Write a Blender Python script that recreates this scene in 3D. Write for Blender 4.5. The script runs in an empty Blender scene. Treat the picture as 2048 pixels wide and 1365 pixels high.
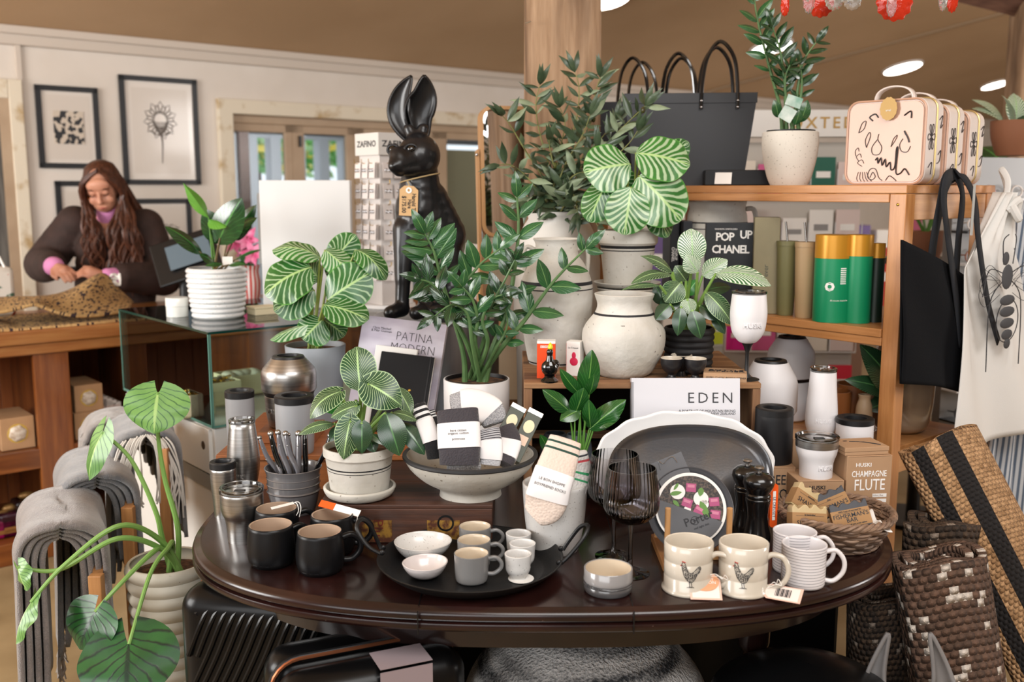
import bpy, math, random
from mathutils import Vector as V, Matrix, Euler, noise
R = math.radians; PI = math.pi; sin = math.sin; cos = math.cos
scene = bpy.context.scene
COL = scene.collection
rnd = random.Random(7)

# ---------------- camera ----------------
PITCH = R(8.65); F = 1991.1; CAMZ = 1.5
cam_d = bpy.data.cameras.new('camera'); cam = bpy.data.objects.new('camera', cam_d); COL.objects.link(cam)
cam_d.sensor_width = 36; cam_d.lens = 35
cam.location = (0, 0, CAMZ); cam.rotation_euler = (PI/2 - PITCH, 0, 0)
cam_d.clip_start = 0.05; cam_d.clip_end = 60
cam_d.dof.use_dof = True; cam_d.dof.focus_distance = 2.25; cam_d.dof.aperture_fstop = 3.2
scene.camera = cam
# ---------------- colour management ----------------
scene.view_settings.view_transform = 'Standard'; scene.view_settings.look = 'None'
scene.view_settings.gamma = 1; scene.view_settings.use_curve_mapping = False
scene.view_settings.exposure = 0.10
scene.cycles.use_denoising = True
scene.cycles.max_bounces = 8; scene.cycles.transmission_bounces = 8; scene.cycles.transparent_max_bounces = 12
scene.cycles.sample_clamp_indirect = 6
scene.cycles.caustics_reflective = False; scene.cycles.caustics_refractive = False
# ---------------- outside sky and added fill lamps ----------------
world = bpy.data.worlds.new('world'); scene.world = world; world.use_nodes = True
_bg = world.node_tree.nodes['Background']; _bg.inputs[0].default_value = (0.86, 0.93, 1.0, 1); _bg.inputs[1].default_value = 1.3
def area(name, loc, target, sx, sy, power, col=(1, 1, 1)):
    l = bpy.data.lights.new(name, 'AREA'); l.shape = 'RECTANGLE'; l.size = sx; l.size_y = sy; l.energy = power; l.color = col
    o = bpy.data.objects.new(name, l); COL.objects.link(o); o.location = loc
    o.rotation_euler = (V(target) - V(loc)).to_track_quat('-Z', 'Y').to_euler()
    return o
# fill lamps added for brightness behind and beside the camera; no windows built there
area('front_fill', (-1.8, -2.4, 2.0), (0.0, 3.0, 1.75), 4.2, 1.5, 96, (0.97, 0.985, 1.0))  # wide soft lamp added for frontal light that also reaches the ceiling
area('overhead_fill', (0.9, -0.3, 3.3), (0.2, 2.5, 0.8), 2.4, 1.5, 96, (1.0, 0.985, 0.96))  # added overhead lamp; the ceiling has no skylight
area('side_fill', (-4.2, 1.2, 1.8), (-1.0, 5.2, 1.6), 2.2, 1.5, 175, (1.0, 0.985, 0.96))  # added lamp that brightens the counter and far wall
area('back_right_fill', (6.6, 2.4, 1.9), (3.2, 8.0, 1.9), 2.6, 1.6, 190, (1.0, 0.96, 0.93))  # added lamp that brightens the back right of the shop

area('sunroom_fill', tuple(V((.2, 0, 2.1)) + V((0.766, 0.643, 0))*3.6 + V((-0.643, 0.766, 0))*7.2 - V((.2, 0, 0))), tuple(V((0.766, 0.643, 1.2))*1.0 + V((0.766, 0.643, 0))*2.6 + V((-0.643, 0.766, 0))*8.4), 1.6, .8, 60, (.95, .98, 1.0))  # lamp added inside the sunroom to brighten its window posts

# ---------------- picture <-> place ----------------
def ray(px, py):
    xn = (px - 1024) / F; yn = (682.5 - py) / F
    return V((xn, cos(PITCH) + yn * sin(PITCH), -sin(PITCH) + yn * cos(PITCH)))
def PY(px, py, Y):
    d = ray(px, py); return V((0, 0, CAMZ)) + d * (Y / d.y)
def PZ(px, py, z):
    d = ray(px, py); return V((0, 0, CAMZ)) + d * ((z - CAMZ) / d.z)
def ppm(p):
    return F / (p[1] * cos(PITCH) - (p[2] - CAMZ) * sin(PITCH))
U = V((0.766, 0.643, 0)); W = V((-0.643, 0.766, 0)); ZU = V((0, 0, 1))   # the shop's own axes: along the far wall, towards it
RU = math.atan2(0.643, 0.766)

# ---------------- materials ----------------
def lin(h):
    if isinstance(h, str):
        h = h.lstrip('#'); c = [int(h[i:i+2], 16) / 255 for i in (0, 2, 4)]
    else: c = h
    return tuple((x / 12.92 if x <= .04045 else ((x + .055) / 1.055) ** 2.4) for x in c) + (1,)
MATS = {}
class NT:
    def __init__(s, name):
        s.m = bpy.data.materials.new(name); s.m.use_nodes = True; s.t = s.m.node_tree; s.b = s.t.nodes['Principled BSDF']
    def n(s, typ, **kw):
        nd = s.t.nodes.new(typ)
        for k, v in kw.items():
            if k.startswith('_'): nd.inputs[int(k[1:])].default_value = v
            else: setattr(nd, k, v)
        return nd
    def l(s, a, b): s.t.links.new(a, b)
    def math(s, op, a, b=None, c=None, clamp=False):
        nd = s.n('ShaderNodeMath', operation=op); nd.use_clamp = clamp
        for i, x in enumerate((a, b, c)):
            if x is None: continue
            if isinstance(x, (int, float)): nd.inputs[i].default_value = x
            else: s.l(x, nd.inputs[i])
        return nd.outputs[0]
    def mix(s, fac, a, b):
        nd = s.n('ShaderNodeMix', data_type='RGBA')
        for i, x in ((0, fac), (6, a), (7, b)):
            if isinstance(x, (int, float)): nd.inputs[i].default_value = x
            elif isinstance(x, tuple): nd.inputs[i].default_value = x
            else: s.l(x, nd.inputs[i])
        return nd.outputs[2]
    def coord(s, which='Object'): return s.n('ShaderNodeTexCoord').outputs[which]
    def mapping(s, vec, scale=(1, 1, 1), rot=(0, 0, 0)):
        m = s.n('ShaderNodeMapping'); s.l(vec, m.inputs[0]); m.inputs[3].default_value = scale; m.inputs[2].default_value = rot; return m.outputs[0]
    def noise(s, vec, scale, detail=3, rough=.5):
        nd = s.n('ShaderNodeTexNoise'); s.l(vec, nd.inputs['Vector']); nd.inputs['Scale'].default_value = scale; nd.inputs['Detail'].default_value = detail; nd.inputs['Roughness'].default_value = rough; return nd.outputs[0]
    def ramp(s, x, a, b):
        nd = s.n('ShaderNodeMapRange'); s.l(x, nd.inputs[0]); nd.inputs[1].default_value = a; nd.inputs[2].default_value = b; return nd.outputs[0]
    def bump(s, h, strength=.3, dist=.002):
        nd = s.n('ShaderNodeBump'); nd.inputs['Strength'].default_value = strength; nd.inputs['Distance'].default_value = dist; s.l(h, nd.inputs['Height']); s.l(nd.outputs[0], s.b.inputs['Normal'])
    def col(s, c):
        if isinstance(c, tuple): s.b.inputs['Base Color'].default_value = c
        else: s.l(c, s.b.inputs['Base Color'])
def M(name, col, rough=.5, metal=0, col2=None, vs=6, vr=(.35, .65), bump=0, bs=120, bd=.001, coat=0, trans=0, ior=1.45, emit=0, speck=None, bands=None, aniso=None, spec=None, sheen=0, sss=0, alpha=1, stretch=(1, 1, 1), coord='Object'):
    if name in MATS: return MATS[name]
    t = NT(name); b = t.b
    c = lin(col); vec = t.mapping(t.coord(coord), stretch)
    if col2:
        c = t.mix(t.ramp(t.noise(vec, vs, 4), *vr), c, lin(col2))
    if speck:
        sc_, ss, th = speck
        c = t.mix(t.ramp(t.noise(vec, ss, 1), th, th + .03), c, lin(sc_))
    if bands:
        z = t.n('ShaderNodeSeparateXYZ'); t.l(t.coord('Object'), z.inputs[0]); z = z.outputs[2]
        for (z0, z1, cc) in bands:
            f = t.math('MULTIPLY', t.math('GREATER_THAN', z, z0), t.math('LESS_THAN', z, z1))
            c = t.mix(f, c, lin(cc))
    t.col(c)
    b.inputs['Roughness'].default_value = rough; b.inputs['Metallic'].default_value = metal; b.inputs['IOR'].default_value = ior
    b.inputs['Coat Weight'].default_value = coat; b.inputs['Coat Roughness'].default_value = .1
    b.inputs['Transmission Weight'].default_value = trans
    b.inputs['Sheen Weight'].default_value = sheen
    if spec is not None: b.inputs['Specular IOR Level'].default_value = spec
    if alpha < 1: b.inputs['Alpha'].default_value = alpha
    if emit: b.inputs['Emission Color'].default_value = lin(col); b.inputs['Emission Strength'].default_value = emit
    if bump: t.bump(t.noise(vec, bs, 4), bump, bd)
    MATS[name] = t.m
    return t.m
def Mwood(name, c1, c2, scale=6, axis='X', rough=.5, coat=0, bump=.25, dark=None):
    if name in MATS: return MATS[name]
    t = NT(name); st = {'X': (1, 14, 14), 'Y': (14, 1, 14), 'Z': (14, 14, 1)}[axis]
    vec = t.mapping(t.coord(), st)
    n1 = t.noise(vec, scale, 6, .65); n2 = t.noise(t.mapping(t.coord(), tuple(x * .3 + .4 for x in st)), scale * .8, 3)
    c = t.mix(t.ramp(n1, .32, .68), lin(c1), lin(c2))
    if dark: c = t.mix(t.math('MULTIPLY', t.ramp(n2, .47, .68), .8), c, lin(dark))
    t.col(c); t.b.inputs['Roughness'].default_value = rough; t.b.inputs['Coat Weight'].default_value = coat; t.b.inputs['Coat Roughness'].default_value = .12
    t.bump(n1, bump, .002); MATS[name] = t.m
    return t.m
def Mleaf(name, base, base2, line, freq=12, width=.3, soft=.25, slant=.9, curve=.35, rough=.32, mid=None, nz=.15, edge=None, power=1, coat=.25):
    """leaf surface: uv.x runs -1..1 across the blade, uv.y 0..1 from stalk to tip"""
    if name in MATS: return MATS[name]
    t = NT(name)
    s = t.n('ShaderNodeSeparateXYZ'); t.l(t.coord('UV'), s.inputs[0])
    u = t.math('ABSOLUTE', t.math('SUBTRACT', t.math('MULTIPLY', s.outputs[0], 2), 1)); v = s.outputs[1]
    ob = t.coord('Object'); nn = t.noise(ob, 30, 3)
    bow = t.math('MULTIPLY', t.math('MULTIPLY', u, u), curve)
    q = t.math('ADD', t.math('SUBTRACT', v, t.math('MULTIPLY', u, slant)), bow)
    q = t.math('ADD', q, t.math('MULTIPLY', t.math('SUBTRACT', nn, .5), nz))
    w = t.math('ABSOLUTE', t.math('SUBTRACT', t.math('FRACT', t.math('MULTIPLY', q, freq)), .5))      # 0 at line centre .. .5
    f = t.ramp(w, width * .5 + soft * .5, width * .5)
    c = t.mix(t.ramp(t.noise(ob, 14, 3), .35, .65), lin(base), lin(base2))
    if power != 1: f = t.math('MULTIPLY', f, power)
    c = t.mix(f, c, lin(line))
    if mid: c = t.mix(t.ramp(u, .07, .03), c, lin(mid))
    if edge: c = t.mix(t.ramp(u, .93, .98), c, lin(edge))
    t.col(c); t.b.inputs['Roughness'].default_value = rough; t.b.inputs['Coat Weight'].default_value = coat; t.b.inputs['Coat Roughness'].default_value = .2
    t.b.inputs['Subsurface Weight'].default_value = 0
    t.bump(f, .25, .001); MATS[name] = t.m
    return t.m

def Mthin(name, tint='#ffffff', rough=.0, ior=1.5, refl=1, grad=None):
    """thin clear sheet: lets light straight through, reflects by angle"""
    t = NT(name); out = t.t.nodes['Material Output']; tr = t.n('ShaderNodeBsdfTransparent'); gl = t.n('ShaderNodeBsdfGlossy'); gl.inputs['Roughness'].default_value = rough; fr = t.n('ShaderNodeFresnel'); fr.inputs[0].default_value = ior
    mx = t.n('ShaderNodeMixShader'); t.l(t.math('MULTIPLY', fr.outputs[0], refl, clamp=True), mx.inputs[0]); t.l(tr.outputs[0], mx.inputs[1]); t.l(gl.outputs[0], mx.inputs[2]); t.l(mx.outputs[0], out.inputs[0])
    if grad: s = t.n('ShaderNodeSeparateXYZ'); t.l(t.coord(), s.inputs[0]); t.l(t.mix(t.ramp(s.outputs[2], grad[0], grad[1]), lin(tint), lin(grad[2])), tr.inputs[0])
    else: tr.inputs[0].default_value = lin(tint)
    MATS[name] = t.m
    return t.m

# ---------------- geometry collector ----------------
class G:
    def __init__(s): s.v = []; s.f = []; s.uv = []; s.mi = []
    def add(s, v, f, uv=None, T=None, mi=0):
        o = len(s.v)
        s.v += [tuple(T @ V(p)) for p in v] if T is not None else [tuple(p) for p in v]
        s.uv += list(uv) if uv else [(0, 0)] * len(v)
        s.f += [tuple(i + o for i in q) for q in f]; s.mi += [mi] * len(f)
        return s
    def box(s, sx, sy, sz, c=(0, 0, 0), rot=None, T=None, mi=0):
        m = Matrix.Translation(c)
        if rot: m = m @ Euler(rot).to_matrix().to_4x4()
        if T is not None: m = T @ m
        x, y, z = sx/2, sy/2, sz/2
        return s.add([(-x,-y,-z),(x,-y,-z),(x,y,-z),(-x,y,-z),(-x,-y,z),(x,-y,z),(x,y,z),(-x,y,z)], [(3,2,1,0),(4,5,6,7),(0,1,5,4),(1,2,6,5),(2,3,7,6),(3,0,4,7)], T=m, mi=mi)
    def box0(s, x0, x1, y0, y1, z0, z1, T=None, mi=0):
        return s.box(x1-x0, y1-y0, z1-z0, ((x0+x1)/2, (y0+y1)/2, (z0+z1)/2), T=T, mi=mi)
    def lathe(s, prof, n=48, T=None, mi=0, fr=None, cap=False):
        v = []; f = []; uv = []
        for j, (r, z) in enumerate(prof):
            for i in range(n):
                a = 2 * PI * i / n; k = fr(a, z) if fr else 1
                v.append((r * k * cos(a), r * k * sin(a), z)); uv.append((i / n, j / max(1, len(prof) - 1)))
        for j in range(len(prof) - 1):
            for i in range(n):
                i2 = (i + 1) % n; f.append((j*n+i, j*n+i2, (j+1)*n+i2, (j+1)*n+i))
        if cap:
            f.append(tuple(range(n-1, -1, -1))); b = (len(prof)-1)*n; f.append(tuple(b+i for i in range(n)))
        return s.add(v, f, uv, T, mi)
    def tube(s, pts, r, n=8, T=None, mi=0, closed=False, flat=1):
        pts = [V(p) for p in pts]; m = len(pts); rr = r if isinstance(r, (list, tuple)) else [r] * m
        v = []; f = []; uv = []; up = None
        for j, p in enumerate(pts):
            if closed: d = pts[(j+1) % m] - pts[j-1]
            else: d = pts[min(j+1, m-1)] - pts[max(j-1, 0)]
            if d.length < 1e-9: d = V((0, 0, 1))
            d.normalize()
            if up is None: up = V((0, 0, 1)) if abs(d.z) < .9 else V((1, 0, 0))
            sd = d.cross(up)
            if sd.length < 1e-6: sd = d.orthogonal()
            sd.normalize(); up = sd.cross(d).normalized()
            for i in range(n):
                a = 2*PI*i/n; v.append(p + sd*(rr[j]*cos(a)) + up*(rr[j]*flat*sin(a))); uv.append((i/n, j/m))
        for j in range(m if closed else m-1):
            k = (j+1) % m
            for i in range(n):
                i2 = (i+1) % n; f.append((j*n+i, j*n+i2, k*n+i2, k*n+i))
        if not closed: f.append(tuple(range(n-1, -1, -1))); f.append(tuple((m-1)*n+i for i in range(n)))
        return s.add(v, f, uv, T, mi)
    def grid(s, fn, nu, nv, T=None, mi=0, wrap=False):
        v = []; f = []; uv = []
        for j in range(nv + 1):
            for i in range(nu + 1): v.append(fn(i/nu, j/nv)); uv.append((i/nu, j/nv))
        for j in range(nv):
            for i in range(nu): a = j*(nu+1)+i; f.append((a, a+1, a+nu+2, a+nu+1))
        return s.add(v, f, uv, T, mi)
    def prism(s, pts, d, T=None, mi=0):
        """2D outline (x,z) in the XZ plane extruded along y by d (front at y=0)"""
        n = len(pts)
        v = [(p[0], 0, p[1]) for p in pts] + [(p[0], d, p[1]) for p in pts]
        xs = [p[0] for p in pts]; zs = [p[1] for p in pts]; w = max(max(xs)-min(xs), 1e-6); h = max(max(zs)-min(zs), 1e-6)
        uv = [((p[0]-min(xs))/w, (p[1]-min(zs))/h) for p in pts] * 2
        f = [tuple(range(n)), tuple(range(2*n-1, n-1, -1))] + [(i, i+n, (i+1) % n + n, (i+1) % n) for i in range(n)]
        return s.add(v, f, uv, T, mi)
    def ball(s, c, r, n=12, T=None, mi=0, sc=(1, 1, 1), rot=None):
        m = Matrix.Translation(c)
        if rot: m = m @ Euler(rot).to_matrix().to_4x4()
        m = m @ Matrix.Diagonal((r*sc[0], r*sc[1], r*sc[2], 1))
        if T is not None: m = T @ m
        k = n // 2 + 1
        return s.lathe([(max(sin(PI*j/k), 1e-4), -cos(PI*j/k)) for j in range(k+1)], n, T=m, mi=mi)
    def build(s, name, mat, parent=None, smooth=True, bevel=0, solid=0, subd=0, loc=None, angle=40, seg=2, off=-1):
        me = bpy.data.meshes.new(name); me.from_pydata(s.v, [], s.f)
        uvl = me.uv_layers.new(name='UVMap'); li = [0] * len(me.loops); me.loops.foreach_get('vertex_index', li)
        flat = []
        for i in li: flat += s.uv[i]
        uvl.data.foreach_set('uv', flat)
        ms = mat if isinstance(mat, (list, tuple)) else [mat]
        for m in ms: me.materials.append(m)
        if len(ms) > 1: me.polygons.foreach_set('material_index', s.mi)
        me.polygons.foreach_set('use_smooth', [smooth] * len(me.polygons)); me.update()
        if smooth: me.set_sharp_from_angle(angle=R(angle))
        o = bpy.data.objects.new(name, me); COL.objects.link(o)
        if parent: o.parent = parent
        if loc is not None: o.location = loc
        if solid: md = o.modifiers.new('thickness', 'SOLIDIFY'); md.thickness = solid; md.offset = off
        if bevel: md = o.modifiers.new('bevel', 'BEVEL'); md.width = bevel; md.segments = seg; md.limit_method = 'ANGLE'; md.angle_limit = R(35)
        if subd: md = o.modifiers.new('subdivision', 'SUBSURF'); md.levels = subd; md.render_levels = subd
        return o
ORD = ['first', 'second', 'third', 'fourth', 'fifth', 'sixth', 'seventh', 'eighth', 'ninth', 'tenth', 'eleventh', 'twelfth', 'thirteenth']
def tag(o, label=None, cat=None, group=None, kind=None):
    for k, x in (('label', label), ('category', cat), ('group', group), ('kind', kind)):
        if x: o[k] = x
    return o
def thing(name, label, cat, loc=(0, 0, 0), rz=0, group=None, rot=None, scale=1):
    o = bpy.data.objects.new(name, None); COL.objects.link(o); o.location = loc
    o.rotation_euler = rot if rot else (0, 0, rz); o.empty_display_size = .02
    if scale != 1: o.scale = (scale,) * 3
    return tag(o, label, cat, group)
def struct(o): o['kind'] = 'structure'; return o
def copy_tree(o, parent=None):
    c = o.copy(); COL.objects.link(c)
    if parent: c.parent = parent
    for ch in list(o.children): copy_tree(ch, c)
    return c
def again(root, label, loc, rz=None, group=None, rot=None):
    c = copy_tree(root); c.location = loc; c['label'] = label
    if rz is not None: c.rotation_euler = (0, 0, rz)
    if rot: c.rotation_euler = rot
    if group: c['group'] = group
    return c
def catmull(pts, n=6, closed=False):
    pts = [V(p) if len(p) == 3 else V((p[0], p[1], 0)) for p in pts]; m = len(pts); out = []
    for i in range(m if closed else m - 1):
        if closed: a, b, c, d = pts[i-1], pts[i], pts[(i+1) % m], pts[(i+2) % m]
        else: a, b, c, d = pts[max(i-1, 0)], pts[i], pts[i+1], pts[min(i+2, m-1)]
        for k in range(n):
            t = k / n
            out.append(.5*((2*b) + (c-a)*t + (2*a-5*b+4*c-d)*t*t + (3*b-3*c+d-a)*t**3))
    if not closed: out.append(pts[-1])
    return out
def smp(prof, n=5): return [(max(p.x, 1e-4), p.y) for p in catmull(prof, n)]
def vessel(prof, t=.004, floor=None, smooth=0):
    """closed shell of a vessel from its outer profile, bottom to top"""
    p = smp(prof, smooth) if smooth else list(prof)
    z0 = p[0][1]; fl = z0 + (floor if floor else t)
    inner = [(max(r - t, .001), z) for r, z in reversed(p) if z > fl]
    rt, zt = p[-1]
    return [(.0001, z0)] + p + [(rt - t*.25, zt + t*.25), (rt - t*.75, zt + t*.25)] + inner + [(max(inner[-1][0]-t, .001), fl), (.0001, fl)]
def frame_m(o, x, y, z): return Matrix(((x[0], y[0], z[0], o[0]), (x[1], y[1], z[1], o[1]), (x[2], y[2], z[2], o[2]), (0, 0, 0, 1)))
FRONT = Matrix(((1, 0, 0, 0), (0, 0, -1, 0), (0, 1, 0, 0), (0, 0, 0, 1)))   # text plane turned to face -Y
def text(s, size, T, mat, parent, ext=.0002, ax='CENTER', sx=1, wrap=0, bold=0, name='lettering', spacing=1, line=.8, skew=0):
    c = bpy.data.curves.new(name, 'FONT'); c.body = s; c.size = size; c.extrude = ext; c.align_x = ax; c.align_y = 'CENTER'; c.offset = bold; c.resolution_u = 2
    c.space_character = spacing; c.space_line = line
    o = bpy.data.objects.new(name, c); COL.objects.link(o)
    me = bpy.data.meshes.new_from_object(o.evaluated_get(bpy.context.evaluated_depsgraph_get()))
    bpy.data.objects.remove(o); bpy.data.curves.remove(c)
    for v in me.vertices:
        p = V((v.co.x * sx + skew * v.co.y, v.co.y, v.co.z)); 
        if wrap: a = p.x / wrap; r = wrap + p.z; p = V((r * sin(a), -r * cos(a), p.y)); v.co = T @ p
        else: v.co = T @ (FRONT @ p)
    me.materials.clear(); me.materials.append(mat); me.name = name
    o = bpy.data.objects.new(name, me); COL.objects.link(o); o.parent = parent
    return o
TR = Matrix.Translation
def RZ(a): return Matrix.Rotation(a, 4, 'Z')
def RX(a): return Matrix.Rotation(a, 4, 'X')
def RYm(a): return Matrix.Rotation(a, 4, 'Y')
def blob(name, mat, parts, voxel, parent=None, smooth=6, extra=None):
    """one continuous body: capsules (a, b, ra, rb) and ellipsoids (c, (rx,ry,rz), rot) melted together"""
    g = G()
    for p in parts:
        if len(p) == 4:
            a, b, ra, rb = V(p[0]), V(p[1]), p[2], p[3]; k = max(2, int((b-a).length / max(min(ra, rb)*.45, .004)))
            k = min(k, 14)
            for i in range(k + 1): t = i/k; g.ball(a.lerp(b, t), ra + (rb-ra)*t, 14)
        else: g.ball(p[0], 1, 20, sc=p[1], rot=p[2])
    if extra: extra(g)
    me = bpy.data.meshes.new(name); me.from_pydata(g.v, [], g.f); o = bpy.data.objects.new(name, me); COL.objects.link(o)
    md = o.modifiers.new('r', 'REMESH'); md.mode = 'VOXEL'; md.voxel_size = voxel
    if smooth: md = o.modifiers.new('s', 'SMOOTH'); md.iterations = smooth; md.factor = .5
    m2 = bpy.data.meshes.new_from_object(o.evaluated_get(bpy.context.evaluated_depsgraph_get()))
    bpy.data.objects.remove(o)
    m2.materials.clear(); m2.materials.append(mat); m2.polygons.foreach_set('use_smooth', [True]*len(m2.polygons)); m2.name = name
    o = bpy.data.objects.new(name, m2); COL.objects.link(o)
    if parent: o.parent = parent
    return o

# leaves: (half-width as a share of W) along the blade
SHAPES = {
    'oval': lambda v: sin(PI * min(max(v, 0), 1) ** .85) ** .72,
    'round': lambda v: (max(0, 1 - (2*v - 1) ** 2)) ** .48 if v < .5 else (max(0, 1 - (2*v-1) ** 2.2)) ** .62,
    'heart': lambda v: (max(0, 1 - (1 - v/.38) ** 2)) ** .5 if v < .38 else (max(0, 1 - ((v-.38)/.62) ** 1.75)) ** .85,
    'lance': lambda v: sin(PI * v ** .8) ** 1.15,
    'zz': lambda v: sin(PI * v ** .8) ** .8,
}
def leaf(g, B, T, N, W_, shape='oval', droop=.15, fold=.15, lobe=0, nu=8, nv=12, mi=0, wave=0, cup=0, twist=0):
    """blade from base B to tip T; N is the side it shows; W_ its full width"""
    B = V(B); T = V(T); d = T - B; L = d.length; y = d.normalized(); z = V(N); z = (z - y * z.dot(y)); z = z.normalized() if z.length > 1e-5 else y.orthogonal().normalized(); x = y.cross(z)
    fn = SHAPES[shape]; ph = rnd.random() * 6
    def p(a, v):
        u = a * 2 - 1; vv = min(max(v, .004), .996); w = fn(vv) * W_ / 2
        q = u * w; yy = v * L - lobe * L * (abs(u) ** 1.6) * (1 - v) ** 2.2 * (0 if v > .98 else 1)
        zz = -fold * abs(q) + droop * L * (4 * v * (1 - v)) + cup * q * q / max(W_, 1e-3)
        if wave: zz += wave * W_ * abs(u) * sin(v * 14 + (3 if u > 0 else 0) + ph)
        if twist: zz += twist * q * v
        return B + x * q + y * yy + z * zz
    g.grid(p, nu, nv, mi=mi)
def stalk(g, A, B, sag, r0, r1, mi=1, n=8, m=7):
    A = V(A); B = V(B); C = (A + B)/2 + V(sag); pts = [(A*(1-t)**2 + C*2*t*(1-t) + B*t*t) for t in [i/m for i in range(m+1)]]
    g.tube(pts, [r0 + (r1-r0)*i/m for i in range(m+1)], n, mi=mi)
    return pts
# =====================================================================  the room
ST = Matrix.Rotation(RU, 4, 'Z')            # shop frame: local x runs along the far wall, local y towards it
WV = 5.9; CZ = 2.35; CS = .268
def PW(px, py, v=WV):
    d = ray(px, py); t = v / d.dot(W); p = V((0, 0, CAMZ)) + d * t; return p.dot(U), p.z
def PC(px, py):
    d = ray(px, py); dv = d.dot(W); t = (CZ + WV * CS - CAMZ) / (d.z + dv * CS); return V((0, 0, CAMZ)) + d * t
def shop(name): return name
m_wall = M('wall_paint', '#ddd4ca', .7, col2='#d3c9bd', vs=2, bump=.15, bs=60)
m_ceil = M('ceiling_board', '#c6a682', .8, col2='#bd9d79', vs=1.2)
m_crown = M('cornice_paint', '#c9bdb0', .6)
m_peel = M('peeling_cream_paint', '#ddd2bd', .7, col2='#b59a70', vs=9, vr=(.56, .72), bump=.6, bs=30, bd=.003)
m_tan = M('tan_door_paint', '#b79f84', .5, col2='#ab9277', vs=5)
m_white = M('white_paint', '#e8e8e8', .5)
m_floor = M('worn_concrete', '#a8916c', .55, col2='#8c7654', vs=3, bump=.2, bs=40, bd=.002)
m_black = M('black_satin', '#0c0c0d', .35)
m_glass = Mthin('clear_pane', '#f6f8f8', 0, 1.5, .05)
m_paper = M('white_paper', '#eeebe6', .7)

def rot_build(g, name, mat, **k):
    o = g.build(name, mat, **k); o.rotation_euler = (0, 0, RU); return o
g = G(); g.box0(-5, 16, -3.5, 11, -.12, 0); struct(rot_build(g, 'floor', m_floor, smooth=False))
uL, _ = PW(462, 300); uR, _ = PW(985, 300); _, zT = PW(462, 228); uOL, _ = PW(436, 300); uOR, _ = PW(1012, 300)
zH = CZ + .05
g = G(); g.box0(-5, uL, WV, WV+.14, 0, zH); g.box0(uR, 16, WV, WV+.14, 0, zH); g.box0(uL, uR, WV, WV+.14, zT, zH)
struct(rot_build(g, 'wall_far', m_wall, smooth=False))
g = G()
for v0, v1 in ((WV+.14, -3.5),):
    z0 = CZ + (WV - v0) * CS; z1 = CZ + (WV - v1) * CS
    g.add([(-5, v0, z0), (16, v0, z0), (16, v1, z1), (-5, v1, z1), (-5, v0, z0+.1), (16, v0, z0+.1), (16, v1, z1+.1), (-5, v1, z1+.1)], [(0, 1, 2, 3), (7, 6, 5, 4), (0, 4, 5, 1), (2, 6, 7, 3), (1, 5, 6, 2), (0, 3, 7, 4)])
struct(rot_build(g, 'ceiling', m_ceil, smooth=False))
g = G(); g.box0(-5.1, -5, -3.5, WV, 0, 4.9); struct(rot_build(g, 'wall_left', m_wall, smooth=False))
g = G(); g.box0(16, 16.1, -3.5, WV, 0, 4.9); struct(rot_build(g, 'wall_right', m_wall, smooth=False))
g = G(); g.box0(-5.1, 16.1, -3.6, -3.5, 0, 4.9); struct(rot_build(g, 'wall_front', m_wall, smooth=False))
g = G(); g.box0(-5, 16, WV-.03, WV, CZ-.09, CZ+.01); g.box0(-5, 16, WV-.05, WV-.03, CZ-.035, CZ+.01)
struct(rot_build(g, 'trim_1', m_crown, smooth=False, bevel=.008))
a = PC(1390, 188); b = PC(2060, 10); d = (b - a)
g = G(); sd = V((d.y, -d.x, 0)).normalized() * .02; dn = V((0, 0, -.02))
g.add([a-sd, a+sd, b+sd, b-sd, a-sd+dn, a+sd+dn, b+sd+dn, b-sd+dn], [(0, 1, 2, 3), (7, 6, 5, 4), (0, 4, 5, 1), (2, 6, 7, 3), (1, 5, 6, 2), (3, 7, 4, 0)])
struct(g.build('trim_2', M('batten_paint', '#8c7458', .7), smooth=False))
# casing of the wide opening, then the folding doors in it
g = G(); c = .035
g.box0(uOL, uL+.01, WV-c, WV+.02, 0, zT+.01); g.box0(uOL, uOR, WV-c, WV+.02, zT, zT+(uL-uOL)*1.05); g.box0(uR-.01, uOR, WV-c, WV+.02, 0, zT+.01)
struct(rot_build(g, 'trim_3', m_peel, smooth=False, bevel=.006))
dr = thing('door_1', None, None, (0, 0, 0), RU); struct(dr)
xs = [uL, PW(590, 300)[0], PW(712, 300)[0], PW(880, 300)[0], uR]; g = G(); gp = G(); gb = G(); zt2 = zT - .05
g.box0(uL, uR, WV+.02, WV+.1, zt2, zT)
for i in range(4):
    a0, a1 = xs[i], xs[i+1]; st = .085
    g.box0(a0, a0+(st*.25 if i == 0 else st), WV+.03, WV+.07, 0, zt2); g.box0(a1-st*.6, a1, WV+.03, WV+.07, 0, zt2)
    g.box0(a0, a1, WV+.03, WV+.07, zt2-.05, zt2); g.box0(a0, a1, WV+.03, WV+.07, 0, .25)
    gp.box0(a0+.03, a1-.03, WV+.046, WV+.052, .25, zt2-.04)
g.build('door_frame', m_tan, dr, smooth=False, bevel=.004); gp.build('pane', m_glass, dr, smooth=False)
gb.box0(xs[3]+.09, xs[4]-.06, WV+.08, WV+.1, .3, zt2-.12); gb.build('blind', M('olive_blind', '#8f8a72', .8), dr, smooth=False)
g = G(); g.box(.014, .02, .07, (xs[1]+.05, WV+.02, zt2-.1)); g.build('bolt', m_black, dr, smooth=False)
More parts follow.
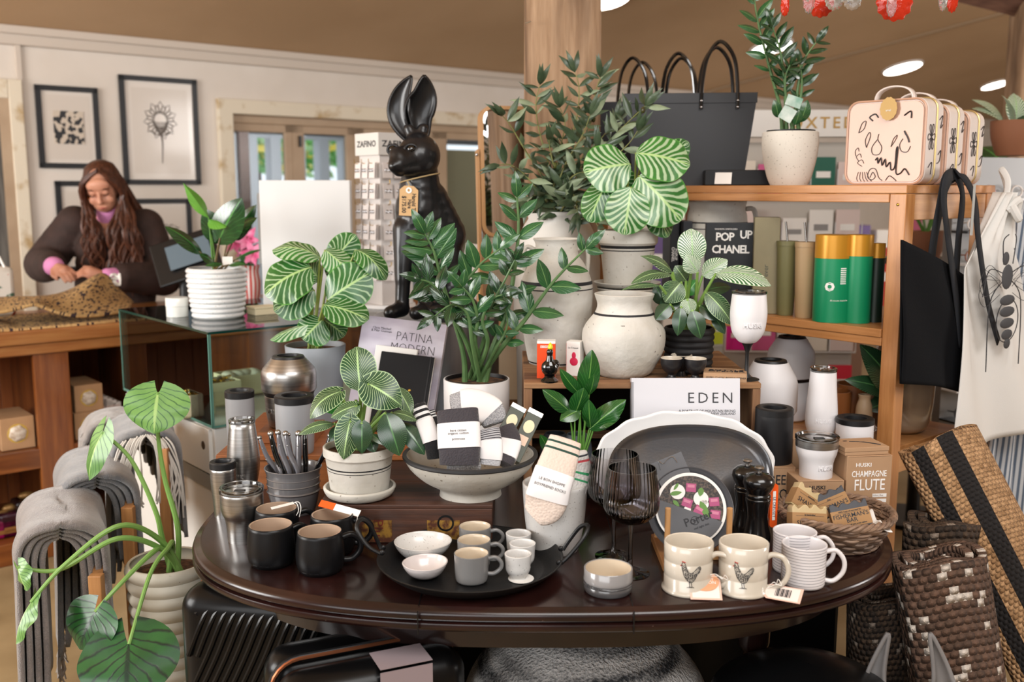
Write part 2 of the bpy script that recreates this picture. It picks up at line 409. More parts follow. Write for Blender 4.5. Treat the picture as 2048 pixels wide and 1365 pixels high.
# sunroom beyond it
g = G(); u0, u1 = uL-1.5, uR+6
g.box0(u0, u1, WV+.2, 8.4, zT+.02, zT+.1); struct(rot_build(g, 'trim_4', M('dark_stained_lining', '#3a2f28', .7), smooth=False))
g = G(); g.box0(u0, u1, 8.2, 8.3, 1.95, zT+.02); g.box0(u0, u1, 8.2, 8.3, 0, .75)
for px, w in ((470, .1), (505, .09), (551, .10), (600, .1), (648, .10), (694, .10), (725, .12), (760, .12), (820, .12), (1000, .2)):
    u = PW(px, 300, 8.2)[0]; g.box0(u-w/2, u+w/2, 8.19, 8.31, .7, 2.0)
struct(rot_build(g, 'window_1', M('white_window_paint', '#c3c7ce', .5), smooth=False))
g = G(); u = PW(492, 300, 7.5)[0]; g.box0(u-.10, u-.02, 7.4, 7.46, 0, 2.05); struct(rot_build(g, 'trim_5', M('dark_post', '#3b2a22', .7), smooth=False))
def bush(name, label, c, rx, rz_, n, seed, cols, size=.09):
    rr = random.Random(seed); t = thing(name, label, 'shrub', (c[0], c[1], 0)); g = G()
    for i in range(n):
        a = rr.random()*2*PI; e = rr.uniform(-.3, 1); q = rr.random() ** .4
        p = V((cos(a)*math.sqrt(1-e*e*.7)*rx*q, sin(a)*rx*.7*q, c[2]+e*rz_*q)); nn = V((rr.uniform(-1, 1), rr.uniform(-1, 1), rr.uniform(-.2, 1)))
        dd = V((rr.uniform(-1, 1), rr.uniform(-1, 1), rr.uniform(-.6, .6))).normalized()
        leaf(g, p, p + dd*size*rr.uniform(.7, 1.4), nn, size*.6, 'oval', nu=2, nv=3, mi=rr.choice((0, 0, 1, 2)))
    g.build('foliage', [M('garden_leaf', cols[0], .6), M('garden_leaf_light', cols[1], .6), M('garden_blossom', cols[2], .6)], t)
    g = G(); g.tube([(0, 0, 0), (.02, 0, c[2]*.5), (0, 0, c[2])], [.05, .04, .03]); g.build('stem', M('garden_bark', '#5a4a38', .9), t)
for i, (px, py, v, rx, lab) in enumerate(((515, 318, 10, .9, 'leafy garden shrub outside the left panes of the folding doors'), (650, 315, 10.4, 1.0, 'leafy garden shrub outside the middle panes behind the white box'), (580, 312, 11.4, 1.0, 'smaller garden shrub between the two shrubs outside the sunroom'))):
    u, z = PW(px, py, v); p = U*u + W*v; bush('garden_shrub', lab, (p.x, p.y, z), rx*.62, .6, 420, i, ('#6fb465', '#b5dda2', '#efdc66'), .13)
# left doorway beside the pictures
g = G(); a0 = PW(-60, 300)[0]; a1 = PW(22, 300)[0]; a2 = PW(50, 300)[0]; zt = PW(20, 190)[1]
g.box0(a1, a2, WV-.035, WV, 0, zt+.08); g.box0(a0, a1, WV-.035, WV, zt-.02, zt+.08); struct(rot_build(g, 'trim_6', m_peel, smooth=False, bevel=.005))
dd = thing('door_2', None, None, (0, 0, 0), RU); struct(dd)
g = G(); g.box0(a0, a1, WV-.012, WV, 0, zt-.02); g.build('door_panel', M('grey_curtain', '#6b6862', .8, col2='#4f4b47', vs=20, stretch=(6, 6, .3)), dd, smooth=False)
g = G(); g.box0(a1-.05, a1, WV-.03, WV, 0, zt-.02); g.build('door_frame', m_tan, dd, smooth=False)
g = G(); uu = PW(34, 100)[0]; g.box0(uu-.012, uu+.012, WV-.02, WV, 0, CZ-.05); uu = PW(5, 100)[0]; g.box0(-3.8, PW(28, 100)[0], WV-.015, WV, PW(10, 80)[1]-.02, PW(10, 80)[1]); struct(rot_build(g, 'trim_7', m_crown, smooth=False))
# lamps set in the ceiling
m_lamp = M('lamp_diffuser', '#fff6ea', .4, emit=9)
cn = V((W.x*CS, W.y*CS, 1)).normalized()
for (px, py, w, lab) in ((1214, -3, 100, 'round white ceiling lamp beside the timber post, cut by the top edge'), (1542, 92, 88, 'round glowing ceiling lamp behind the tall plant on the shelf top'), (1805, 134, 80, 'round glowing ceiling lamp above the patterned toiletry case'), (1990, 168, 56, 'small far round ceiling lamp near the dark timber post at right')):
    p = PC(px, py); r = w / ppm(p) / 2
    t = thing('ceiling_light', lab, 'ceiling lamp', p - cn*.004, group='round ceiling lamps'); t.rotation_euler = (-cn).to_track_quat('Z', 'Y').to_euler()
    g = G(); g.lathe([(.0001, 0), (r*.9, 0), (r*.9, .012), (.0001, .012)], 32); g.build('diffuser', m_lamp, t)
    g = G(); g.lathe([(r*.9, -.002), (r, -.002), (r, .006), (r*.9, .014)], 32); g.build('frame', m_white, t)
# rough timber posts
def post(name, label, px0, px1, Y, z0, z1, seed, cols):
    a = PY(px0, 300, Y); b = PY(px1, 300, Y); w = (b.x - a.x)/2; cx = (a.x+b.x)/2; t = G(); rr = random.Random(seed)
    def fr(a, z):
        q = noise.noise(V((cos(a)*1.2, sin(a)*1.2, z*.9 + seed))) * .10 + noise.noise(V((cos(a)*5, sin(a)*5, z*2.5 + seed))) * .035
        k = min(1/max(abs(cos(a)), .01), 1/max(abs(sin(a)), .01)); return (1 + q) * (.82*min(k, 1.22) + .14)
    t.lathe([(w, z0 + (z1-z0)*i/60) for i in range(61)], 64, fr=fr, cap=True)
    o = t.build(name, Mwood(name+'_grain', *cols), loc=(cx, Y, 0)); return o
po = post('timber_post', None, 1044, 1197, 3.42, 0, 3.17, 3, ('#ad8f72', '#84664a', 2.6, 'Z', .85, 0, 1, '#4f3828')); tag(po, 'rough weathered pale timber post rising behind the olive plant', 'timber post')
g = G(); p0 = PY(1058, 44, 3.28); g.tube([p0 - V((.012, 0, .004)), p0 + V((.006, -.002, .002))], .003); o = g.build('nail', M('bright_steel', '#d8d8d8', .25, 1)); o.parent = po; o.location = -po.location
p2 = post('timber_post', None, 2008, 2075, 5.4, 0, 2.52, 9, ('#6b4a38', '#4a2e22', 3, 'Z', .9, 0, .8, '#2c1a14')); tag(p2, 'dark reddish brown timber post at the right edge of the picture', 'timber post')
a = PY(1900, -22, 5.4); b = PY(2120, 10, 5.4)
g = G(); g.tube([a + V((-.3, 0, .12)), b], [.1, .11], 4); tag(g.build('timber_beam', Mwood('beam_grain', '#6b4a38', '#44291d', 3, 'X', .9), smooth=False), 'dark timber beam meeting the dark post at the top right corner', 'timber beam')

# pictures on the wall
m_frame = M('black_frame', '#16181c', .4); m_print = M('print_paper', '#d9d0c6', .25, coat=.6)
def picture(x0, y0, x1, y1, label, mat_in=.2, art=None):
    u0, zt = PW(x0, y0); u1, _ = PW(x1, y0); zb = PW(x0, y1)[1]; w = u1-u0; h = zt-zb; fw = .028
    t = thing('framed_print', label, 'framed picture', U*((u0+u1)/2) + W*(WV-.022) + V((0, 0, zb)), RU, 'black framed pictures on the wall')
    g = G(); g.box0(-w/2, w/2, 0, .022, 0, fw); g.box0(-w/2, w/2, 0, .022, h-fw, h); g.box0(-w/2, -w/2+fw, 0, .022, 0, h); g.box0(w/2-fw, w/2, 0, .022, 0, h)
    g.build('frame', m_frame, t, smooth=False)
    g = G(); g.box0(-w/2+fw, w/2-fw, .012, .02, fw, h-fw); g.build('mat_board', m_print, t, smooth=False)
    a = w*(1-2*mat_in); b = h - w*2*mat_in
    g = G(); g.box0(-a/2, a/2, .0105, .013, h/2-b/2, h/2+b/2); g.build('print', M('cream_print', '#cfc5ba', .3, coat=.5), t, smooth=False)
    if art: art(t, w, h)
    return t
def art_cow(t, w, h):
    nt = NT('blotch_print'); f = nt.noise(nt.mapping(nt.coord(), (1, 1, .8)), 36, 1.5)
    nt.col(nt.mix(nt.ramp(f, .47, .49), lin('#16171b'), lin('#c7b9a8'))); nt.b.inputs['Roughness'].default_value = .4
    g = G(); g.box0(-w*.24, w*.24, .006, .0105, h*.30, h*.70); g.build('ink_block', nt.m, t, smooth=False)
def art_flower(t, w, h):
    g = G(); cx, cz = 0, h*.60; r = w*.17
    for i in range(22):
        a = PI*2*i/22 + .1; k = r*(1.05 + .25*(i % 2)); s = r*.1
        for sg in (-1, 1):
            g.tube([(cx+cos(a)*r*.45, 0, cz+sin(a)*r*.5), (cx+cos(a+sg*.18)*k*.8, 0, cz+sin(a+sg*.18)*k*.85), (cx+cos(a)*k, 0, cz+sin(a)*k*1.1)], [.002, .0026, .001], 4)
    for i in range(14):
        a = PI*i/13; g.tube([(cx+cos(a)*r*.55, 0, cz-r*.1), (cx+cos(a)*r*.35, 0, cz-r*.75), (cx, 0, cz-r*1.1)], .0016, 4)
    g.tube([(cx, 0, cz-r), (cx+.006, 0, h*.4), (cx, 0, h*.2)], [.006, .004, .002], 5)
    for sg in (-1, 1): g.tube([(cx, 0, cz-r*1.1), (cx+sg*r*.5, 0, cz-r*1.0), (cx+sg*r*.9, 0, cz-r*.7)], [.002, .004, .001], 4)
    g.build('ink_flower', M('grey_ink', '#6d655f', .7), t, loc=(0, .009, 0))
def art_motifs(t, w, h):
    g = G(); rr = random.Random(4)
    for i in range(6):
        for j in range(5):
            x = (i-2.5)*w*.1; z = h*.62 - j*h*.09; r = w*.032
            for k in range(4):
                a = rr.random()*6; b = a + rr.uniform(1.5, 3)
                g.tube([(x+cos(a+(b-a)*q/4)*r, 0, z+sin(a+(b-a)*q/4)*r*rr.uniform(.7, 1.2)) for q in range(5)], .0018, 4)
    g.build('ink_motifs', M('dark_ink', '#4a4742', .7), t, loc=(0, .009, 0))
picture(67, 169, 192, 336, 'framed print of a black blotch pattern, nearest the left doorway', .15, art_cow)
picture(235, 149, 390, 369, 'largest framed picture, a grey drawing of a single flower on a stem', .14, art_flower)
picture(108, 362, 240, 545, 'framed picture half hidden behind the left shoulder of the woman', .16, art_motifs)
picture(262, 398, 379, 546, 'framed print of small dark motifs, right of the long haired woman', .12, art_motifs)

# service counter
VC = 4.23; m_cw = Mwood('counter_wood', '#8f5324', '#6b3512', 3, 'X', .35, .3, .15, '#4a230c'); m_cw2 = Mwood('counter_stile_wood', '#8f5324', '#6b3512', 3, 'Z', .35, .3, .15, '#4a230c')
ct = thing('service_counter', 'long brown wooden shop counter with open cubbies under its worktop', 'counter', (0, 0, 0), RU)
zc = .95; ua, ub = -2.9, 3.1
g = G(); g.box0(ua, ub, VC-.03, VC+.68, zc-.055, zc); g.box0(ua, ub, VC-.015, VC, zc-.10, zc-.055)
g.build('worktop', Mwood('worktop_wood', '#a5713d', '#8a4d1e', 3, 'X', .4, .3, .12), ct, smooth=False, bevel=.006)
def pu(px): return PW(px, 800, VC)[0]
def pz(py, px=60): return PW(px, py, VC)[1]
z_t = pz(712, 60); z_s = pz(905, 40); z_s2 = pz(945, 40); z_b = pz(1085, 40)
for a, b in [(pu(72), pu(143)), (pu(262), pu(330)), (pu(500), pu(560)), (ua, ua+.1), (1.5, 1.62), (2.9, ub)]: g = G(); g.box0(a, b, VC, VC+.03, 0, zc-.06); g.build('stile', m_cw2, ct, smooth=False, bevel=.003)
g = G(); g.box0(ua, ub, VC+.002, VC+.028, z_t, zc-.06); g.box0(ua, ub, VC+.002, VC+.028, z_s2, z_s); g.box0(ua, ub, VC+.002, VC+.028, 0, z_b); g.build('rail', m_cw, ct, smooth=False, bevel=.003)
g = G(); g.box0(ua, ub, VC+.03, VC+.6, z_s-.02, z_s-.002); g.box0(ua, ub, VC+.03, VC+.6, z_b-.02, z_b-.002); g.build('shelf_board', m_cw, ct, smooth=False)
g = G(); g.box0(pu(330), ub-.1, VC+.004, VC+.012, z_b, z_t); g.build('front_panel', m_cw2, ct, smooth=False)
g = G(); x = ua
while x < ub: g.box0(x, x+.088, VC+.6, VC+.62, 0, zc-.06); x += .09
g.build('back_panel', Mwood('counter_back_wood', '#a5602f', '#8a4a22', 3, 'Z', .5, .1), ct, smooth=False, bevel=.002)
g = G()
for px in (106, 296, 530): u = pu(px); g.box0(u-.012, u+.012, VC+.03, VC+.6, 0, zc-.06)
g.build('divider', m_cw2, ct, smooth=False)
m_kraft = M('kraft_board', '#b8906a', .7, col2='#ad855f', vs=8)
def shell_box(px, py, w, h, z, label, dv=.05):
    """box in a cubby, its round label facing out"""
    u = PW(px, py, VC+dv)[0]; t = thing('gift_box', label, 'gift box', U*u + W*(VC+dv) + V((0, 0, z)), RU, 'kraft gift boxes with round shell labels')
    g = G(); g.box0(-w/2, w/2, 0, .22, 0, h); g.build('carton', m_kraft, t, smooth=False, bevel=.003)
    g = G(); g.lathe([(.0001, 0), (w*.3, 0), (w*.32, -.003), (.0001, -.003)], 28, T=Matrix.Translation((0, -.001, h*.5)) @ RX(PI/2)); g.build('label_rim', M('gold_ring', '#c9a548', .4), t)
    g = G(); g.lathe([(.0001, .012), (w*.12, .010), (w*.22, .006), (w*.25, .003), (w*.26, .001)], 24, T=Matrix.Translation((0, 0, h*.5)) @ RX(PI/2), fr=lambda a, z: 1 + .06*sin(a*6)); g.build('shell', M('shell_white', '#e6ddd0', .4, col2='#b7a08a', vs=60), t)
    return t
bw = .128; zz = z_s
shell_box(36, 870, bw, pz(850, 40) - z_s + .02, z_s, 'kraft box with a shell label in the left cubby of the counter')
h1 = .115
shell_box(179, 860, h1, h1, z_s, 'lower of the two stacked shell label boxes in the right cubby')
shell_box(179, 810, h1, h1, z_s + h1 + .0005, 'upper of the two stacked shell label boxes in the right cubby')
for i in range(5):
    u = pu(212 + i*9); t = thing('white_box', f'small white carton, {ORD[i]} from the left in the row beside the stacked shell boxes', 'carton', U*(u) + W*(VC+.1) + V((0, 0, z_s)), RU, 'small white cartons in the cubby'); g = G(); g.box0(-.02, .02, 0, .12, 0, .17 - .01*i); g.build('carton', m_paper, t, smooth=False, bevel=.002); g = G(); g.box0(-.013, .013, -.0015, 0, .05, .12); g.build('label', M('pale_label', '#e8d9d2', .6), t, smooth=False)
for px, lab, cc, hh, zz in ((20, 'dark cellophane pack with a pink label at the left of the low cubby', '#3a1022', .10, 0), (55, 'dark chocolate pack with a gold ribbon in the low cubby', '#2a1512', .14, 0), (2, 'pink packet at the far left edge of the low cubby', '#a0105a', .08, 0)):
    u = pu(px); t = thing('sweet_pack', lab, 'packet', U*u + W*(VC+.08) + V((0, 0, z_b)), RU)
    g = G(); g.box0(-.055, .055, 0, .1, 0, hh); g.build('wrapper', M('wrap_'+cc[1:], cc, .2, col2='#15080a', vs=14, bump=.6, bs=25, bd=.004), t, smooth=False, bevel=.012)
    g = G(); g.box0(-.04, .04, -.003, 0, hh*.25, hh*.45); g.build('label', M('gold_label', '#9a6a3a', .35, .3), t, smooth=False)
    g = G(); g.ball((0, .05, hh+.012), .022, sc=(1.5, .8, .7)); g.build('bow', M('gold_bow', '#8e6b3e', .35, .4), t)
# =====================================================================  left side: woman, counter top, glass case
def Mweave(name, c1, c2, fu, fv, dark=None, dth=.6, bumpd=.004, stripes=None, rough=.9, dsc=(60, 60, 60), mixn=8):
    """knotted cord surface over uv; optional dark knots and stripes along u"""
    if name in MATS: return MATS[name]
    t = NT(name); s = t.n('ShaderNodeSeparateXYZ'); t.l(t.coord('UV'), s.inputs[0]); u, v = s.outputs[0], s.outputs[1]
    row = t.math('FLOOR', t.math('MULTIPLY', v, fv)); off = t.math('MULTIPLY', t.math('FRACT', t.math('MULTIPLY', row, .5)), 1.0)
    cu = t.math('ADD', t.math('MULTIPLY', u, fu), off); fr = t.math('ABSOLUTE', t.math('SUBTRACT', t.math('FRACT', cu), .5)); fr2 = t.math('ABSOLUTE', t.math('SUBTRACT', t.math('FRACT', t.math('MULTIPLY', v, fv)), .5))
    d = t.math('ADD', t.math('MULTIPLY', t.math('MULTIPLY', fr, fr), 3.2), t.math('MULTIPLY', t.math('MULTIPLY', fr2, fr2), 3.2))
    h = t.math('SUBTRACT', 1, d, clamp=True)
    cid = t.n('ShaderNodeCombineXYZ'); t.l(t.math('FLOOR', cu), cid.inputs[0]); t.l(row, cid.inputs[1])
    wn = t.n('ShaderNodeTexWhiteNoise'); t.l(cid.outputs[0], wn.inputs['Vector']); rv = wn.outputs['Value']
    c = t.mix(rv, lin(c1), lin(c2))
    if dark: c = t.mix(t.math('GREATER_THAN', rv, dth), c, lin(dark))
    if stripes:
        for a, b, cc in stripes: c = t.mix(t.math('MULTIPLY', t.math('GREATER_THAN', u, a), t.math('LESS_THAN', u, b)), c, lin(cc))
    t.col(c); t.b.inputs['Roughness'].default_value = rough
    fib = t.noise(t.coord('Object'), 260, 2); t.bump(t.math('ADD', h, t.math('MULTIPLY', fib, .35)), 1, bumpd); MATS[name] = t.m
    return t.m

# ---- the woman behind the counter
m_skin = M('skin', '#c08a70', .5, col2='#b27a62', vs=12); m_jacket = M('brown_quilted_jacket', '#382621', .8, col2='#2e1f1a', vs=20, bump=.4, bs=90, bd=.003); m_pink = M('pink_knit', '#cf86b4', .85, bump=.3, bs=300)
m_hair = M('brown_hair', '#56301e', .45, col2='#351c12', vs=30, stretch=(3, 3, .5)); m_jeans = M('dark_trousers', '#1d1f26', .8)
pc = PW(226, 500, 5.07)[0]; wp = U*pc + W*5.07
wm = thing('person', 'long haired woman in a brown jacket with pink cuffs, looking down behind the counter', 'person', (wp.x, wp.y, 0))
HM = TR((.012, -.11, 1.505)) @ RZ(R(10)) @ RX(R(26)) @ RYm(R(-6))
body = [((0, .02, .95), (.17, .12, .13), None), ((0, .01, 1.12), (.13, .10, .16), None), ((0, 0, 1.27), (.16, .105, .12), None), ((0, -.01, 1.3), (.012, -.07, 1.45), .06, .05),
        ((-.09, .02, .93), (-.1, .02, .5), .088, .06), ((-.1, .02, .5), (-.1, .04, .08), .058, .04), ((.09, .02, .93), (.1, .02, .5), .088, .06), ((.1, .02, .5), (.1, .04, .08), .058, .04),
        ((-.1, .04, .045), (-.1, -.12, .035), .042, .034), ((.1, .04, .045), (.1, -.12, .035), .042, .034)]
AR = [(-.18, 0, 1.335), (-.335, -.03, 1.135), (-.15, -.31, 1.145)]; AL = [(.17, 0, 1.32), (.255, -.04, 1.07), (.085, -.31, 1.095)]
for A in (AR, AL): body += [(A[0], A[1], .05, .042), (A[1], A[2], .042, .028)]
def hand(p, wrist, tip, up, thumb_side):
    w = V(wrist); t = V(tip); d = (t-w).normalized(); n = V(up).normalized(); sd = d.cross(n).normalized() * thumb_side
    c = w + d*.045; p.append((w, w + d*.075, .024, .026)); p.append((w + d*.03 + sd*.012, w + d*.075 + sd*.022, .018, .014)); p.append((w + d*.03 - sd*.012, w + d*.075 - sd*.024, .018, .013))
    for k, (o, L) in enumerate(((.030, .058), (.011, .068), (-.009, .064), (-.028, .05))):
        a = w + d*.078 + sd*o; b = a + d*L*.5 - n*.008; e = b + d*L*.36 - n*(.022 + .004*k); p.append((a, b, .0092, .0086)); p.append((b, e, .0086, .0072))
    a = w + d*.022 + sd*.026; b = a + d*.032 + sd*.022 - n*.008; e = b + d*.03 - sd*.004 - n*.014; p.append((a, b, .012, .010)); p.append((b, e, .010, .008))
hand(body, AR[2], (-.03, -.40, 1.11), (0, -.45, .9), 1); hand(body, AL[2], (.0, -.36, 1.135), (.2, -.6, .8), -1)
def hd(p): return tuple(HM @ V(p))
he = HM.to_euler()
body += [(hd((0, .012, .015)), (.074, .092, .098), he), (hd((0, -.03, -.045)), (.056, .060, .062), he), (hd((0, -.052, -.082)), (.024, .022, .018), he),
         (hd((-.034, -.066, -.028)), (.024, .018, .024), he), (hd((.034, -.066, -.028)), (.024, .018, .024), he), (hd((0, -.064, .045)), (.055, .025, .035), he),
         (hd((0, -.088, .012)), hd((0, -.106, -.022)), .008, .0125), (hd((-.011, -.098, -.026)), (.0075, .008, .006), he), (hd((.011, -.098, -.026)), (.0075, .008, .006), he),
         (hd((-.014, -.084, -.056)), hd((.014, -.084, -.056)), .0075, .0075), (hd((-.012, -.080, -.066)), hd((.012, -.080, -.066)), .008, .008),
         (hd((-.03, -.076, .014)), (.016, .011, .010), he), (hd((.03, -.076, .014)), (.016, .011, .010), he), (hd((-.076, .012, -.01)), (.009, .018, .028), he), (hd((.076, .012, -.01)), (.009, .018, .028), he)]
blob('body', m_skin, body, .0052, wm, 3)
for s in (-1, 1):
    g = G(); g.tube([HM @ V((s*.016, -.082, .030)), HM @ V((s*.032, -.086, .036)), HM @ V((s*.05, -.074, .030))], [.002, .0034, .0015], 6); g.build('eyebrow', m_hair, wm)
for s in (-1, 1): g = G(); g.tube([HM @ V((s*.018, -.087, .006)), HM @ V((s*.031, -.090, .002)), HM @ V((s*.045, -.081, .008))], [.0012, .0024, .0012], 6); g.build('eyelid', m_black, wm)
g = G(); g.tube([HM @ V((-.022, -.084, -.060)), HM @ V((0, -.0935, -.059)), HM @ V((.022, -.084, -.060))], [.002, .0048, .002], 8); g.build('lips', M('lips', '#a2564f', .4), wm)
jk = [((0, .03, .93), (.185, .14, .10), None), ((0, .02, 1.05), (.17, .135, .15), None), ((0, .01, 1.2), (.175, .13, .14), None), ((0, .02, 1.31), (.17, .105, .08), None), ((-.05, .03, 1.37), (.11, .07, .045), None), ((.05, .03, 1.37), (.11, .07, .04), None),
      ((-.07, .0, .98), (-.05, -.02, 1.2), .13, .12), ((.07, .0, .98), (.05, -.02, 1.2), .13, .12)]
for A, k in ((AR, 1), (AL, 1)):
    e = V(A[1]).lerp(V(A[2]), .72); jk += [(A[0], A[1], .090, .094), (A[1], e, .094, .07)]
blob('jacket', m_jacket, jk, .011, wm, 4)
for A in (AR, AL): blob('cuff', m_pink, [(V(A[1]).lerp(V(A[2]), .70), V(A[1]).lerp(V(A[2]), .97), .052, .044)], .008, wm, 2)
blob('collar', m_pink, [((0, -.02, 1.34), (.012, -.065, 1.40), .06, .052)], .008, wm, 2)
g = G(); rr = random.Random(11)
g.lathe([(.0001, .103), (.04, .097), (.07, .075), (.086, .035), (.086, 0), (.080, -.04), (.078, -.07), (.05, -.085), (.0001, -.088)], 28, T=HM @ TR((0, .038, .018)) @ Matrix.Diagonal((1, .92, 1.04, 1)))
for s in (-1, 1):
    for k in range(105):
        th = k/104; a0 = HM @ V((.012 + s*.004, -.045 + th*.10, .112 - th*.01)); side = s
        m1 = HM @ V((s*(.062 + .016*rr.random()), -.062 + th*.12, .06)); m2 = HM @ V((s*(.085 + .014*rr.random()), -.045 + th*.11, -.02))
        L = rr.uniform(.34, .50) if s > 0 else rr.uniform(.26, .38); sx = (.05 + .14*rr.random()) if s > 0 else (-.055 + .065*rr.random()); yy = -.14 - .05*rr.random() if th < .6 else .06 + .05*rr.random()
        if s < 0 and th > .45: sx = -.09 + .05*rr.random(); yy = .09 + .03*rr.random()
        pts = [a0, m1, m2]
        n = 9; ph = rr.random()*6; st = m2
        for i in range(1, n+1):
            q = i/n; base = V((st.x + (sx - st.x)*min(1, q*1.8), st.y + (yy - st.y)*min(1, q*2), st.z - L*q)); amp = .020 * q
            pts.append(base + V((amp*sin(q*13+ph), amp*cos(q*11+ph), 0)))
        pp = catmull(pts, 2); g.tube(pp, [.0052 + .003*sin(PI*i/(len(pp)-1)) if i < len(pp)-1 else .002 for i in range(len(pp))], 5)
g.build('hair', m_hair, wm)
g = G(); g.ball(HM @ V((-.078, .0, -.045)), .009, 10); g.build('earring', M('amber_bead', '#c06a18', .3), wm)

# ---- counter top things
rg = thing('woven_rug', 'folded jute rug with dark flecks lying on the counter under the woman\'s hands', 'rug', U*PW(100, 640, VC+.1)[0] + W*(VC+.1) + V((0, 0, zc)), 0)
RO = rg.location
def wp3(px, py, v): u, z = PW(px, py, v); return U*u + W*v + V((0, 0, z))
E1 = [wp3(*p) for p in ((-40, 622, VC+.03), (5, 622, VC+.02), (40, 614, VC+.02), (72, 608, VC+.02), (110, 622, VC+.02), (150, 631, VC+.02), (200, 629, VC+.03), (262, 618, VC+.10))]
E2 = [wp3(*p) for p in ((-40, 597, VC+.4), (3, 594, VC+.4), (50, 593, VC+.4), (100, 592, VC+.4), (150, 574, VC+.4), (205, 546, VC+.38), (240, 578, VC+.4), (268, 604, VC+.42))]
c1 = catmull(E1, 6); c2 = catmull(E2, 6); g = G()
def rugf(a, b):
    i = min(int(a*(len(c1)-1)), len(c1)-1); p = c1[i].lerp(c2[i], b); p.z += .015*sin(PI*b) ; return p - RO
g.grid(rugf, len(c1)-1, 14)
E3 = [wp3(*p) for p in ((262, 622, VC+.05), (210, 641, VC-.0), (140, 646, VC-.01), (80, 646, VC-.01), (30, 636, VC-.01), (-5, 622, VC+.0), (-45, 622, VC+.0))]
c3 = catmull(E3, 6)
m_jr = Mweave('jute_rug_flecked', '#cfa870', '#b18a56', 90, 36, '#35252b', .76, .005)
g.build('flap', m_jr, rg, solid=.012, angle=60)
g = G(); c3 = [V((p.x, p.y, zc+.008)) for p in c3]
g.grid(lambda a, b: c3[min(int(a*(len(c3)-1)), len(c3)-1)] + W*(.50*b) + V((0, 0, .055*(max(0, (a-.62)/.38)) ** .7 * sin(PI*min(1, b+.02)) )) - RO, len(c3)-1, 12)
g.build('base_sheet', m_jr, rg, solid=.012, angle=60, off=1)
t = thing('cord_bundle', 'white cord bundle held in the woman\'s left hand above the rug', 'cord', wp3(232, 562, VC+.36)); g = G(); rr = random.Random(3)
g.tube(catmull([V((rr.uniform(-.03, .03), rr.uniform(-.02, .02), rr.uniform(-.025, .035))) for i in range(14)], 5), .005, 6); g.build('loops', m_paper, t)
t = thing('floral_bag', 'white fabric bag with small flower print standing at the far left', 'bag', U*PW(2, 590, VC+.45)[0] + W*(VC+.45) + V((0, 0, zc)), RU)
nt = NT('floral_cloth'); f = nt.noise(nt.coord(), 26, 1); nt.col(nt.mix(nt.ramp(f, .62, .66), nt.mix(nt.ramp(nt.noise(nt.mapping(nt.coord(), (1.3, 1, 1)), 30, 1), .66, .69), lin('#d7d0c6'), lin('#b5554a')), lin('#4d6a55')))
g = G(); g.box0(-.09, .06, 0, .1, 0, .22); g.build('sack', nt.m, t, bevel=.02); g = G(); g.tube([(-.05, .02, .21), (-.045, .03, .26), (.01, .03, .265), (.03, .02, .21)], .006, 6); g.build('handle', m_paper, t)
t = thing('till_screen', 'dark tilted till screen seen from behind, right of the woman', 'screen', U*PW(368, 600, VC+.3)[0] + W*(VC+.3) + V((0, 0, zc)), RU + R(-30))
g = G(); g.box(.30, .018, .22, (.02, 0, .24), (R(-28), R(-18), 0)); g.build('display', m_black, t, smooth=False, bevel=.006)
g = G(); g.box(.2, .003, .12, (.035, -.02, .262), (R(-28), R(-18), 0)); g.build('backplate', M('till_grey', '#5d6d78', .3), t, smooth=False)
g = G(); g.tube([(0, .0, .012), (.0, .02, .2)], .02, 10); g.build('stand', m_black, t); g = G(); g.lathe([(.0001, 0), (.085, 0), (.08, .012), (.0001, .012)], 28); g.build('base', m_black, t)
for i, (px, py, lab) in enumerate(((400, 606, 'loose sheets of paper fanned on the counter behind the glass case'),)):
    t = thing('paper_stack', lab, 'papers', U*PW(px, py, VC+.1)[0] + W*(VC+.12) + V((0, 0, zc)), RU); g = G()
    for k in range(5): g.box(.21, .29, .002, (.02*k-.04, .01*k, .002+.0025*k), (0, 0, .1*k))
    g.build('sheets', m_paper, t, smooth=False)
# lilies in a striped vase
vp = U*PW(500, 560, VC+.25)[0] + W*(VC+.25) + V((0, 0, zc))
t = thing('lily_bouquet', 'pink lilies in a red and white striped vase behind the white box', 'flowers', vp)
g = G(); g.lathe(vessel([(.03, 0), (.045, .05), (.05, .11), (.042, .16), (.05, .19)], .003, smooth=3), 24)
nt = NT('striped_vase'); s_ = nt.n('ShaderNodeSeparateXYZ'); nt.l(nt.coord('UV'), s_.inputs[0]); nt.col(nt.mix(nt.math('GREATER_THAN', nt.math('FRACT', nt.math('MULTIPLY', s_.outputs[0], 14)), .5), lin('#c33a2e'), lin('#e9e2e0'))); g.build('vase', nt.m, t)
g = G(); gl = G(); rr = random.Random(5)
for i in range(5):
    a = V((rr.uniform(-.10, .05), rr.uniform(-.05, .05), rr.uniform(.22, .33))); g.tube([(0, 0, .1), a*.6 + V((0, 0, .05)), a], .003, 5, mi=1)
    for k in range(6):
        an = k*PI/3 + i; dr_ = V((cos(an), -.4 + .5*sin(an), sin(an))).normalized(); leaf(g, a, a + dr_*.075, V((0, -1, .2)), .034, 'lance', droop=.2, nu=4, nv=6)
    for k in range(3): gl.ball(a + V((rr.uniform(-.02, .02), -.02, rr.uniform(-.02, .02))), .005, 6)
for i in range(5): leaf(g, (0, 0, .15), (rr.uniform(-.12, .12), 0, rr.uniform(.18, .3)), (0, -1, .2), .03, 'lance', mi=1)
g.build('petals', [M('lily_pink', '#cf3f7d', .5, col2='#e58fb2', vs=20), M('flower_leaf', '#2f6b34', .5)], t); gl.build('stamens', M('anther', '#7a3414', .8), t)

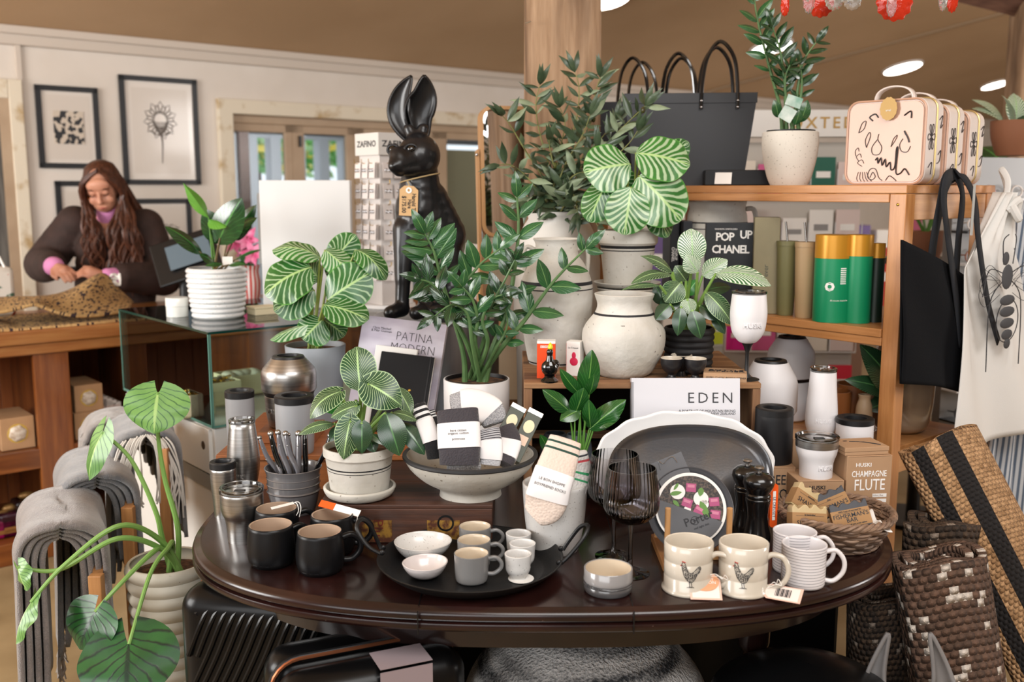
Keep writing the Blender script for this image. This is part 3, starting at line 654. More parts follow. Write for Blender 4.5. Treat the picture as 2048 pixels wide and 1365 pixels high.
# ---- glass display case
KZ = 1.05; K = PZ(416, 665, KZ); CU, CV = .80, .83; zg = .74
gc = thing('display_case', 'glass topped jewellery display case with a white drawer base', 'display case', (K.x, K.y, 0), RU)
m_gl = Mthin('case_glass', '#f2faf6'); m_ge = M('glass_edge_green', '#0f3a33', .1, coat=.5); m_lam = M('white_laminate', '#e4e2dd', .4); m_band = M('grey_band', '#9b9c97', .4)
g = G(); g.box0(0, CU, 0, CV, KZ-.008, KZ); g.build('top_glass', m_gl, gc, smooth=False)
g = G(); e = .0012
g.box0(-e, CU, -e, -.0, KZ-.008, KZ); g.box0(-e, 0, -e, CV, KZ-.008, KZ); g.box0(CU, CU+e, -e, CV, KZ-.008, KZ); g.box0(0, CU, CV, CV+e, KZ-.008, KZ)
g.build('glass_edge', m_ge, gc, smooth=False)
g = G(); g.box0(.004, CU-.004, .002, .007, zg, KZ-.009); g.build('front_glass', m_gl, gc, smooth=False)
g = G(); g.box0(.002, .007, .012, CV-.004, zg, KZ-.009); g.build('side_glass', m_gl, gc, smooth=False)
g = G(); g.box0(0, .008, 0, .003, zg, KZ-.008); g.box0(0, .002, 0, .008, zg, KZ-.008); g.box0(0, .006, CV-.004, CV, zg, KZ-.008); g.box0(0, CU, 0, .003, zg-.006, zg+.002); g.box0(0, .003, 0, CV, zg-.006, zg+.002); g.build('glass_joint', M('glass_joint_green', '#5f8c80', .15), gc, smooth=False)
g = G(); g.box0(.004, CU-.004, .004, CV, 0, zg-.17); g.box0(.01, CU-.01, .01, CV-.01, zg-.17, zg-.012); g.build('cabinet', m_lam, gc, smooth=False, bevel=.003)
g = G(); g.box0(0, CU, 0, CV, zg-.22, zg-.17); g.build('band', m_band, gc, smooth=False)
g = G(); g.box0(-.002, .012, .03, CV-.03, zg-.165, zg-.015); g.build('drawer', m_lam, gc, smooth=False, bevel=.002); dro = gc.children[-1]
g = G(); g.lathe([(.0001, 0), (.014, 0), (.014, .001), (.0001, .001)], 20, T=TR((-.0035, .075, zg-.075)) @ RYm(PI/2)); g.build('finger_hole', M('hole_dark', '#4b3a28', .8), dro)
def kin(px, py, z): p = PZ(px, py, z); return p
m_cream = M('cream_card', '#e9dcb8', .6)
def jewel_box(px, py, w, d, h, label, kind):
    p = kin(px, py, zg); t = thing('jewellery_tray', label, 'tray', p, RU); g = G(); tt = .005
    g.box0(-w/2, w/2, 0, d, 0, .005); g.box0(-w/2, w/2, 0, tt, 0, h); g.box0(-w/2, w/2, d-tt, d, 0, h); g.box0(-w/2, -w/2+tt, 0, d, 0, h); g.box0(w/2-tt, w/2, 0, d, 0, h)
    g.build('tray_body', m_cream, t, smooth=False); g = G(); rr = random.Random(int(px))
    if kind == 'pouch':
        for i in range(4): g.ball((-w*.3 + i*w*.2, d*.5, h*.9), .035, 12, sc=(.8, 1.1, .5), rot=(0, .2, i))
        g.build('pouches', M('cream_pouch', '#dcd6c4', .6), t)
    else:
        for i in range(46):
            c = (rr.uniform(-w*.42, w*.42), rr.uniform(d*.1, d*.9), h*.8 + rr.uniform(0, .02)); g.tube([(c[0]+.012*cos(a), c[1]+.012*sin(a), c[2]+.005*sin(a+i)) for a in [k*PI/4 for k in range(8)]], .0022, 4, closed=True, mi=i % 2)
        g.box0(-w*.45, w*.45, d*.1, d*.9, h*.3, h*.75)
        g.build('jewellery', [M('gold', '#d9b24a', .25, 1), M('silver', '#dddddd', .2, 1)], t)
jewel_box(395, 834, .13, .12, .075, 'cream tray heaped with gold rings at the front left of the glass case', 'ring')
jewel_box(452, 812, .13, .12, .085, 'cream tray heaped with gold rings behind the corner edge of the glass case', 'ring')
jewel_box(500, 790, .16, .14, .075, 'cream tray of soft pouches inside the glass case, behind the grey cup', 'pouch')

# ---- ribbed pot with dark glossy leaves, on the case
m_ribw = M('white_ribbed_glaze', '#dfe0df', .3, coat=.5, speck=('#b8b4aa', 180, .68))
def stand(px, py, z): return PZ(px, py, z)
def ppx(loc, prof):
    """(half width px, row px) measured on the thing -> (radius, height over its base)"""
    out = []
    for hw, y in prof:
        p = PY(ppx.cx, y, loc.y); out.append((hw / ppm(p), p.z - loc.z))
    return out
def pprof(cx, loc, prof): ppx.cx = cx; q = ppx(loc, prof); z0 = q[0][1]; z1 = q[-1][1]; return [(r, (z - z0) * (z1 / (z1 - z0)) if z1 != z0 else 0) for r, z in q]
def ribs(prof, n, amp, steps=8):
    (r0, z0), (r1, z1) = prof[0], prof[-1]; out = []; N = n*steps
    for i in range(N+1):
        t = i/N; z = z0 + (z1-z0)*t
        for (ra, za), (rb, zb) in zip(prof, prof[1:]):
            if za <= z <= zb + 1e-9: r = ra + (rb-ra)*(z-za)/max(zb-za, 1e-9)
        out.append((r + amp*abs(sin(PI*n*t)) - amp*.5, z))
    return out
m_soil = M('potting_soil', '#33241b', .95, col2='#6b4c34', vs=60, bump=1, bs=90, bd=.006)
def soil(t, r, z, name='soil', n=24): g = G(); g.lathe([(.0001, z+.006), (r*.5, z+.004), (r, z)], n, fr=lambda a, z: 1 + .02*sin(a*7)); return g.build(name, m_soil, t)
L0 = stand(437, 634, KZ)
rp = thing('potted_plant', 'dark leafed arrowhead plant in a white ribbed pot on the glass case', 'potted plant', L0)
pf = pprof(437, L0, [(49, 640), (54, 600), (58, 560), (58, 536)]); H = pf[-1][1]
g = G(); g.lathe(vessel(ribs(pf, 10, .006), .006), 56); g.build('pot', m_ribw, rp); soil(rp, pf[-1][0]-.008, H-.02)
m_dk = Mleaf('arrowhead_leaf', '#1f4a20', '#15361a', '#2f6a2c', 7, .04, .06, .8, .3, .22, mid='#4a8a3c', coat=.5)
m_lt = Mleaf('new_leaf', '#5f9a34', '#4e8a2c', '#86b858', 7, .05, .06, .8, .3, .3, coat=.4); m_stk = M('green_stalk', '#5b8a3a', .45); m_stkr = M('reddish_stalk', '#6d5a35', .45)
def px_leaf(t, cx, loc, base, tip, w, N, shape='heart', mats=None, root=None, dY=0, dYt=None, sag=(0, 0, 0), r=.003, name='leaf', **k):
    """leaf measured on the photo: base and tip pixels, at depths loc.y+dY"""
    g = G(); B = PY(base[0], base[1], loc.y + dY) - loc; T = PY(tip[0], tip[1], loc.y + (dY if dYt is None else dYt)) - loc; Wd = w / ppm(B + loc)
    leaf(g, B, T, N, Wd, shape, **k)
    if root is not None: stalk(g, root, B, sag, r*1.3, r*.8)
    return g.build(name, mats, t)
rt = V((0, 0, H-.02))
for base, tip, w, N, sh, mt, dy, kw in (
    ((417, 436), (366, 366), 26, (.3, -1, .2), 'lance', m_lt, -.01, dict(fold=.9)), ((418, 440), (452, 455), 34, (.2, -.8, .8), 'oval', m_lt, -.02, dict(fold=.3)), ((398, 503), (331, 453), 40, (-.1, -.5, .9), 'oval', m_dk, -.03, dict(fold=.3, lobe=.1)),
    ((441, 480), (408, 418), 50, (0, -1, .4), 'heart', m_dk, .02, dict(lobe=.12)), ((440, 476), (484, 396), 66, (.15, -1, .35), 'heart', m_dk, -.02, dict(lobe=.15)),
    ((458, 472), (514, 436), 46, (0, -.7, .8), 'heart', m_dk, .02, dict(lobe=.15)), ((470, 474), (513, 410), 36, (.1, -1, .4), 'heart', m_dk, .05, dict(lobe=.1)), ((470, 520), (522, 500), 20, (0, -.5, 1), 'oval', m_dk, -.02, dict()),
    ((428, 526), (398, 508), 26, (0, -.6, .8), 'oval', m_dk, -.05, dict()), ((458, 530), (492, 528), 18, (0, -.6, .8), 'oval', m_dk, -.05, dict()), ((445, 528), (410, 532), 16, (0, -.6, .8), 'oval', m_dk, -.07, dict())):
    px_leaf(rp, 437, L0, base, tip, w, N, sh, [mt, m_stkr if base[1] > 470 else m_stk], rt + V((rnd.uniform(-.015, .015), rnd.uniform(-.015, .015), 0)), dy, dy - .03, (0, 0, .01), .0028, droop=.08, **{'fold': .25, **kw})
g = G(); p = PY(455, 522, L0.y-.03) - L0; g.box(.035, .001, .03, p, (R(-20), 0, .2)); g.build('plant_tag', m_paper, rp, smooth=False)

for px, py, hw, h, lab, nm in ((355, 633, 22, 38, 'round white lidded tin on the glass case, left of the ribbed pot', 'round_tin'),):
    L = stand(px, py, KZ); s = ppm(L); t = thing(nm, lab, 'tin', L); g = G(); r = hw/s; hh = h/s
    g.lathe([(.0001, 0), (r*.96, 0), (r*.97, hh*.55), (.0001, hh*.55)], 40); g.build('tin_body', M('enamel_white', '#dfe0da', .3, coat=.4), t, bevel=.001); g = G(); g.lathe([(.0001, hh*.56), (r, hh*.56), (r, hh*.96), (r*.95, hh), (.0001, hh)], 40); g.build('lid', MATS['enamel_white'], t)
L = stand(534, 630, KZ); t = thing('pale_box', 'flat pale box on the glass case between the ribbed pot and the calathea', 'box', L, RU); g = G(); g.box0(-.045, .045, 0, .07, 0, .022); g.build('carton', m_cream, t, smooth=False, bevel=.002); g = G(); g.box0(-.047, .047, -.002, .072, .0225, .03); g.build('lid', m_cream, t, smooth=False, bevel=.002)
# big white box
L = stand(616, 616, KZ); s = ppm(L); t = thing('white_display_box', 'tall plain white box standing on the glass case behind the calathea', 'box', L); w = 178/s; h = (616-364)/s
g = G(); g.box0(-w/2, w/2, 0, .05, 0, h); g.build('box_body', M('plain_white_card', '#dcdcdb', .5), t, smooth=False, bevel=.002); g = G(); g.box0(-w/2-.012, -w/2-.001, .01, .045, h*.35, h*.9); g.build('side_flap', M('grey_card', '#8a8885', .6), t, smooth=False)

# earring spinner
L = stand(776, 612, KZ); s = ppm(L); t = thing('earring_stand', 'white jewellery spinner with carded earrings on brass hooks beside the hare', 'display stand', L, R(40))
wd = .165; hh = PY(776, 268, L.y).z - KZ; zb = PY(776, 312, L.y).z - KZ
g = G(); g.lathe([(.0001, 0), (.11, 0), (.105, .012), (.0001, .012)], 36); g.build('base', m_white, t)
g = G(); g.box0(-wd/2+.012, wd/2-.012, -wd/2+.012, wd/2-.012, .013, zb); g.build('panel', M('frosted_panel', '#dcd6d2', .3, coat=.3), t, smooth=False)
g = G(); g.box0(-wd/2, wd/2, -wd/2, wd/2, zb, hh); hdr = g.build('header', M('header_card', '#d8d5d0', .5), t, smooth=False, bevel=.001)
m_gold = M('brass', '#b08d3e', .3, 1); m_ink = M('black_ink', '#26262a', .6); m_silver = M('silver_bits', '#c9c9cc', .2, 1)
for k, a in enumerate((0, PI/2, -PI/2)):
    T = RZ(a) @ TR((0, -wd/2-.0006, (zb+hh)/2)); text('ZAFINO', .032, T, m_ink, hdr, sx=1.15, bold=.0006)
m_card = M('pearl_card', '#e4dcd8', .35, coat=.3)
for face, rzz in ((0, 0), (1, -PI/2)):
    for row in range(6):
        for colm in range(3):
            z = zb - .03 - row*.077; x = (colm-1)*.05
            T = RZ(rzz) @ TR((x, -wd/2+.012, z))
            c = thing('earring_card', None, None); c.parent = t; c.matrix_local = T; c.name = 'earring_card'
            g = G(); g.tube([(0, 0, 0), (0, -.03, 0), (0, -.036, .004)], .0013, 5); g.tube([(0, -.036, .003), (0, -.036, .016)], .0013, 5); g.build('hook', m_gold, c)
            g = G(); g.box(.04, .001, .058, (0, -.022, -.026), (R(-4), 0, 0)); g.box(.038, .001, .056, (0.002, -.014, -.027), (R(-4), 0, 0)); g.build('card', m_card, c, smooth=False)
            g = G()
            for sx_ in (-.008, .008): g.tube([(sx_+.005*cos(q), -.026, -.026+.006*sin(q)) for q in [j*PI/3 for j in range(6)]], .0016, 4, closed=True)
            g.build('earrings', m_silver, c)
# =====================================================================  the oval table and what stands on its front half
TZ = .75
m_mah = M('dark_mahogany', '#2a1310', .26, col2='#170a09', vs=7, coat=.2, bump=.03, bs=40, speck=('#8a7a70', 260, .80))
m_mah_e = M('mahogany_edge', '#1e0e0b', .28, col2='#0f0808', vs=9, coat=.5)
tb = thing('oval_table', 'dark mahogany oval extending table carrying mugs, pans and plants', 'table', (.065, 2.26, 0))
def tout(n=200, off=0):
    pts = []
    for i in range(n):
        a = 2*PI*i/n; c, s = cos(a), sin(a); A = .775 - off
        if s < 0: e, B = 2/2.6, .56 - off
        else: e, B = 2/3.5, .645 - off
        pts.append((math.copysign(abs(c)**e, c)*A, math.copysign(abs(s)**e, s)*B))
    return pts
def ring_surface(g, rings, close=True):
    n = len(rings[0][0]); v = []; f = []
    for pts, z in rings: v += [(p[0], p[1], z) for p in pts]
    for j in range(len(rings)-1):
        for i in range(n): i2 = (i+1) % n; f.append((j*n+i, j*n+i2, (j+1)*n+i2, (j+1)*n+i))
    if close: f.append(tuple(range(n-1, -1, -1))); b = (len(rings)-1)*n; f.append(tuple(b+i for i in range(n)))
    g.add(v, f)
g = G(); ring_surface(g, [(tout(off=o), z) for o, z in ((.06, TZ-.045), (.006, TZ-.045), (0, TZ-.041), (-.002, TZ-.035), (0, TZ-.029), (.008, TZ-.026), (.009, TZ-.023), (.0, TZ-.021), (-.002, TZ-.015), (0, TZ-.009), (.004, TZ-.004), (.013, TZ-.0022), (.014, TZ-.0006), (.017, TZ))])
g.build('tabletop', m_mah, tb, angle=50)
for x in (-.235, .155): g = G(); g.box0(x-.0009, x+.0009, -.54, .62, TZ-.0002, TZ+.0004); g.build('leaf_seam', m_black, tb, smooth=False)
for x in (-.235, .155): g = G(); g.box0(x-.001, x+.001, -.5635, -.556, TZ-.044, TZ-.003); g.build('edge_seam', m_black, tb, smooth=False)
g = G(); ring_surface(g, [(tout(120, .10), TZ-.12), (tout(120, .10), TZ-.046)]); g.build('apron', m_mah_e, tb)
for sx in (-1, 1):
    for sy in (-1, 1):
        g = G(); g.lathe(smp([(.02, 0), (.024, .03), (.016, .08), (.03, .16), (.022, .25), (.036, .42), (.022, .5), (.034, .53), (.034, .63)], 3), 24, T=TR((sx*.46, sy*.30 + .08, 0))); g.build('leg', m_mah_e, tb)

def turned(name, label, cat, cx, yb, zs, prof, mat, part='body', t=.004, floor=None, smooth=3, n=56, group=None, fr=None, rz=0, solid=False):
    L = PZ(cx, yb, zs); th = thing(name, label, cat, L, rz, group); pf = pprof(cx, L, [(prof[0][0], yb)] + list(prof[1:]) if prof[0][1] != yb else prof)
    pf = [(r, z) for r, z in pf]
    g = G()
    if solid: p = smp(pf, smooth) if smooth else pf; g.lathe([(.0001, p[0][1])] + p + [(.0001, p[-1][1])], n, fr=fr)
    else: g.lathe(vessel(pf, t, floor, smooth), n, fr=fr)
    b = g.build(part, mat, th, angle=50); th['h'] = pf[-1][1]; del th['h']
    return th, L, pf, b
def lp(L, px, py, dY=0): return PY(px, py, L.y + dY) - L
def sub(child, parent): child.parent = parent; return child

# ---- four black mugs
m_blk = M('matte_black_glaze', '#0e0e10', .36, spec=.35); m_tanin = M('tan_glaze', '#b59c86', .3, coat=.4)
def mug(name, label, cx, yr, zs, rt, rm, h, mats, hand_a=0, hr=(.026, .036), hth=.0055, group=None, foot=0, txt=None, Yc=None, prof=None, lip=.004, hz=.5, hflat=.75):
    """mug placed by the centre row yr of its rim"""
    L = PZ(cx, yr, zs + h); L.z = zs; t = thing(name, label, 'mug', L, hand_a, group)
    pf = prof or [(rm*.80, 0), (rm*.93, h*.1), (rm, h*.3), (rm*.99, h*.6), (rt, h)]
    p = smp(pf, 4); g = G(); g.lathe([(.0001, 0)] + p + [(p[-1][0]-.0015, h+.0008)], 56); g.build('body', mats[0], t, angle=60)
    g = G(); q = [(r-lip, z) for r, z in reversed(p) if z > .006]; g.lathe([(p[-1][0]-.0015, h+.0008), (p[-1][0]-lip*.8, h+.0004)] + q + [(.0001, .006)], 56); g.build('glazed_inside', mats[1], t, angle=60)
    a, b = hr; zc_ = h*hz; rx = [r for r, z in p if z >= zc_][0] - .002
    pts = catmull([(rx, 0, zc_ + b*.86), (rx + a*.55, 0, zc_ + b*.98), (rx + a, 0, zc_ + b*.45), (rx + a*.98, 0, zc_ - b*.25), (rx + a*.5, 0, zc_ - b*.8), (rx, 0, zc_ - b*.8)], 5)
    g = G(); g.tube(pts, hth, 10); g.build('handle', mats[2] if len(mats) > 2 else mats[0], t)
    if txt:
        o = text(txt[0], txt[1], RZ(txt[3]) @ TR((0, 0, txt[2])), mats[0], t, ext=.0006, wrap=rm*.90, bold=.0004)
    return t
MB_ = (m_blk, m_tanin); lc = ('LE CREUSET', .0095, .014, R(0))
k = dict(zs=TZ, rt=.0435, rm=.0475, h=.082, mats=MB_, hth=.0062, hr=(.034, .028), group='black stoneware mugs')
gm = 'black stoneware mugs'
def lcm(label, cx, yr, ha):
    t = mug('mug', label, cx, yr, hand_a=ha, **k)
    text('LE CREUSET', .0105, RZ(-ha) @ TR((0, 0, .0125)), m_blk, t, ext=.0008, wrap=.0440, bold=.0003, spacing=1.15); return t
lcm('black mug at the front left of the four, nearest the steel tumbler', 541, 1050, R(35))
lcm('black mug at the front right of the four, nearest the black pan', 639, 1063, R(18))
t3 = lcm('black mug behind, left, holding a white tag across its rim', 553, 1017, R(25))
t4 = lcm('black mug behind, right, with an orange and white tag on its rim', 664, 1029, R(8))
L = PZ(565, 1012, TZ+.088)
tg = thing('paper_tag', 'white paper tag lying across the rim of the rear left black mug', 'tag', L, R(12)); g = G(); g.box(.048, .014, .001, (0, 0, 0), (0, R(-8), R(10))); g.build('card', m_paper, tg, smooth=False)
g = G(); g.tube(catmull([(.024, .004, .004), (.034, -.002, .006), (.038, -.012, -.004), (.034, -.016, -.022)], 4), .0008, 5); g.tube(catmull([(.024, .004, .004), (.03, -.006, .004), (.033, -.014, -.008), (.028, -.018, -.018)], 4), .0008, 5); g.build('string', m_paper, tg)
L = PZ(678, 1017, TZ+.09)
tg = thing('paper_tag', 'orange and white swing tag on the rear right black mug', 'tag', L, R(-15)); T = Euler((R(38), R(10), 0)).to_matrix().to_4x4()
g = G(); g.box(.058, .016, .001, (.018, 0, 0), T=T); g.build('card', m_paper, tg, smooth=False); g = G(); g.box(.034, .0162, .0012, (-.027, 0, 0), T=T); g.build('orange_end', M('tag_orange', '#f05a18', .5), tg, smooth=False)
g = G(); g.tube([T @ V((.044, -.004, .0)), (.046, -.012, -.016), (.04, -.01, -.03)], .0007, 5); g.build('string', m_paper, tg)

# ---- brushed steel cups
m_steel = M('brushed_steel', '#b9b7b4', .32, 1, col2='#a3a19e', vs=5, stretch=(1, 1, 60)); m_clear = Mthin('clear_plastic', '#f8f9f9', .12, 1.5, 1.8); m_gask = M('black_rubber', '#141416', .45)
def clear_lid(th, r, z, h=.012):
    g = G(); g.lathe([(r*.96, z), (r*1.04, z+.001), (r*1.05, z+h*.8), (r*1.0, z+h), (r*.88, z+h), (r*.84, z+h*.45), (.0001, z+h*.45), (.0001, z+h*.2), (r*.8, z+h*.2), (r*.9, z)], 48); o = g.build('clear_lid', m_clear, th)
    g = G(); g.box(r*.5, r*.3, .003, (0, -r*.3, z+h*.55)); g.build('sip_slider', m_gask, th, bevel=.001)
    g = G(); g.lathe([(r*.9, z+h*.1), (r*.935, z+h*.1), (r*.935, z+h*.3), (r*.9, z+h*.3)], 40); g.build('gasket', M('grey_gasket', '#9a9c9e', .4), th)
def cup_lid(th, r, z, h, mat=None, hole=.62):
    g = G(); g.lathe([(r*.985, z-.001), (r*1.03, z), (r*1.03, z+h*.85), (r*.97, z+h), (r*hole*1.08, z+h), (r*hole, z+h*.85), (r*hole, z+h*.2), (.0001, z+h*.2)], 48); return g.build('black_lid', mat or m_gask, th, angle=35)
t, L, pf, b = turned('steel_tumbler', 'wide brushed steel tumbler with a clear lid at the left end of the table', 'tumbler', 487, 1080, TZ, [(30, 1080), (33, 1040), (39, 1025), (42, 1010), (42, 984)], m_steel, smooth=4)
clear_lid(t, pf[-1][0], pf[-1][1]); 
t, L, pf, b = turned('steel_flute', 'tall slim brushed steel flute with a clear lid behind the wide tumbler', 'flute', 491, 1012, TZ, [(17, 1012), (20, 985), (29, 950), (32, 920), (30, 890), (25, 846)], m_steel, smooth=4)
clear_lid(t, pf[-1][0], pf[-1][1], .010); s = ppm(L); text('HUSKI', .014, RZ(-.25) @ TR((0, 0, (1012-946)/s*1.02)), m_steel, t, ext=.0012, wrap=28.6/s+.0012, bold=.0006, spacing=1.1)
t, L, pf, b = turned('steel_cup', 'steel cup with a black lid at the far left edge of the table', 'tumbler', 450, 1032, TZ, [(20, 1032), (22, 1000), (25, 960), (25, 936)], m_steel, smooth=3)
cup_lid(t, pf[-1][0], pf[-1][1], .016)
# ---- grey crock of knife handles
m_greyg = M('grey_gloss_glaze', '#6f6e70', .2, coat=.7, col2='#7c7a7c', vs=6); m_greyi = M('tan_crock_inside', '#8f8272', .3, coat=.5)
t, L, pf, b = turned('utensil_crock', 'glossy grey ringed crock full of table knives', 'crock', 589, 1022, TZ, [(40, 1022), (44, 1012), (50, 985), (52, 960), (53, 945), (57, 934)], m_greyg, t=.004, smooth=5, fr=None)
g = G()
for zz in (952, 965, 979): zq = PY(589, zz, L.y).z - L.z; r = 52/ppm(L); g.lathe([(r-.002, zq-.0035), (r+.0012, zq), (r-.002, zq+.0035)], 56)
g.build('raised_rings', m_greyg, t); CL = L; ch = pf[-1][1]
m_khb = M('black_knife_horn', '#0d0d0e', .12, coat=1); m_khg = M('grey_knife_horn', '#6d6d73', .15, coat=1)
for i, (tx, ty, bx, by, dk, w, dy, lab) in enumerate(((519, 876, 556, 948, 0, 7, -.01, 'grey curved knife handle leaning furthest left in the crock'), (541, 868, 568, 950, 1, 9, -.028, 'black knife handle, second from left in the crock'), (556, 866, 580, 950, 0, 9, -.034, 'grey knife handle beside the black one at left in the crock'), (571, 868, 597, 950, 0, 9, -.036, 'long grey knife handle at the centre front of the crock'),
        (577, 870, 590, 945, 0, 6, .01, 'thin grey knife handle behind the centre of the crock'), (597, 868, 597, 948, 0, 10, -.03, 'dark grey knife handle standing upright in the crock'), (610, 866, 611, 944, 1, 9, -.02, 'shiny black knife handle standing upright, right of centre in the crock'), (660, 872, 630, 944, 1, 8, .005, 'black knife handle leaning right out of the crock'), (556, 926, 563, 950, 0, 6, -.04, 'short grey handle end just clearing the front rim of the crock'), (535, 920, 548, 934, 0, 6, .02, 'steel ringed handle end at the back left rim of the crock'))):
    A = PY(tx, ty, L.y + dy*.5); B = PY(bx, by, L.y + dy); bot = V((L.x + (B.x-L.x)*.45, L.y + dy*.5, L.z+.012)); th = thing('table_knife', lab, 'knife', bot, 0, 'knives standing in the grey crock'); r = w/ppm(A)*.85
    bend = V(((B.x-A.x)*-.12, 0, 0)); pts = catmull([bot, B, A.lerp(B, .5)+bend, A], 5); pts = [p - bot for p in pts]; nn = len(pts)
    g = G(); g.tube(pts[4:], [r*(.72 + .35*sin(PI*q/(nn-5))) if q < nn-5 else r*.5 for q in range(nn-4)], 10, flat=.7); g.build('handle', m_khb if dk else m_khg, th)
    g = G(); g.tube(pts[:5], r*.5, 6, flat=.3); g.build('blade', m_steel, th); g = G(); g.ball(pts[-1], r*.85, 10); g.ball(pts[-4] + V((0, -r*.9, 0)), r*.25, 6); g.build('steel_cap', m_steel, th)

# ---- antique crate and what stands on it
m_old = Mwood('antique_crate_wood', '#5b3420', '#2e190f', 4, 'X', .6, .15, .6, '#160c08'); ZC = .836
cr = thing('antique_crate', 'long low dark antique wooden crate with worn printing on its face', 'crate', (-.11, 2.045, TZ)); w0 = (640-1024)/ppm((0, 2.05, .8)) + .11; w1 = (985-1024)/ppm((0, 2.05, .8)) + .11
g = G(); hh = ZC - TZ
g.box0(w0, w1, 0, .012, 0, hh-.009); g.box0(w0, w1, .33, .342, 0, hh-.009); g.box0(w0, w0+.012, .012, .33, 0, hh-.009); g.box0(w1-.012, w1, .012, .33, 0, hh-.009); g.box0(w0, w1, 0, .342, 0, .004); g.build('crate_body', m_old, cr, smooth=False, bevel=.002)
g = G(); g.box0(w0-.001, w1+.001, -.001, .17, hh-.0088, hh); g.box0(w0-.001, w1+.001, .172, .343, hh-.0088, hh); g.build('lid', m_old, cr, smooth=False, bevel=.002)
m_yl = M('faded_yellow_print', '#8f6a26', .8, col2='#4a2412', vs=60, vr=(.4, .6)); m_rd = M('faded_red_print', '#7c2a16', .8, col2='#34180e', vs=60)
xx = (766-1024)/950 + .11
for a, b in ((-.05, .015), (.09, .16)): g = G(); g.box0(xx+a, xx+b, -.0012, 0, .003, .051); g.build('faded_print', m_yl, cr, smooth=False)
text('Plus', .03, TR((xx-.015, -.0016, .028)) @ RYm(PI/2), m_rd, cr, sx=1.1); g = G(); g.lathe([(.014, 0), (.018, 0), (.018, .0008), (.014, .0008)], 24, T=TR((w1-.10, -.0006, .045)) @ RX(PI/2)); g.build('burnt_stamp', m_black, cr)
m_stone = M('chalky_white_pot', '#cdcac2', .75, col2='#bdb8ad', vs=10, speck=('#8d867a', 120, .72), bump=.55, bs=70, bd=.002)
def potmat(name, bands): return M(name, '#cdcac2', .75, col2='#bdb8ad', vs=10, speck=('#8d867a', 120, .72), bump=.55, bs=70, bd=.002, bands=bands)
t, L, pf, b = turned('potted_philodendron', 'white veined philodendron in a chalky pot with saucer, on the antique crate', 'potted plant', 720, 992, ZC, [(53, 992), (66, 986), (72, 974), (71, 971)], m_stone, 'saucer', t=.005, smooth=2)
s = ppm(L); zb = .008; zt = PY(720, 892, L.y).z - L.z; q = [(57/s, zb), (66/s, zb+(zt-zb)*.78), (67/s, zb+(zt-zb)*.8), (70.5/s, zb+(zt-zb)*.84), (70.5/s, zt)]
m_b = potmat('banded_pot_birkin', [(zb+(zt-zb)*.60, zb+(zt-zb)*.63, '#1d1d20'), (zb+(zt-zb)*.545, zb+(zt-zb)*.56, '#1d1d20')])
g = G(); g.lathe(vessel(q, .006), 56); g.build('pot', m_b, t, angle=35); soil(t, 64/s, zt-.012); PL = L; ph = zt - .012
m_bk = Mleaf('birkin_leaf', '#1f4a26', '#183d1f', '#b4cb98', 14, .08, .14, .75, .35, .35, mid='#a9c98a', nz=.05, edge='#9ab78a')
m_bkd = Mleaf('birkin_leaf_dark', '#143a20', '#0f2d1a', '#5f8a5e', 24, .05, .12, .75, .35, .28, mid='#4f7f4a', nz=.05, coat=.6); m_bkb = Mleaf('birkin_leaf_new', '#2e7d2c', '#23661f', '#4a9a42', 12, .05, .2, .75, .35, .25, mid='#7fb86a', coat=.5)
m_bks = M('philodendron_stalk', '#7c9f4e', .4)
for base, tip, w, N, sh, mt, dy, dt, kw in (
    ((721, 782), (714, 694), 74, (0, -1, .25), 'round', m_bk, 0, .03, dict(fold=.15)), ((681, 784), (620, 838), 60, (-.35, -.7, .7), 'heart', m_bk, -.01, -.03, dict(fold=.25, lobe=.12, droop=.2)), ((738, 768), (803, 812), 80, (.1, -1, .45), 'heart', m_bk, -.04, -.05, dict(fold=.2, lobe=.25, droop=.15)),
    ((792, 775), (824, 832), 38, (.5, -.8, .5), 'oval', m_bk, .02, .01, {}), ((712, 812), (662, 836), 42, (-.1, -.8, .8), 'heart', m_bk, -.05, -.06, dict(fold=.35, lobe=.15)), ((668, 848), (598, 870), 30, (0, -.6, .9), 'oval', m_bk, -.03, -.05, dict(fold=.3, droop=.15)),
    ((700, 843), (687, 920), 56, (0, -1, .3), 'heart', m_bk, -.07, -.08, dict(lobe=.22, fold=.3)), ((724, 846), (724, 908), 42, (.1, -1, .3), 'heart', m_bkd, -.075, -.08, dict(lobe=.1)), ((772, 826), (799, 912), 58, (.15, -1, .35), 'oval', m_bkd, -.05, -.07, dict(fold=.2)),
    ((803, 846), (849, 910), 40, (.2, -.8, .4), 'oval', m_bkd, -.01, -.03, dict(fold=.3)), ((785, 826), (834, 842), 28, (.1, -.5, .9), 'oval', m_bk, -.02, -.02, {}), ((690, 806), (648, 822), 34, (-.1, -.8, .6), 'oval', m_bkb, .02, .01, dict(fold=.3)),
    ((740, 868), (772, 894), 18, (0, -.6, .9), 'lance', m_bkd, -.06, -.07, {}), ((712, 800), (716, 842), 20, (0, -1, .1), 'lance', m_bkb, 0, .0, dict(fold=.6)), ((745, 850), (768, 838), 30, (0, -.8, .5), 'oval', m_bkb, .01, .02, {}), ((680, 852), (660, 884), 24, (0, -.8, .5), 'oval', m_bkd, -.0, -.02, {}), ((740, 880), (750, 905), 26, (0, -1, .3), 'oval', m_bkd, -.04, -.05, {})):
    px_leaf(t, 720, L, base, tip, w, N, sh, [mt, m_bks], V((rnd.uniform(-.012, .012), rnd.uniform(-.012, .006), ph)), dy, dt, (0, 0, .015), .0042, nu=10, **{'droop': .1, **kw})

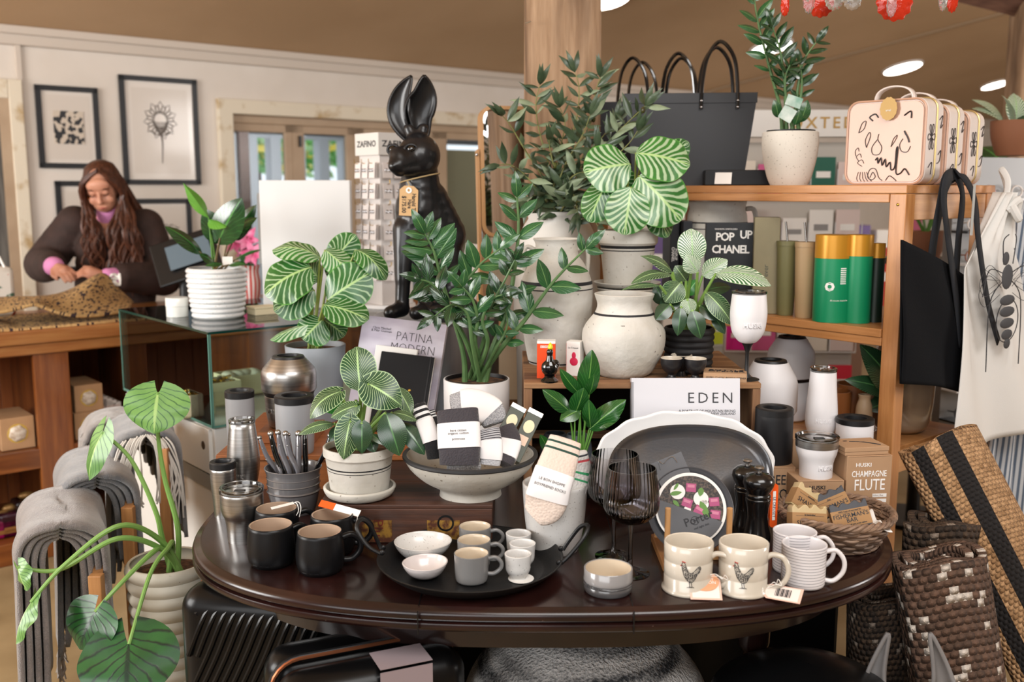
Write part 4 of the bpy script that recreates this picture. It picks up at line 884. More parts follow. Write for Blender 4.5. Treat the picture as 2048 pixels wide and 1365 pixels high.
# bowl with socks
t, L, pf, b = turned('sock_bowl', 'wide chalky white footed bowl with a black rim, piled with socks', 'bowl', 941, 988, ZC, [(62, 988), (61, 978), (68, 970), (97, 953), (122, 930), (134, 908)], m_stone, t=.009, smooth=4, n=80)
r, z = pf[-1]; g = G(); g.lathe([(r-.0015, z-.006), (r+.0015, z-.003), (r+.001, z+.002), (r-.006, z+.0035), (r-.008, z+.001)], 80); g.build('black_rim', M('iron_black_glaze', '#2a2a2c', .5), t)
BL = L
def slab(g, path, N, seg=16, mi=0, ex=.55):
    """soft flat body: path of (point, half width, half thickness), N the side it shows"""
    v = []; f = []; N = V(N).normalized(); m = len(path); uv = []
    for j, (p, hw, ht) in enumerate(path):
        p = V(p); a = V(path[min(j+1, m-1)][0]); b_ = V(path[max(j-1, 0)][0]); d = (a-b_).normalized(); x = d.cross(N).normalized(); n = x.cross(d).normalized()
        for i in range(seg):
            an = 2*PI*i/seg; c, s_ = cos(an), sin(an); v.append(p + x*(hw*math.copysign(abs(c)**ex, c)) + n*(ht*math.copysign(abs(s_)**ex, s_))); uv.append((i/seg, j/(m-1)))
    for j in range(m-1):
        for i in range(seg): i2 = (i+1) % seg; f.append((j*seg+i, j*seg+i2, (j+1)*seg+i2, (j+1)*seg+i))
    f.append(tuple(range(seg-1, -1, -1))); f.append(tuple((m-1)*seg+i for i in range(seg))); g.add(v, f, uv, mi=mi)
def Mknit(name, col, stripes=(), scale=130, c2=None, bd=.0016):
    if name in MATS: return MATS[name]
    t = NT(name); s = t.n('ShaderNodeSeparateXYZ'); t.l(t.coord('UV'), s.inputs[0]); ob = t.coord()
    n = t.noise(ob, 500, 1); w = t.n('ShaderNodeTexVoronoi'); t.l(ob, w.inputs['Vector']); w.inputs['Scale'].default_value = scale*2
    c = lin(col)
    if c2: c = t.mix(t.ramp(n, .4, .6), lin(col), lin(c2))
    for a, b, cc in stripes: c = t.mix(t.math('MULTIPLY', t.math('GREATER_THAN', s.outputs[1], a), t.math('LESS_THAN', s.outputs[1], b)), c, lin(cc))
    t.col(c); t.b.inputs['Roughness'].default_value = .95; t.b.inputs['Sheen Weight'].default_value = .2; t.bump(t.math('MULTIPLY', w.outputs[0], -1), .9, bd); MATS[name] = t.m; return t.m
m_band_ = M('sock_band_paper', '#e9e6e6', .6)
def sock(label, path, mat, band=None, N=(0, -.9, .35), group='folded sock pairs in the bowl', txt=None, name='sock_pair', txs=.007, taper=.5):
    """path rows: (px, py, depth shift, half width px, half thickness m)"""
    P0 = PY(path[len(path)//2][0], path[len(path)//2][1], BL.y + path[len(path)//2][2]); s = ppm(P0); t = thing(name, label, 'socks', P0, 0, group)
    cen = [PY(a, b_, BL.y + c) - P0 for a, b_, c, w, h in path]; ws = [p[3]/s for p in path]; hs = [p[4] for p in path]
    n = 5; cc = catmull(cen, n); W_ = [p.x for p in catmull([(w, 0) for w in ws], n)]; H_ = [p.x for p in catmull([(h, 0) for h in hs], n)]
    rows = [(cc[0] - (cc[1]-cc[0])*.6, W_[0]*.6, H_[0]*.3)] + list(zip(cc, W_, H_)) + [(cc[-1] + (cc[-1]-cc[-2])*.6, W_[-1]*.6, H_[-1]*.3)]
    g = G(); slab(g, rows, N, 20, ex=.6); g.build('knit', mat, t, angle=70)
    if band:
        a, b_ = band; i0 = int(a*(len(cc)-1)); i1 = int(b_*(len(cc)-1)); g = G(); slab(g, [(cc[i], W_[i]+.0015, H_[i]+.002) for i in range(i0, i1+1)], N, 20, ex=.45); o = g.build('paper_band', m_band_, t, angle=50)
        if txt:
            im = (i0+i1)//2; d = (cc[im-1]-cc[im+1]).normalized(); Nn = V(N).normalized(); x = d.cross(Nn).normalized(); x = -x if x.x < 0 else x; zz = d; yy = zz.cross(x); T = frame_m(cc[im] - yy*(H_[im]+.0028), x, yy, zz)
            text(txt, txs, T, m_ink, o, ext=.0001)
    return t
m_char = Mknit('charcoal_waffle_knit', '#3c383d'); m_gry = Mknit('grey_marl_knit', '#86868a', c2='#b5b5b8'); m_bkk = Mknit('black_knit', '#17171a'); 
m_bst = Mknit('black_knit_white_stripes', '#17171a', [(.12, .16, '#dddddd'), (.2, .24, '#dddddd'), (.28, .32, '#dddddd')]); m_gst = Mknit('grey_striped_knit', '#b9b9bd', [(i/20, i/20+.022, '#3c3a40') for i in range(1, 9)]); 
sock('grey marl sock pair with a white band lying at the back of the bowl', [(905, 818, .05, 30, .016), (940, 812, .05, 34, .018), (978, 826, .05, 32, .018), (990, 848, .04, 24, .015)], m_gry, (.2, .75), N=(-.1, -.7, .7))
sock('charcoal waffle sock pair with a white printed band at the front of the bowl', [(915, 822, -.03, 42, .018), (917, 850, -.045, 42, .02), (918, 880, -.06, 42, .02), (919, 908, -.07, 41, .021), (919, 930, -.075, 40, .018)], m_char, (.28, .68), txt='bare citizen\norganic cotton\n\nprimrose', txs=.0075)
sock('black socks with white stripes and a white band, leaning at the bowl\'s left', [(838, 812, .02, 15, .014), (848, 840, .0, 17, .016), (858, 868, -.02, 17, .016), (866, 895, -.03, 16, .016), (869, 915, -.03, 15, .014)], m_bst, (.32, .68))
sock('second black striped sock pair, behind the first at the left of the bowl', [(858, 824, .05, 12, .012), (866, 850, .04, 13, .012), (872, 880, .03, 12, .012)], m_bst)
sock('grey striped sock pair with white band, right of the charcoal pair', [(978, 862, -.02, 22, .014), (982, 885, -.035, 22, .015), (982, 910, -.05, 22, .015), (980, 930, -.055, 20, .013)], m_gst, (.35, .85))
sock('charcoal and grey sock pair at the right of the pile in the bowl', [(1012, 856, .02, 18, .014), (1020, 880, .0, 22, .016), (1014, 905, -.02, 22, .016), (1004, 928, -.04, 22, .014)], m_char, (.45, .8))
sock('light grey marl sock pair tucked behind the striped pair', [(1000, 868, .03, 20, .012), (1010, 890, .02, 22, .014), (1012, 915, .0, 20, .012)], m_gry)
sock('small grey sock roll under the charcoal pair at the rim of the bowl', [(900, 938, -.05, 10, .012), (925, 934, -.06, 12, .014), (958, 930, -.05, 12, .012)], m_gry, N=(0, -.5, .9))
m_olive = M('olive_card', '#4a4f45', .5)
for i, (a, b_, dy, lab) in enumerate((((1034, 822), (990, 905), .03, 'olive hand cream carton with an oval label, left of two in the bowl'), ((1068, 832), (1024, 922), .02, 'olive hand cream carton with an oval label, right of two in the bowl'))):
    A = PY(a[0], a[1], BL.y + dy + .03); B = PY(b_[0], b_[1], BL.y + dy - .03); d = (A-B); Ln = d.length; z = d.normalized(); x = z.cross(V((0, -1, .2))).normalized(); x = -x if x.x < 0 else x; y = z.cross(x); t = thing('carton', lab, 'carton', B, 0, 'slim olive cartons in the sock bowl'); T = frame_m((0, 0, 0), x, y, z)
    g = G(); g.box(.034, .022, Ln, (0, 0, Ln/2), T=T); g.build('carton_body', m_olive, t, smooth=False, bevel=.001); g = G(); g.lathe([(.0001, 0), (.012, 0), (.012, .0008), (.0001, .0008)], 24, T=T @ TR((0, -.0112, Ln*.72)) @ RX(PI/2) @ Matrix.Diagonal((1, 1.3, 1, 1))); g.build('oval_label', m_cream, t)
    g = G(); g.box(.022, .001, .022, (0, -.0115, Ln*.42), T=T); g.build('price_sticker', M('peach_sticker', '#e3c6b0', .6), t, smooth=False); g = G(); g.box(.036, .024, .012, (0, 0, Ln+.004), T=T); g.build('steel_clip', m_steel, t, smooth=False, bevel=.001)
# ---- tall white crock with socks
m_spk = M('speckled_stoneware', '#d6d4d1', .3, coat=.35, speck=('#7d776f', 300, .70), col2='#c9c6c2', vs=5)
t, L, pf, b = turned('white_crock', 'tall white speckled stoneware crock with socks folded over its rim', 'crock', 1109, 1098, TZ, [(46, 1098), (50, 1088), (58, 1050), (63, 1000), (65, 966)], m_spk, t=.005, smooth=4)
BL = L
m_lbs = Mknit('cream_rib_knit', '#d9c7ba', [(.085, .105, '#24443a'), (.145, .165, '#24443a')], 100, bd=.0012); m_lbg = Mknit('grey_green_stripe_knit', '#c6c3c0', [(.45, .5, '#2f8a5a'), (.6, .64, '#2f8a5a'), (.1, .14, '#2c2c34'), (.2, .24, '#b8434a')], 100)
sock('cream ribbed socks with two green stripes hanging over the front of the white crock', [(1131, 880, -.05, 33, .012), (1121, 912, -.065, 37, .016), (1110, 945, -.082, 40, .018), (1100, 975, -.092, 41, .018), (1093, 1000, -.092, 43, .017), (1082, 1018, -.09, 40, .016), (1068, 1032, -.088, 26, .014)], m_lbs, (.36, .66), group='socks in the white crock', txt='LE BON SHOPPE\n\nBOYFRIEND SOCKS', txs=.0075)
sock('grey socks with red and green stripes tucked in the white crock behind the cream pair', [(1160, 905, .0, 14, .012), (1164, 935, -.0, 18, .014), (1158, 965, -.01, 20, .014), (1150, 990, -.02, 20, .014)], m_lbg, group='socks in the white crock')
g = G()
# ---- black pan and its dishes
m_iron = M('black_iron', '#101011', .42, bump=.25, bs=260, bd=.001, speck=('#5a5a5a', 300, .8))
t, L, pf, b = turned('round_pan', 'wide black iron pan with two looped handles, used as a tray', 'pan', 941, 1141, TZ, [(140, 1141), (158, 1134), (176, 1122), (186, 1112)], m_iron, t=.0035, smooth=3, n=80)
PNL = L; s = ppm(L)
for sg, pts in ((-1, [(760, 1108, -.02), (735, 1092, -.02), (714, 1058, -.01), (722, 1040, .01), (740, 1052, .03), (756, 1085, .04), (762, 1098, .04)]), (1, [(1122, 1128, -.03), (1142, 1108, -.03), (1168, 1075, -.02), (1176, 1052, 0), (1160, 1055, .02), (1138, 1082, .03), (1126, 1100, .03)])):
    g = G(); g.tube(catmull([lp(L, *p) for p in pts], 6), .0042, 8); g.build('handle', m_iron, t)
    for q in (0, -1): g = G(); g.ball(lp(L, *pts[q]) + V((-sg*.004, 0, .002)), .006, 8, sc=(1, .6, 1)); g.build('rivet', m_iron, t)
ZP = TZ + .0042
def dish(name, label, cat, cx, yb, prof, mats, wob=.02, seed=0, group=None, t_=.003, zs=None):
    rr = random.Random(seed); ph = rr.random()*6
    fr = lambda a, z: 1 + wob*(sin(2*a+ph) + .6*sin(3*a+ph*2))
    return turned(name, label, cat, cx, yb, zs or ZP, prof, mats, t=t_, smooth=4, fr=fr, group=group)
dish('speckled_bowl', 'larger white speckled bowl at the back left of the black pan', 'bowl', 846, 1117, [(18, 1117), (36, 1110), (51, 1095), (57, 1082)], m_spk, .015, 1)
dish('pinch_bowl', 'small pale pinched bowl at the front left of the black pan', 'bowl', 851, 1154, [(18, 1154), (33, 1146), (43, 1133), (46, 1125)], M('pearly_glaze', '#d3cbc9', .25, coat=.6, bump=.5, bs=30, bd=.004), .03, 2)
m_gg = M('grey_mug_glaze', '#777675', .25, coat=.5); m_gin = M('cream_mug_inside', '#cbbba4', .3, coat=.4)
for cx, yr, lab in ((943, 1107, 'small grey handled cup at the front of the row of three in the pan'), (948, 1080, 'small grey handled cup in the middle of the row of three in the pan'), (950, 1053, 'small grey handled cup at the back of the row of three in the pan')):
    mug('small_mug', lab, cx, yr, ZP, .0335, .0335, .055, (m_gg, m_gin), R(5), (.026, .018), .0042, 'small grey cups in the pan', prof=[(.0275, 0), (.031, .004), (.0325, .02), (.0335, .055)], hz=.5, lip=.003)
for cx, yr, lab in ((1036, 1108, 'footed white egg cup at the front of the row, on a round white tag'), (1045, 1087, 'footed white egg cup in the middle of the row of three'), (1037, 1067, 'footed white egg cup at the back of the row of three')):
    h = .050; L = PZ(cx, yr, ZP + h); L.z = ZP; t = thing('egg_cup', lab, 'egg cup', L, 0, 'white egg cups in the pan'); g = G()
    g.lathe(vessel([(.0165, 0), (.015, .004), (.018, .008), (.0235, .018), (.0245, .032), (.0262, h)], .003, .012, 4), 44); g.build('cup_body', m_spk, t)
L = PZ(1042, 1158, ZP + .0005); t = thing('price_disc', 'white round price disc under the front egg cup', 'tag', L); g = G(); g.lathe([(.0001, 0), (.025, 0), (.025, .001), (.0001, .001)], 32); g.build('card', m_paper, t)
L = PZ(905, 1068, ZP); t = thing('beaded_coaster', 'dark beaded ring lying behind the grey cups in the pan', 'coaster', L); g = G()
for i in range(22): a = 2*PI*i/22; [g.ball((.04*cos(a), .028*sin(a), .006 + .008*j), .0048, 6) for j in range(2)]
g.build('beads', M('pewter_bead', '#4a4d52', .3, .6), t)
# ---- grey stacked ramekins
m_rg = M('grey_ramekin_glaze', '#504f50', .22, coat=.6); m_rg2 = M('light_grey_glaze', '#8d8b8b', .22, coat=.8)
L = PZ(1216, 1182, TZ); s = ppm(L); t = thing('ramekin', 'grey two toned ringed ramekin at the front edge of the table', 'ramekin', L)
h = PY(1216, 1136, L.y).z - TZ; r = 49/s
g = G(); zz = h*.48; g.lathe([(.0001, 0), (r*.9, 0), (r*.96, .003), (r*.99, h*.2), (r*1.0, h*.3), (r*.97, h*.33), (r*.97, h*.36), (r*1.01, h*.4), (r*.975, h*.45), (r*.985, zz)], 56); g.build('base', m_rg, t, angle=60)
g = G(); g.lathe([(r*.985, zz), (r*1.015, zz+.004), (r*.99, zz+.007), (r*.99, h), (r*.97, h+.001), (r*.93, h)], 56); g.build('upper_band', m_rg2, t, angle=60)
g = G(); g.lathe([(r*.93, h), (r*.90, h*.6), (r*.84, .006), (.0001, .006)], 56); g.build('glazed_inside', m_gin, t)
text('LE CREUSET', .0075, RZ(-.75) @ TR((0, 0, h*.41)), m_rg, t, ext=.0008, wrap=r*1.01, bold=.0003)
# ---- smoked wine glasses
m_smoke = Mthin('smoked_ribbed_glass', '#fafafb', .02, 1.5, 1.4, (.19, .085, '#cfccd4')); m_cg = Mthin('clear_glass', '#f6f6f8', .0, 1.5, 1.4)
for cx, yb, yr, lab in ((1260, 1147, 936, 'smoky ribbed wine glass nearer the camera, in front of the other glass'), (1227, 1113, 908, 'smoky ribbed wine glass standing behind and left of the other')):
    L = PZ(cx, yb, TZ); s = ppm(L); t = thing('wine_glass', lab, 'wine glass', L, 0, 'smoky wine glasses'); h = PY(cx, yr, L.y).z - TZ
    bt = h*.47; pf = smp([(.006, bt), (.03, bt+.008), (.050, bt+.026), (.0545, bt+.045), (.052, bt+.08), (.047, h)], 5)
    fr = lambda a, z: 1 + .010*sin(a*40)
    g = G(); inner = [(max(r_-.0016, .001), z_+.0012) for r_, z_ in reversed(pf)]; inner[0] = (pf[-1][0]-.0014, h); g.lathe([(.0001, bt)] + pf + inner + [(.0001, bt+.002)], 160, fr=fr); g.build('bowl', m_smoke, t, angle=80)
    g = G(); g.lathe([(.0001, 0), (.038, 0), (.0385, .0012), (.03, .0022), (.012, .005), (.0055, .012), (.0042, .03), (.004, bt*.7), (.0055, bt-.001), (.0001, bt-.0005)], 48); g.build('foot_and_stem', m_cg, t, angle=80)
# =====================================================================  right half of the table
# large grey platter leaning, white scalloped platter behind it
def lean(name, label, cat, cx, Yb, ztop_px, group=None, zb=TZ, rz=0, Yt=None):
    """frame leaning back: local x right, local z up the face, y into the thing"""
    b = PZ(cx, 0, zb) if False else V(((cx-1024)/ppm((0, Yb, zb)), Yb, zb)); Yt = Yt or Yb + .09
    top = PY(cx, ztop_px, Yt); a = math.atan2(Yt - Yb, top.z - zb); H_ = math.hypot(Yt-Yb, top.z-zb)
    t = thing(name, label, cat, b, 0, group); t.rotation_euler = Euler((-a, 0, rz)); return t, H_, ppm(b.lerp(top, .5))
m_plat = M('grey_bronze_glaze', '#4b4b4e', .22, metal=.35, col2='#66594c', vs=7, vr=(.45, .75), coat=.5, bump=.1, bs=200)
t, H_, s = lean('oval_platter', 'large dark grey glazed platter leaning upright at the right of the table', 'platter', 1385, 2.155, 850)
hw = 165/s; hh = H_/2
def sup(n, a, b, e=2/2.8, ph=0, wob=0, k=11): return [((a + wob*sin(k*2*PI*i/n))*math.copysign(abs(cos(2*PI*i/n))**e, cos(2*PI*i/n)), (b + wob*sin(k*2*PI*i/n))*math.copysign(abs(sin(2*PI*i/n))**e, sin(2*PI*i/n))) for i in range(n)]
def platter(g, a, b, rows, n=96, e=2/2.45, wob=0, k=11):
    rings = []
    for off, d in rows: rings.append([(x, d, z + b) for x, z in sup(n, a-off, b-off, e, 0, wob, k)])
    v = [p for r_ in rings for p in r_]; f = []
    for j in range(len(rings)-1):
        for i in range(n): i2 = (i+1) % n; f.append((j*n+i, j*n+i2, (j+1)*n+i2, (j+1)*n+i))
    f.append(tuple(range(n-1, -1, -1))); f.append(tuple((len(rings)-1)*n+i for i in range(n))); g.add(v, f)
g = G(); platter(g, hw, hh, ((.035, .012), (.006, .004), (.0, -.004), (.002, -.007), (.006, -.006), (.010, -.002), (.016, .004), (.03, .006))); g.build('platter_body', m_plat, t, angle=60)
t, H_, s = lean('scalloped_platter', 'large white scalloped platter leaning behind the dark grey platter', 'platter', 1372, 2.20, 822, Yt=2.30)
g = G(); platter(g, 182/s, H_/2, ((.03, .014), (.006, .006), (0, 0), (.003, -.002), (.008, 0), (.02, .006), (.035, .009)), e=2/2.05, wob=.0022, k=15); g.build('platter_body', M('white_porcelain', '#e6e6e6', .25, coat=.5), t, angle=60)
# wooden plate stand, grey dish with a sleeve
m_beech = Mwood('beech', '#c99a66', '#b38250', 4, 'Z', .5, .1, .1); m_beechy = Mwood('beech_rail', '#a5713f', '#8a5a2f', 4, 'Y', .5, .1, .1)
A = PZ(1333, 1140, TZ); B = PZ(1450, 1130, TZ); t = thing('plate_stand', 'small wooden plate stand with two round uprights behind the left rooster mug', 'plate stand', ((A.x+B.x)/2, A.y, TZ)); w = (B.x-A.x)/2
for sx in (-1, 1):
    g = G(); g.box0(sx*w-.009, sx*w+.009, -.012, .16, 0, .018); rl = g.build('base_rail', m_beechy, t, smooth=False, bevel=.002)
    g = G(); g.tube([(sx*w, .0, .017), (sx*w, .0, .128)], .0058, 14); g.build('upright', m_beech, t, bevel=.001)
    g = G(); g.tube([(sx*w, .14, .017), (sx*w, .14, .06)], .0058, 14); g.build('rear_peg', m_beech, t)
g = G(); g.box0(-w, w, .05, .066, .0, .012); g.build('cross_rail', m_beech, t, smooth=False, bevel=.002)
t, H_, s = lean('grey_dish', 'round grey dish in a card sleeve with a food picture, held on the plate stand', 'dish', 1384, A.y + .035, 934, zb=TZ + .0185, Yt=A.y + .10)
r = H_/2; Tm = TR((0, 0, r)) @ RX(PI/2)
m_dg = M('slate_grey_ceramic', '#4c4d51', .4, coat=.2)
g = G(); g.lathe([(.0001, -.028), (r*.55, -.028), (r*.85, -.012), (r, .004), (r-.002, .006), (r*.84, -.004), (r*.5, -.014), (.0001, -.014)], 64, T=Tm); g.build('dish_body', m_dg, t, angle=60)
R2 = 71/s; cz = r + .003
def disc(g, r_, y0, y1, c=(0, 0), n=64, r0=.0001): g.lathe([(r0, y0), (r_, y0), (r_, y1), (r0, y1)], n, T=TR((c[0], 0, cz + c[1])) @ RX(PI/2))
g = G(); disc(g, R2, .004, .007); slv = g.build('white_card', m_paper, t, angle=30)
nt = NT('seed_salad_print'); f = nt.noise(nt.coord(), 220, 2); nt.col(nt.mix(nt.ramp(f, .45, .6), lin('#1c1614'), lin('#57473c'))); nt.b.inputs['Roughness'].default_value = .5
g = G(); disc(g, R2*.915, .007, .0074); g.build('food_picture', nt.m, slv, angle=30)
def at_(px, py): return ((px-1385)/s, (1016-py)/s)
g = G()
for px, py, rr_ in ((1360, 983, 15), (1406, 997, 15), (1412, 1008, 9), (1378, 1018, 7)): disc(g, rr_/s, .0074, .0078, at_(px, py), 24)
g.build('cheese_print', m_paper, slv, angle=30)
g = G()
for px, py, a in ((1387, 975, 5), (1432, 1003, -4), (1433, 1028, 8), (1378, 1005, 20), (1402, 1020, 30)): q = at_(px, py); g.box(20/s, .0006, 17/s, (q[0], -.0079, cz+q[1]), (0, R(a), 0)); g.box(14/s, .0006, 6/s, (q[0], -.0083, cz+q[1]+.003), (0, R(a), 0), mi=1)
g.build('beetroot_print', [M('pink_beet_print', '#a94a76', .5), M('light_beet_print', '#c97a96', .5)], slv, smooth=False)
g = G()
for b0, b1, w_ in (((1344, 988), (1368, 984), 9), ((1408, 975), (1404, 992), 12), ((1404, 1002), (1420, 1036), 14), ((1350, 1000), (1362, 1012), 8), ((1362, 966), (1352, 980), 6)):
    a0, a1 = at_(*b0), at_(*b1); leaf(g, (a0[0], -.0084, cz+a0[1]), (a1[0], -.0084, cz+a1[1]), (0, -1, 0), w_/s, 'oval', droop=0, fold=0, nu=4, nv=6)
g.build('herb_print', M('herb_print', '#5f8a3e', .5), slv)
# grey card covering the lower part, slanted edge
P1 = at_(1321, 999); P2 = at_(1449, 1044); pts = []
for i in range(40):
    a = PI*2*i/40; pts.append((cos(a)*R2*1.01, sin(a)*R2*1.01))
dx, dz = P2[0]-P1[0], P2[1]-P1[1]
poly = []
for i in range(len(pts)):
    p, q = pts[i], pts[(i+1) % 40]; f0 = dx*(p[1]-P1[1]) - dz*(p[0]-P1[0]); f1 = dx*(q[1]-P1[1]) - dz*(q[0]-P1[0])
    if f0 < 0: poly.append(p)
    if (f0 < 0) != (f1 < 0): k_ = f0/(f0-f1); poly.append((p[0]+(q[0]-p[0])*k_, p[1]+(q[1]-p[1])*k_))
m_gcard = M('grey_card_stock', '#5a5b5f', .6)
g = G(); g.prism([(x*.93, z*.93) for x, z in poly][::-1], .0006, T=TR((0, -.0092, cz))); crd = g.build('grey_card', m_gcard, slv, smooth=False)
text('Porter', .023, TR((.014, -.0096, cz - .021)) @ RYm(R(-19)), m_ink, crd, bold=.0003); text('seal tight dish', .006, TR((.02, -.0096, cz - .036)) @ RYm(R(-19)), m_ink, crd)
g = G(); g.lathe([(15/s*.5, 0), (15/s*.57, 0), (15/s*.57, .0006), (15/s*.5, .0006)], 28, T=TR((at_(1392, 0)[0], -.0092, cz + at_(0, 1040)[1])) @ RX(PI/2)); g.build('ring_logo', m_ink, crd); text('w&p', .005, TR((at_(1392, 0)[0], -.0096, cz + at_(0, 1040)[1])) @ RYm(R(-19)), m_ink, crd)
g = G(); q = at_(1352, 945); g.box(66/s, .0012, 66/s, (q[0], -.004, cz+q[1]), (0, R(-22), 0)); hg = g.build('hang_card', m_gcard, t, smooth=False)
g = G(); a0 = at_(1327, 939); a1 = at_(1361, 925); g.tube(catmull([(a0[0], -.006, cz+a0[1]), (a0[0]-.004, -.006, cz+a0[1]+.018), (a0[0]+.006, -.006, cz+a0[1]+.012), (a0[0]+.016, -.006, cz+a0[1]+.022), (a1[0]-.008, -.006, cz+a1[1]+.012), (a1[0], -.006, cz+a1[1])], 4), .0008, 5); g.build('plastic_hook', m_clear, hg)

# pepper and salt mills
m_mill = M('black_lacquer', '#0d0d0e', .25, coat=.6)
def mill(label, cx, yb, k, tagpx):
    t, L, pf, b = turned('pepper_mill', label, 'mill', cx, yb, TZ, [(26*k, yb), (27*k, yb-14*k), (23*k, yb-34*k), (20.5*k, yb-55*k), (22*k, yb-72*k), (24.5*k, yb-84*k), (25*k, yb-89*k), (23*k, yb-91*k)], m_mill, smooth=4, solid=True)
    s = ppm(L); z = pf[-1][1]; g = G(); rr_ = lambda a: a*k/s
    g.lathe([(.0001, z)] + [(rr_(a), z + rr_(b)) for a, b in ((23, 0), (25, 3), (24, 7), (22, 9), (23, 12), (28, 20), (31, 30), (29, 40), (20, 48), (8, 51))] + [(.0001, z + rr_(51))], 48); g.build('head', m_mill, t, angle=50)
    g = G(); z2 = z + rr_(50); g.lathe([(rr_(4), z2), (rr_(4), z2+rr_(5)), (rr_(9), z2+rr_(8)), (rr_(10), z2+rr_(11)), (rr_(8), z2+rr_(13)), (.0001, z2+rr_(12.5))], 28); g.build('steel_knob', m_steel, t)
    return t, L
mill('black pepper mill in front, with the orange tag hanging from its neck', 1513, 1086, 1, 0)
mill('black mill standing just behind and left of the other mill', 1490, 1066, .96, 0)
for a, b_, Yq, lab in (((1547, 968), (1546, 1056), 2.06, 'long orange tag with white lettering hanging by the front pepper mill'), ((1536, 1006), (1535, 1038), 2.14, 'orange tag mostly hidden behind the front pepper mill')):
    A_ = PY(a[0], a[1], Yq); B_ = PY(b_[0], b_[1], Yq); h = (A_-B_).length; t = thing('orange_tag', lab, 'tag', B_, R(8)); w_ = .0085
    pts = [(w_*cos(q), h-w_ + w_*sin(q)) for q in [PI*i/8 for i in range(9)]] + [(-w_*cos(q), w_ - w_*sin(q)) for q in [PI*i/8 for i in range(9)]]
    g = G(); g.prism(pts, .0012); cd = g.build('tag_card', M('tag_orange', '#f05a18', .5), t, smooth=False)
    if h > .05: g = G(); g.box(.0065, .0006, h*.66, (0, -.0006, h*.5)); g.build('white_strip', m_paper, cd, smooth=False, bevel=.0002); text('LE CREUSET', .0085, TR((0, -.0012, h*.47)) @ RYm(PI/2), M('navy_ink', '#27324a', .6), cd)
    g = G(); g.tube([(0, .001, h-.004), (-.004, .01, h+.012)], .0007, 5); g.build('string', m_paper, t)

# rooster mugs
m_cr = M('cream_crackle_glaze', '#cdc5b8', .22, coat=.6, col2='#c2b9aa', vs=5); m_cri = M('cream_inside', '#cfc4b3', .25, coat=.6)
def rooster(t, r, z0, s_=1, a0=-.22):
    """black line hen with a red comb raised on the mug wall"""
    def w(x, z, d=.0009): a = a0 + x/r; return ((r+d)*sin(a), -(r+d)*cos(a), z0 + z)
    def strip(pts, wd, d=.0010): return catmull([w(x*s_, z*s_, d) for x, z in pts], 4)
    g = G()
    body_ = [(-.010, .020), (-.008, .012), (-.005, .004), (.002, -.003), (.008, .0), (.012, .008), (.0175, .016), (.016, .0205), (.0115, .018), (.008, .0135), (.003, .011), (-.003, .015), (-.005, .024), (-.009, .026)]
    P_ = [(w(x*s_, z*s_, .0004)) for x, z in body_]; c0 = w(.002*s_, .009*s_, .0012); v = [c0] + P_; g.add(v, [(0, i+1, (i+1) % len(P_) + 1) for i in range(len(P_))]); g.build('hen_white', M('hen_body_white', '#c9c2b6', .5, col2='#4a4642', vs=700, vr=(.42, .5)), t, smooth=False)
    g = G(); g.tube(catmull(P_, 3, True), .0005, 5, closed=True)
    for q in range(5): g.tube([w((-.004+.003*q)*s_, .010*s_, .0014), w((-.003+.003*q)*s_, .003*s_, .0014)], .0004, 4)
    for x in (.001, .004): g.tube([w(x*s_, -.003*s_), w((x+.001)*s_, -.009*s_), w((x-.003)*s_, -.0105*s_)], .00055, 4); g.tube([w((x+.001)*s_, -.009*s_), w((x+.004)*s_, -.0105*s_)], .0005, 4)
    for q in range(4): g.tube(catmull([w(.009*s_, (.006+.003*q)*s_, .0014), w((.013+.001*q)*s_, (.010+.003*q)*s_, .0014), w((.0165)*s_, (.013+.002*q)*s_, .0014)], 3), .0004, 4)
    g.build('hen_outline', m_ink, t)
    g = G(); [g.ball(w((-.009+.0018*q)*s_, (.0275-.0004*q)*s_, .001), .0012, 6) for q in range(3)]; g.ball(w(-.0112*s_, .0215*s_, .001), .0011, 6); g.build('red_comb', M('comb_red', '#b3281e', .4), t)
rp_ = [(.0485, 0), (.050, .003), (.049, .0065), (.0455, .010), (.0455, .03), (.0448, .031), (.0455, .033), (.0455, .060), (.0448, .061), (.0458, .063), (.0465, .094)]
RM = []
for cx, yr, lab, ha in ((1378, 1083, 'cream mug with a raised black and white hen, the left of two', 1), (1488, 1085, 'cream mug with a raised black and white hen, the right of two', 0)):
    L = PZ(cx, yr, TZ+.094); L.z = TZ; t = thing('mug', lab, 'mug', L, 0, 'cream hen mugs'); g = G(); g.lathe([(.0001, 0)] + rp_ + [(.0448, .0955)], 64); g.build('body', m_cr, t, angle=70)
    g = G(); g.lathe([(.0448, .0955), (.043, .094), (.042, .02), (.03, .006), (.0001, .006)], 56); g.build('glazed_inside', m_cri, t)
    T = RZ(R(-22)); g = G(); g.tube([T @ p for p in catmull([(.043, 0, .070), (.054, 0, .077), (.073, 0, .073), (.083, 0, .052), (.078, 0, .030), (.062, 0, .014), (.046, 0, .012)], 6)], .0052, 10); g.build('handle', m_cr, t)
    rooster(t, .0455, .034, 1.3, -.16 if ha else -.30); RM.append(L)
m_pnk = M('pink_tag_card', '#e3b9a8', .6)
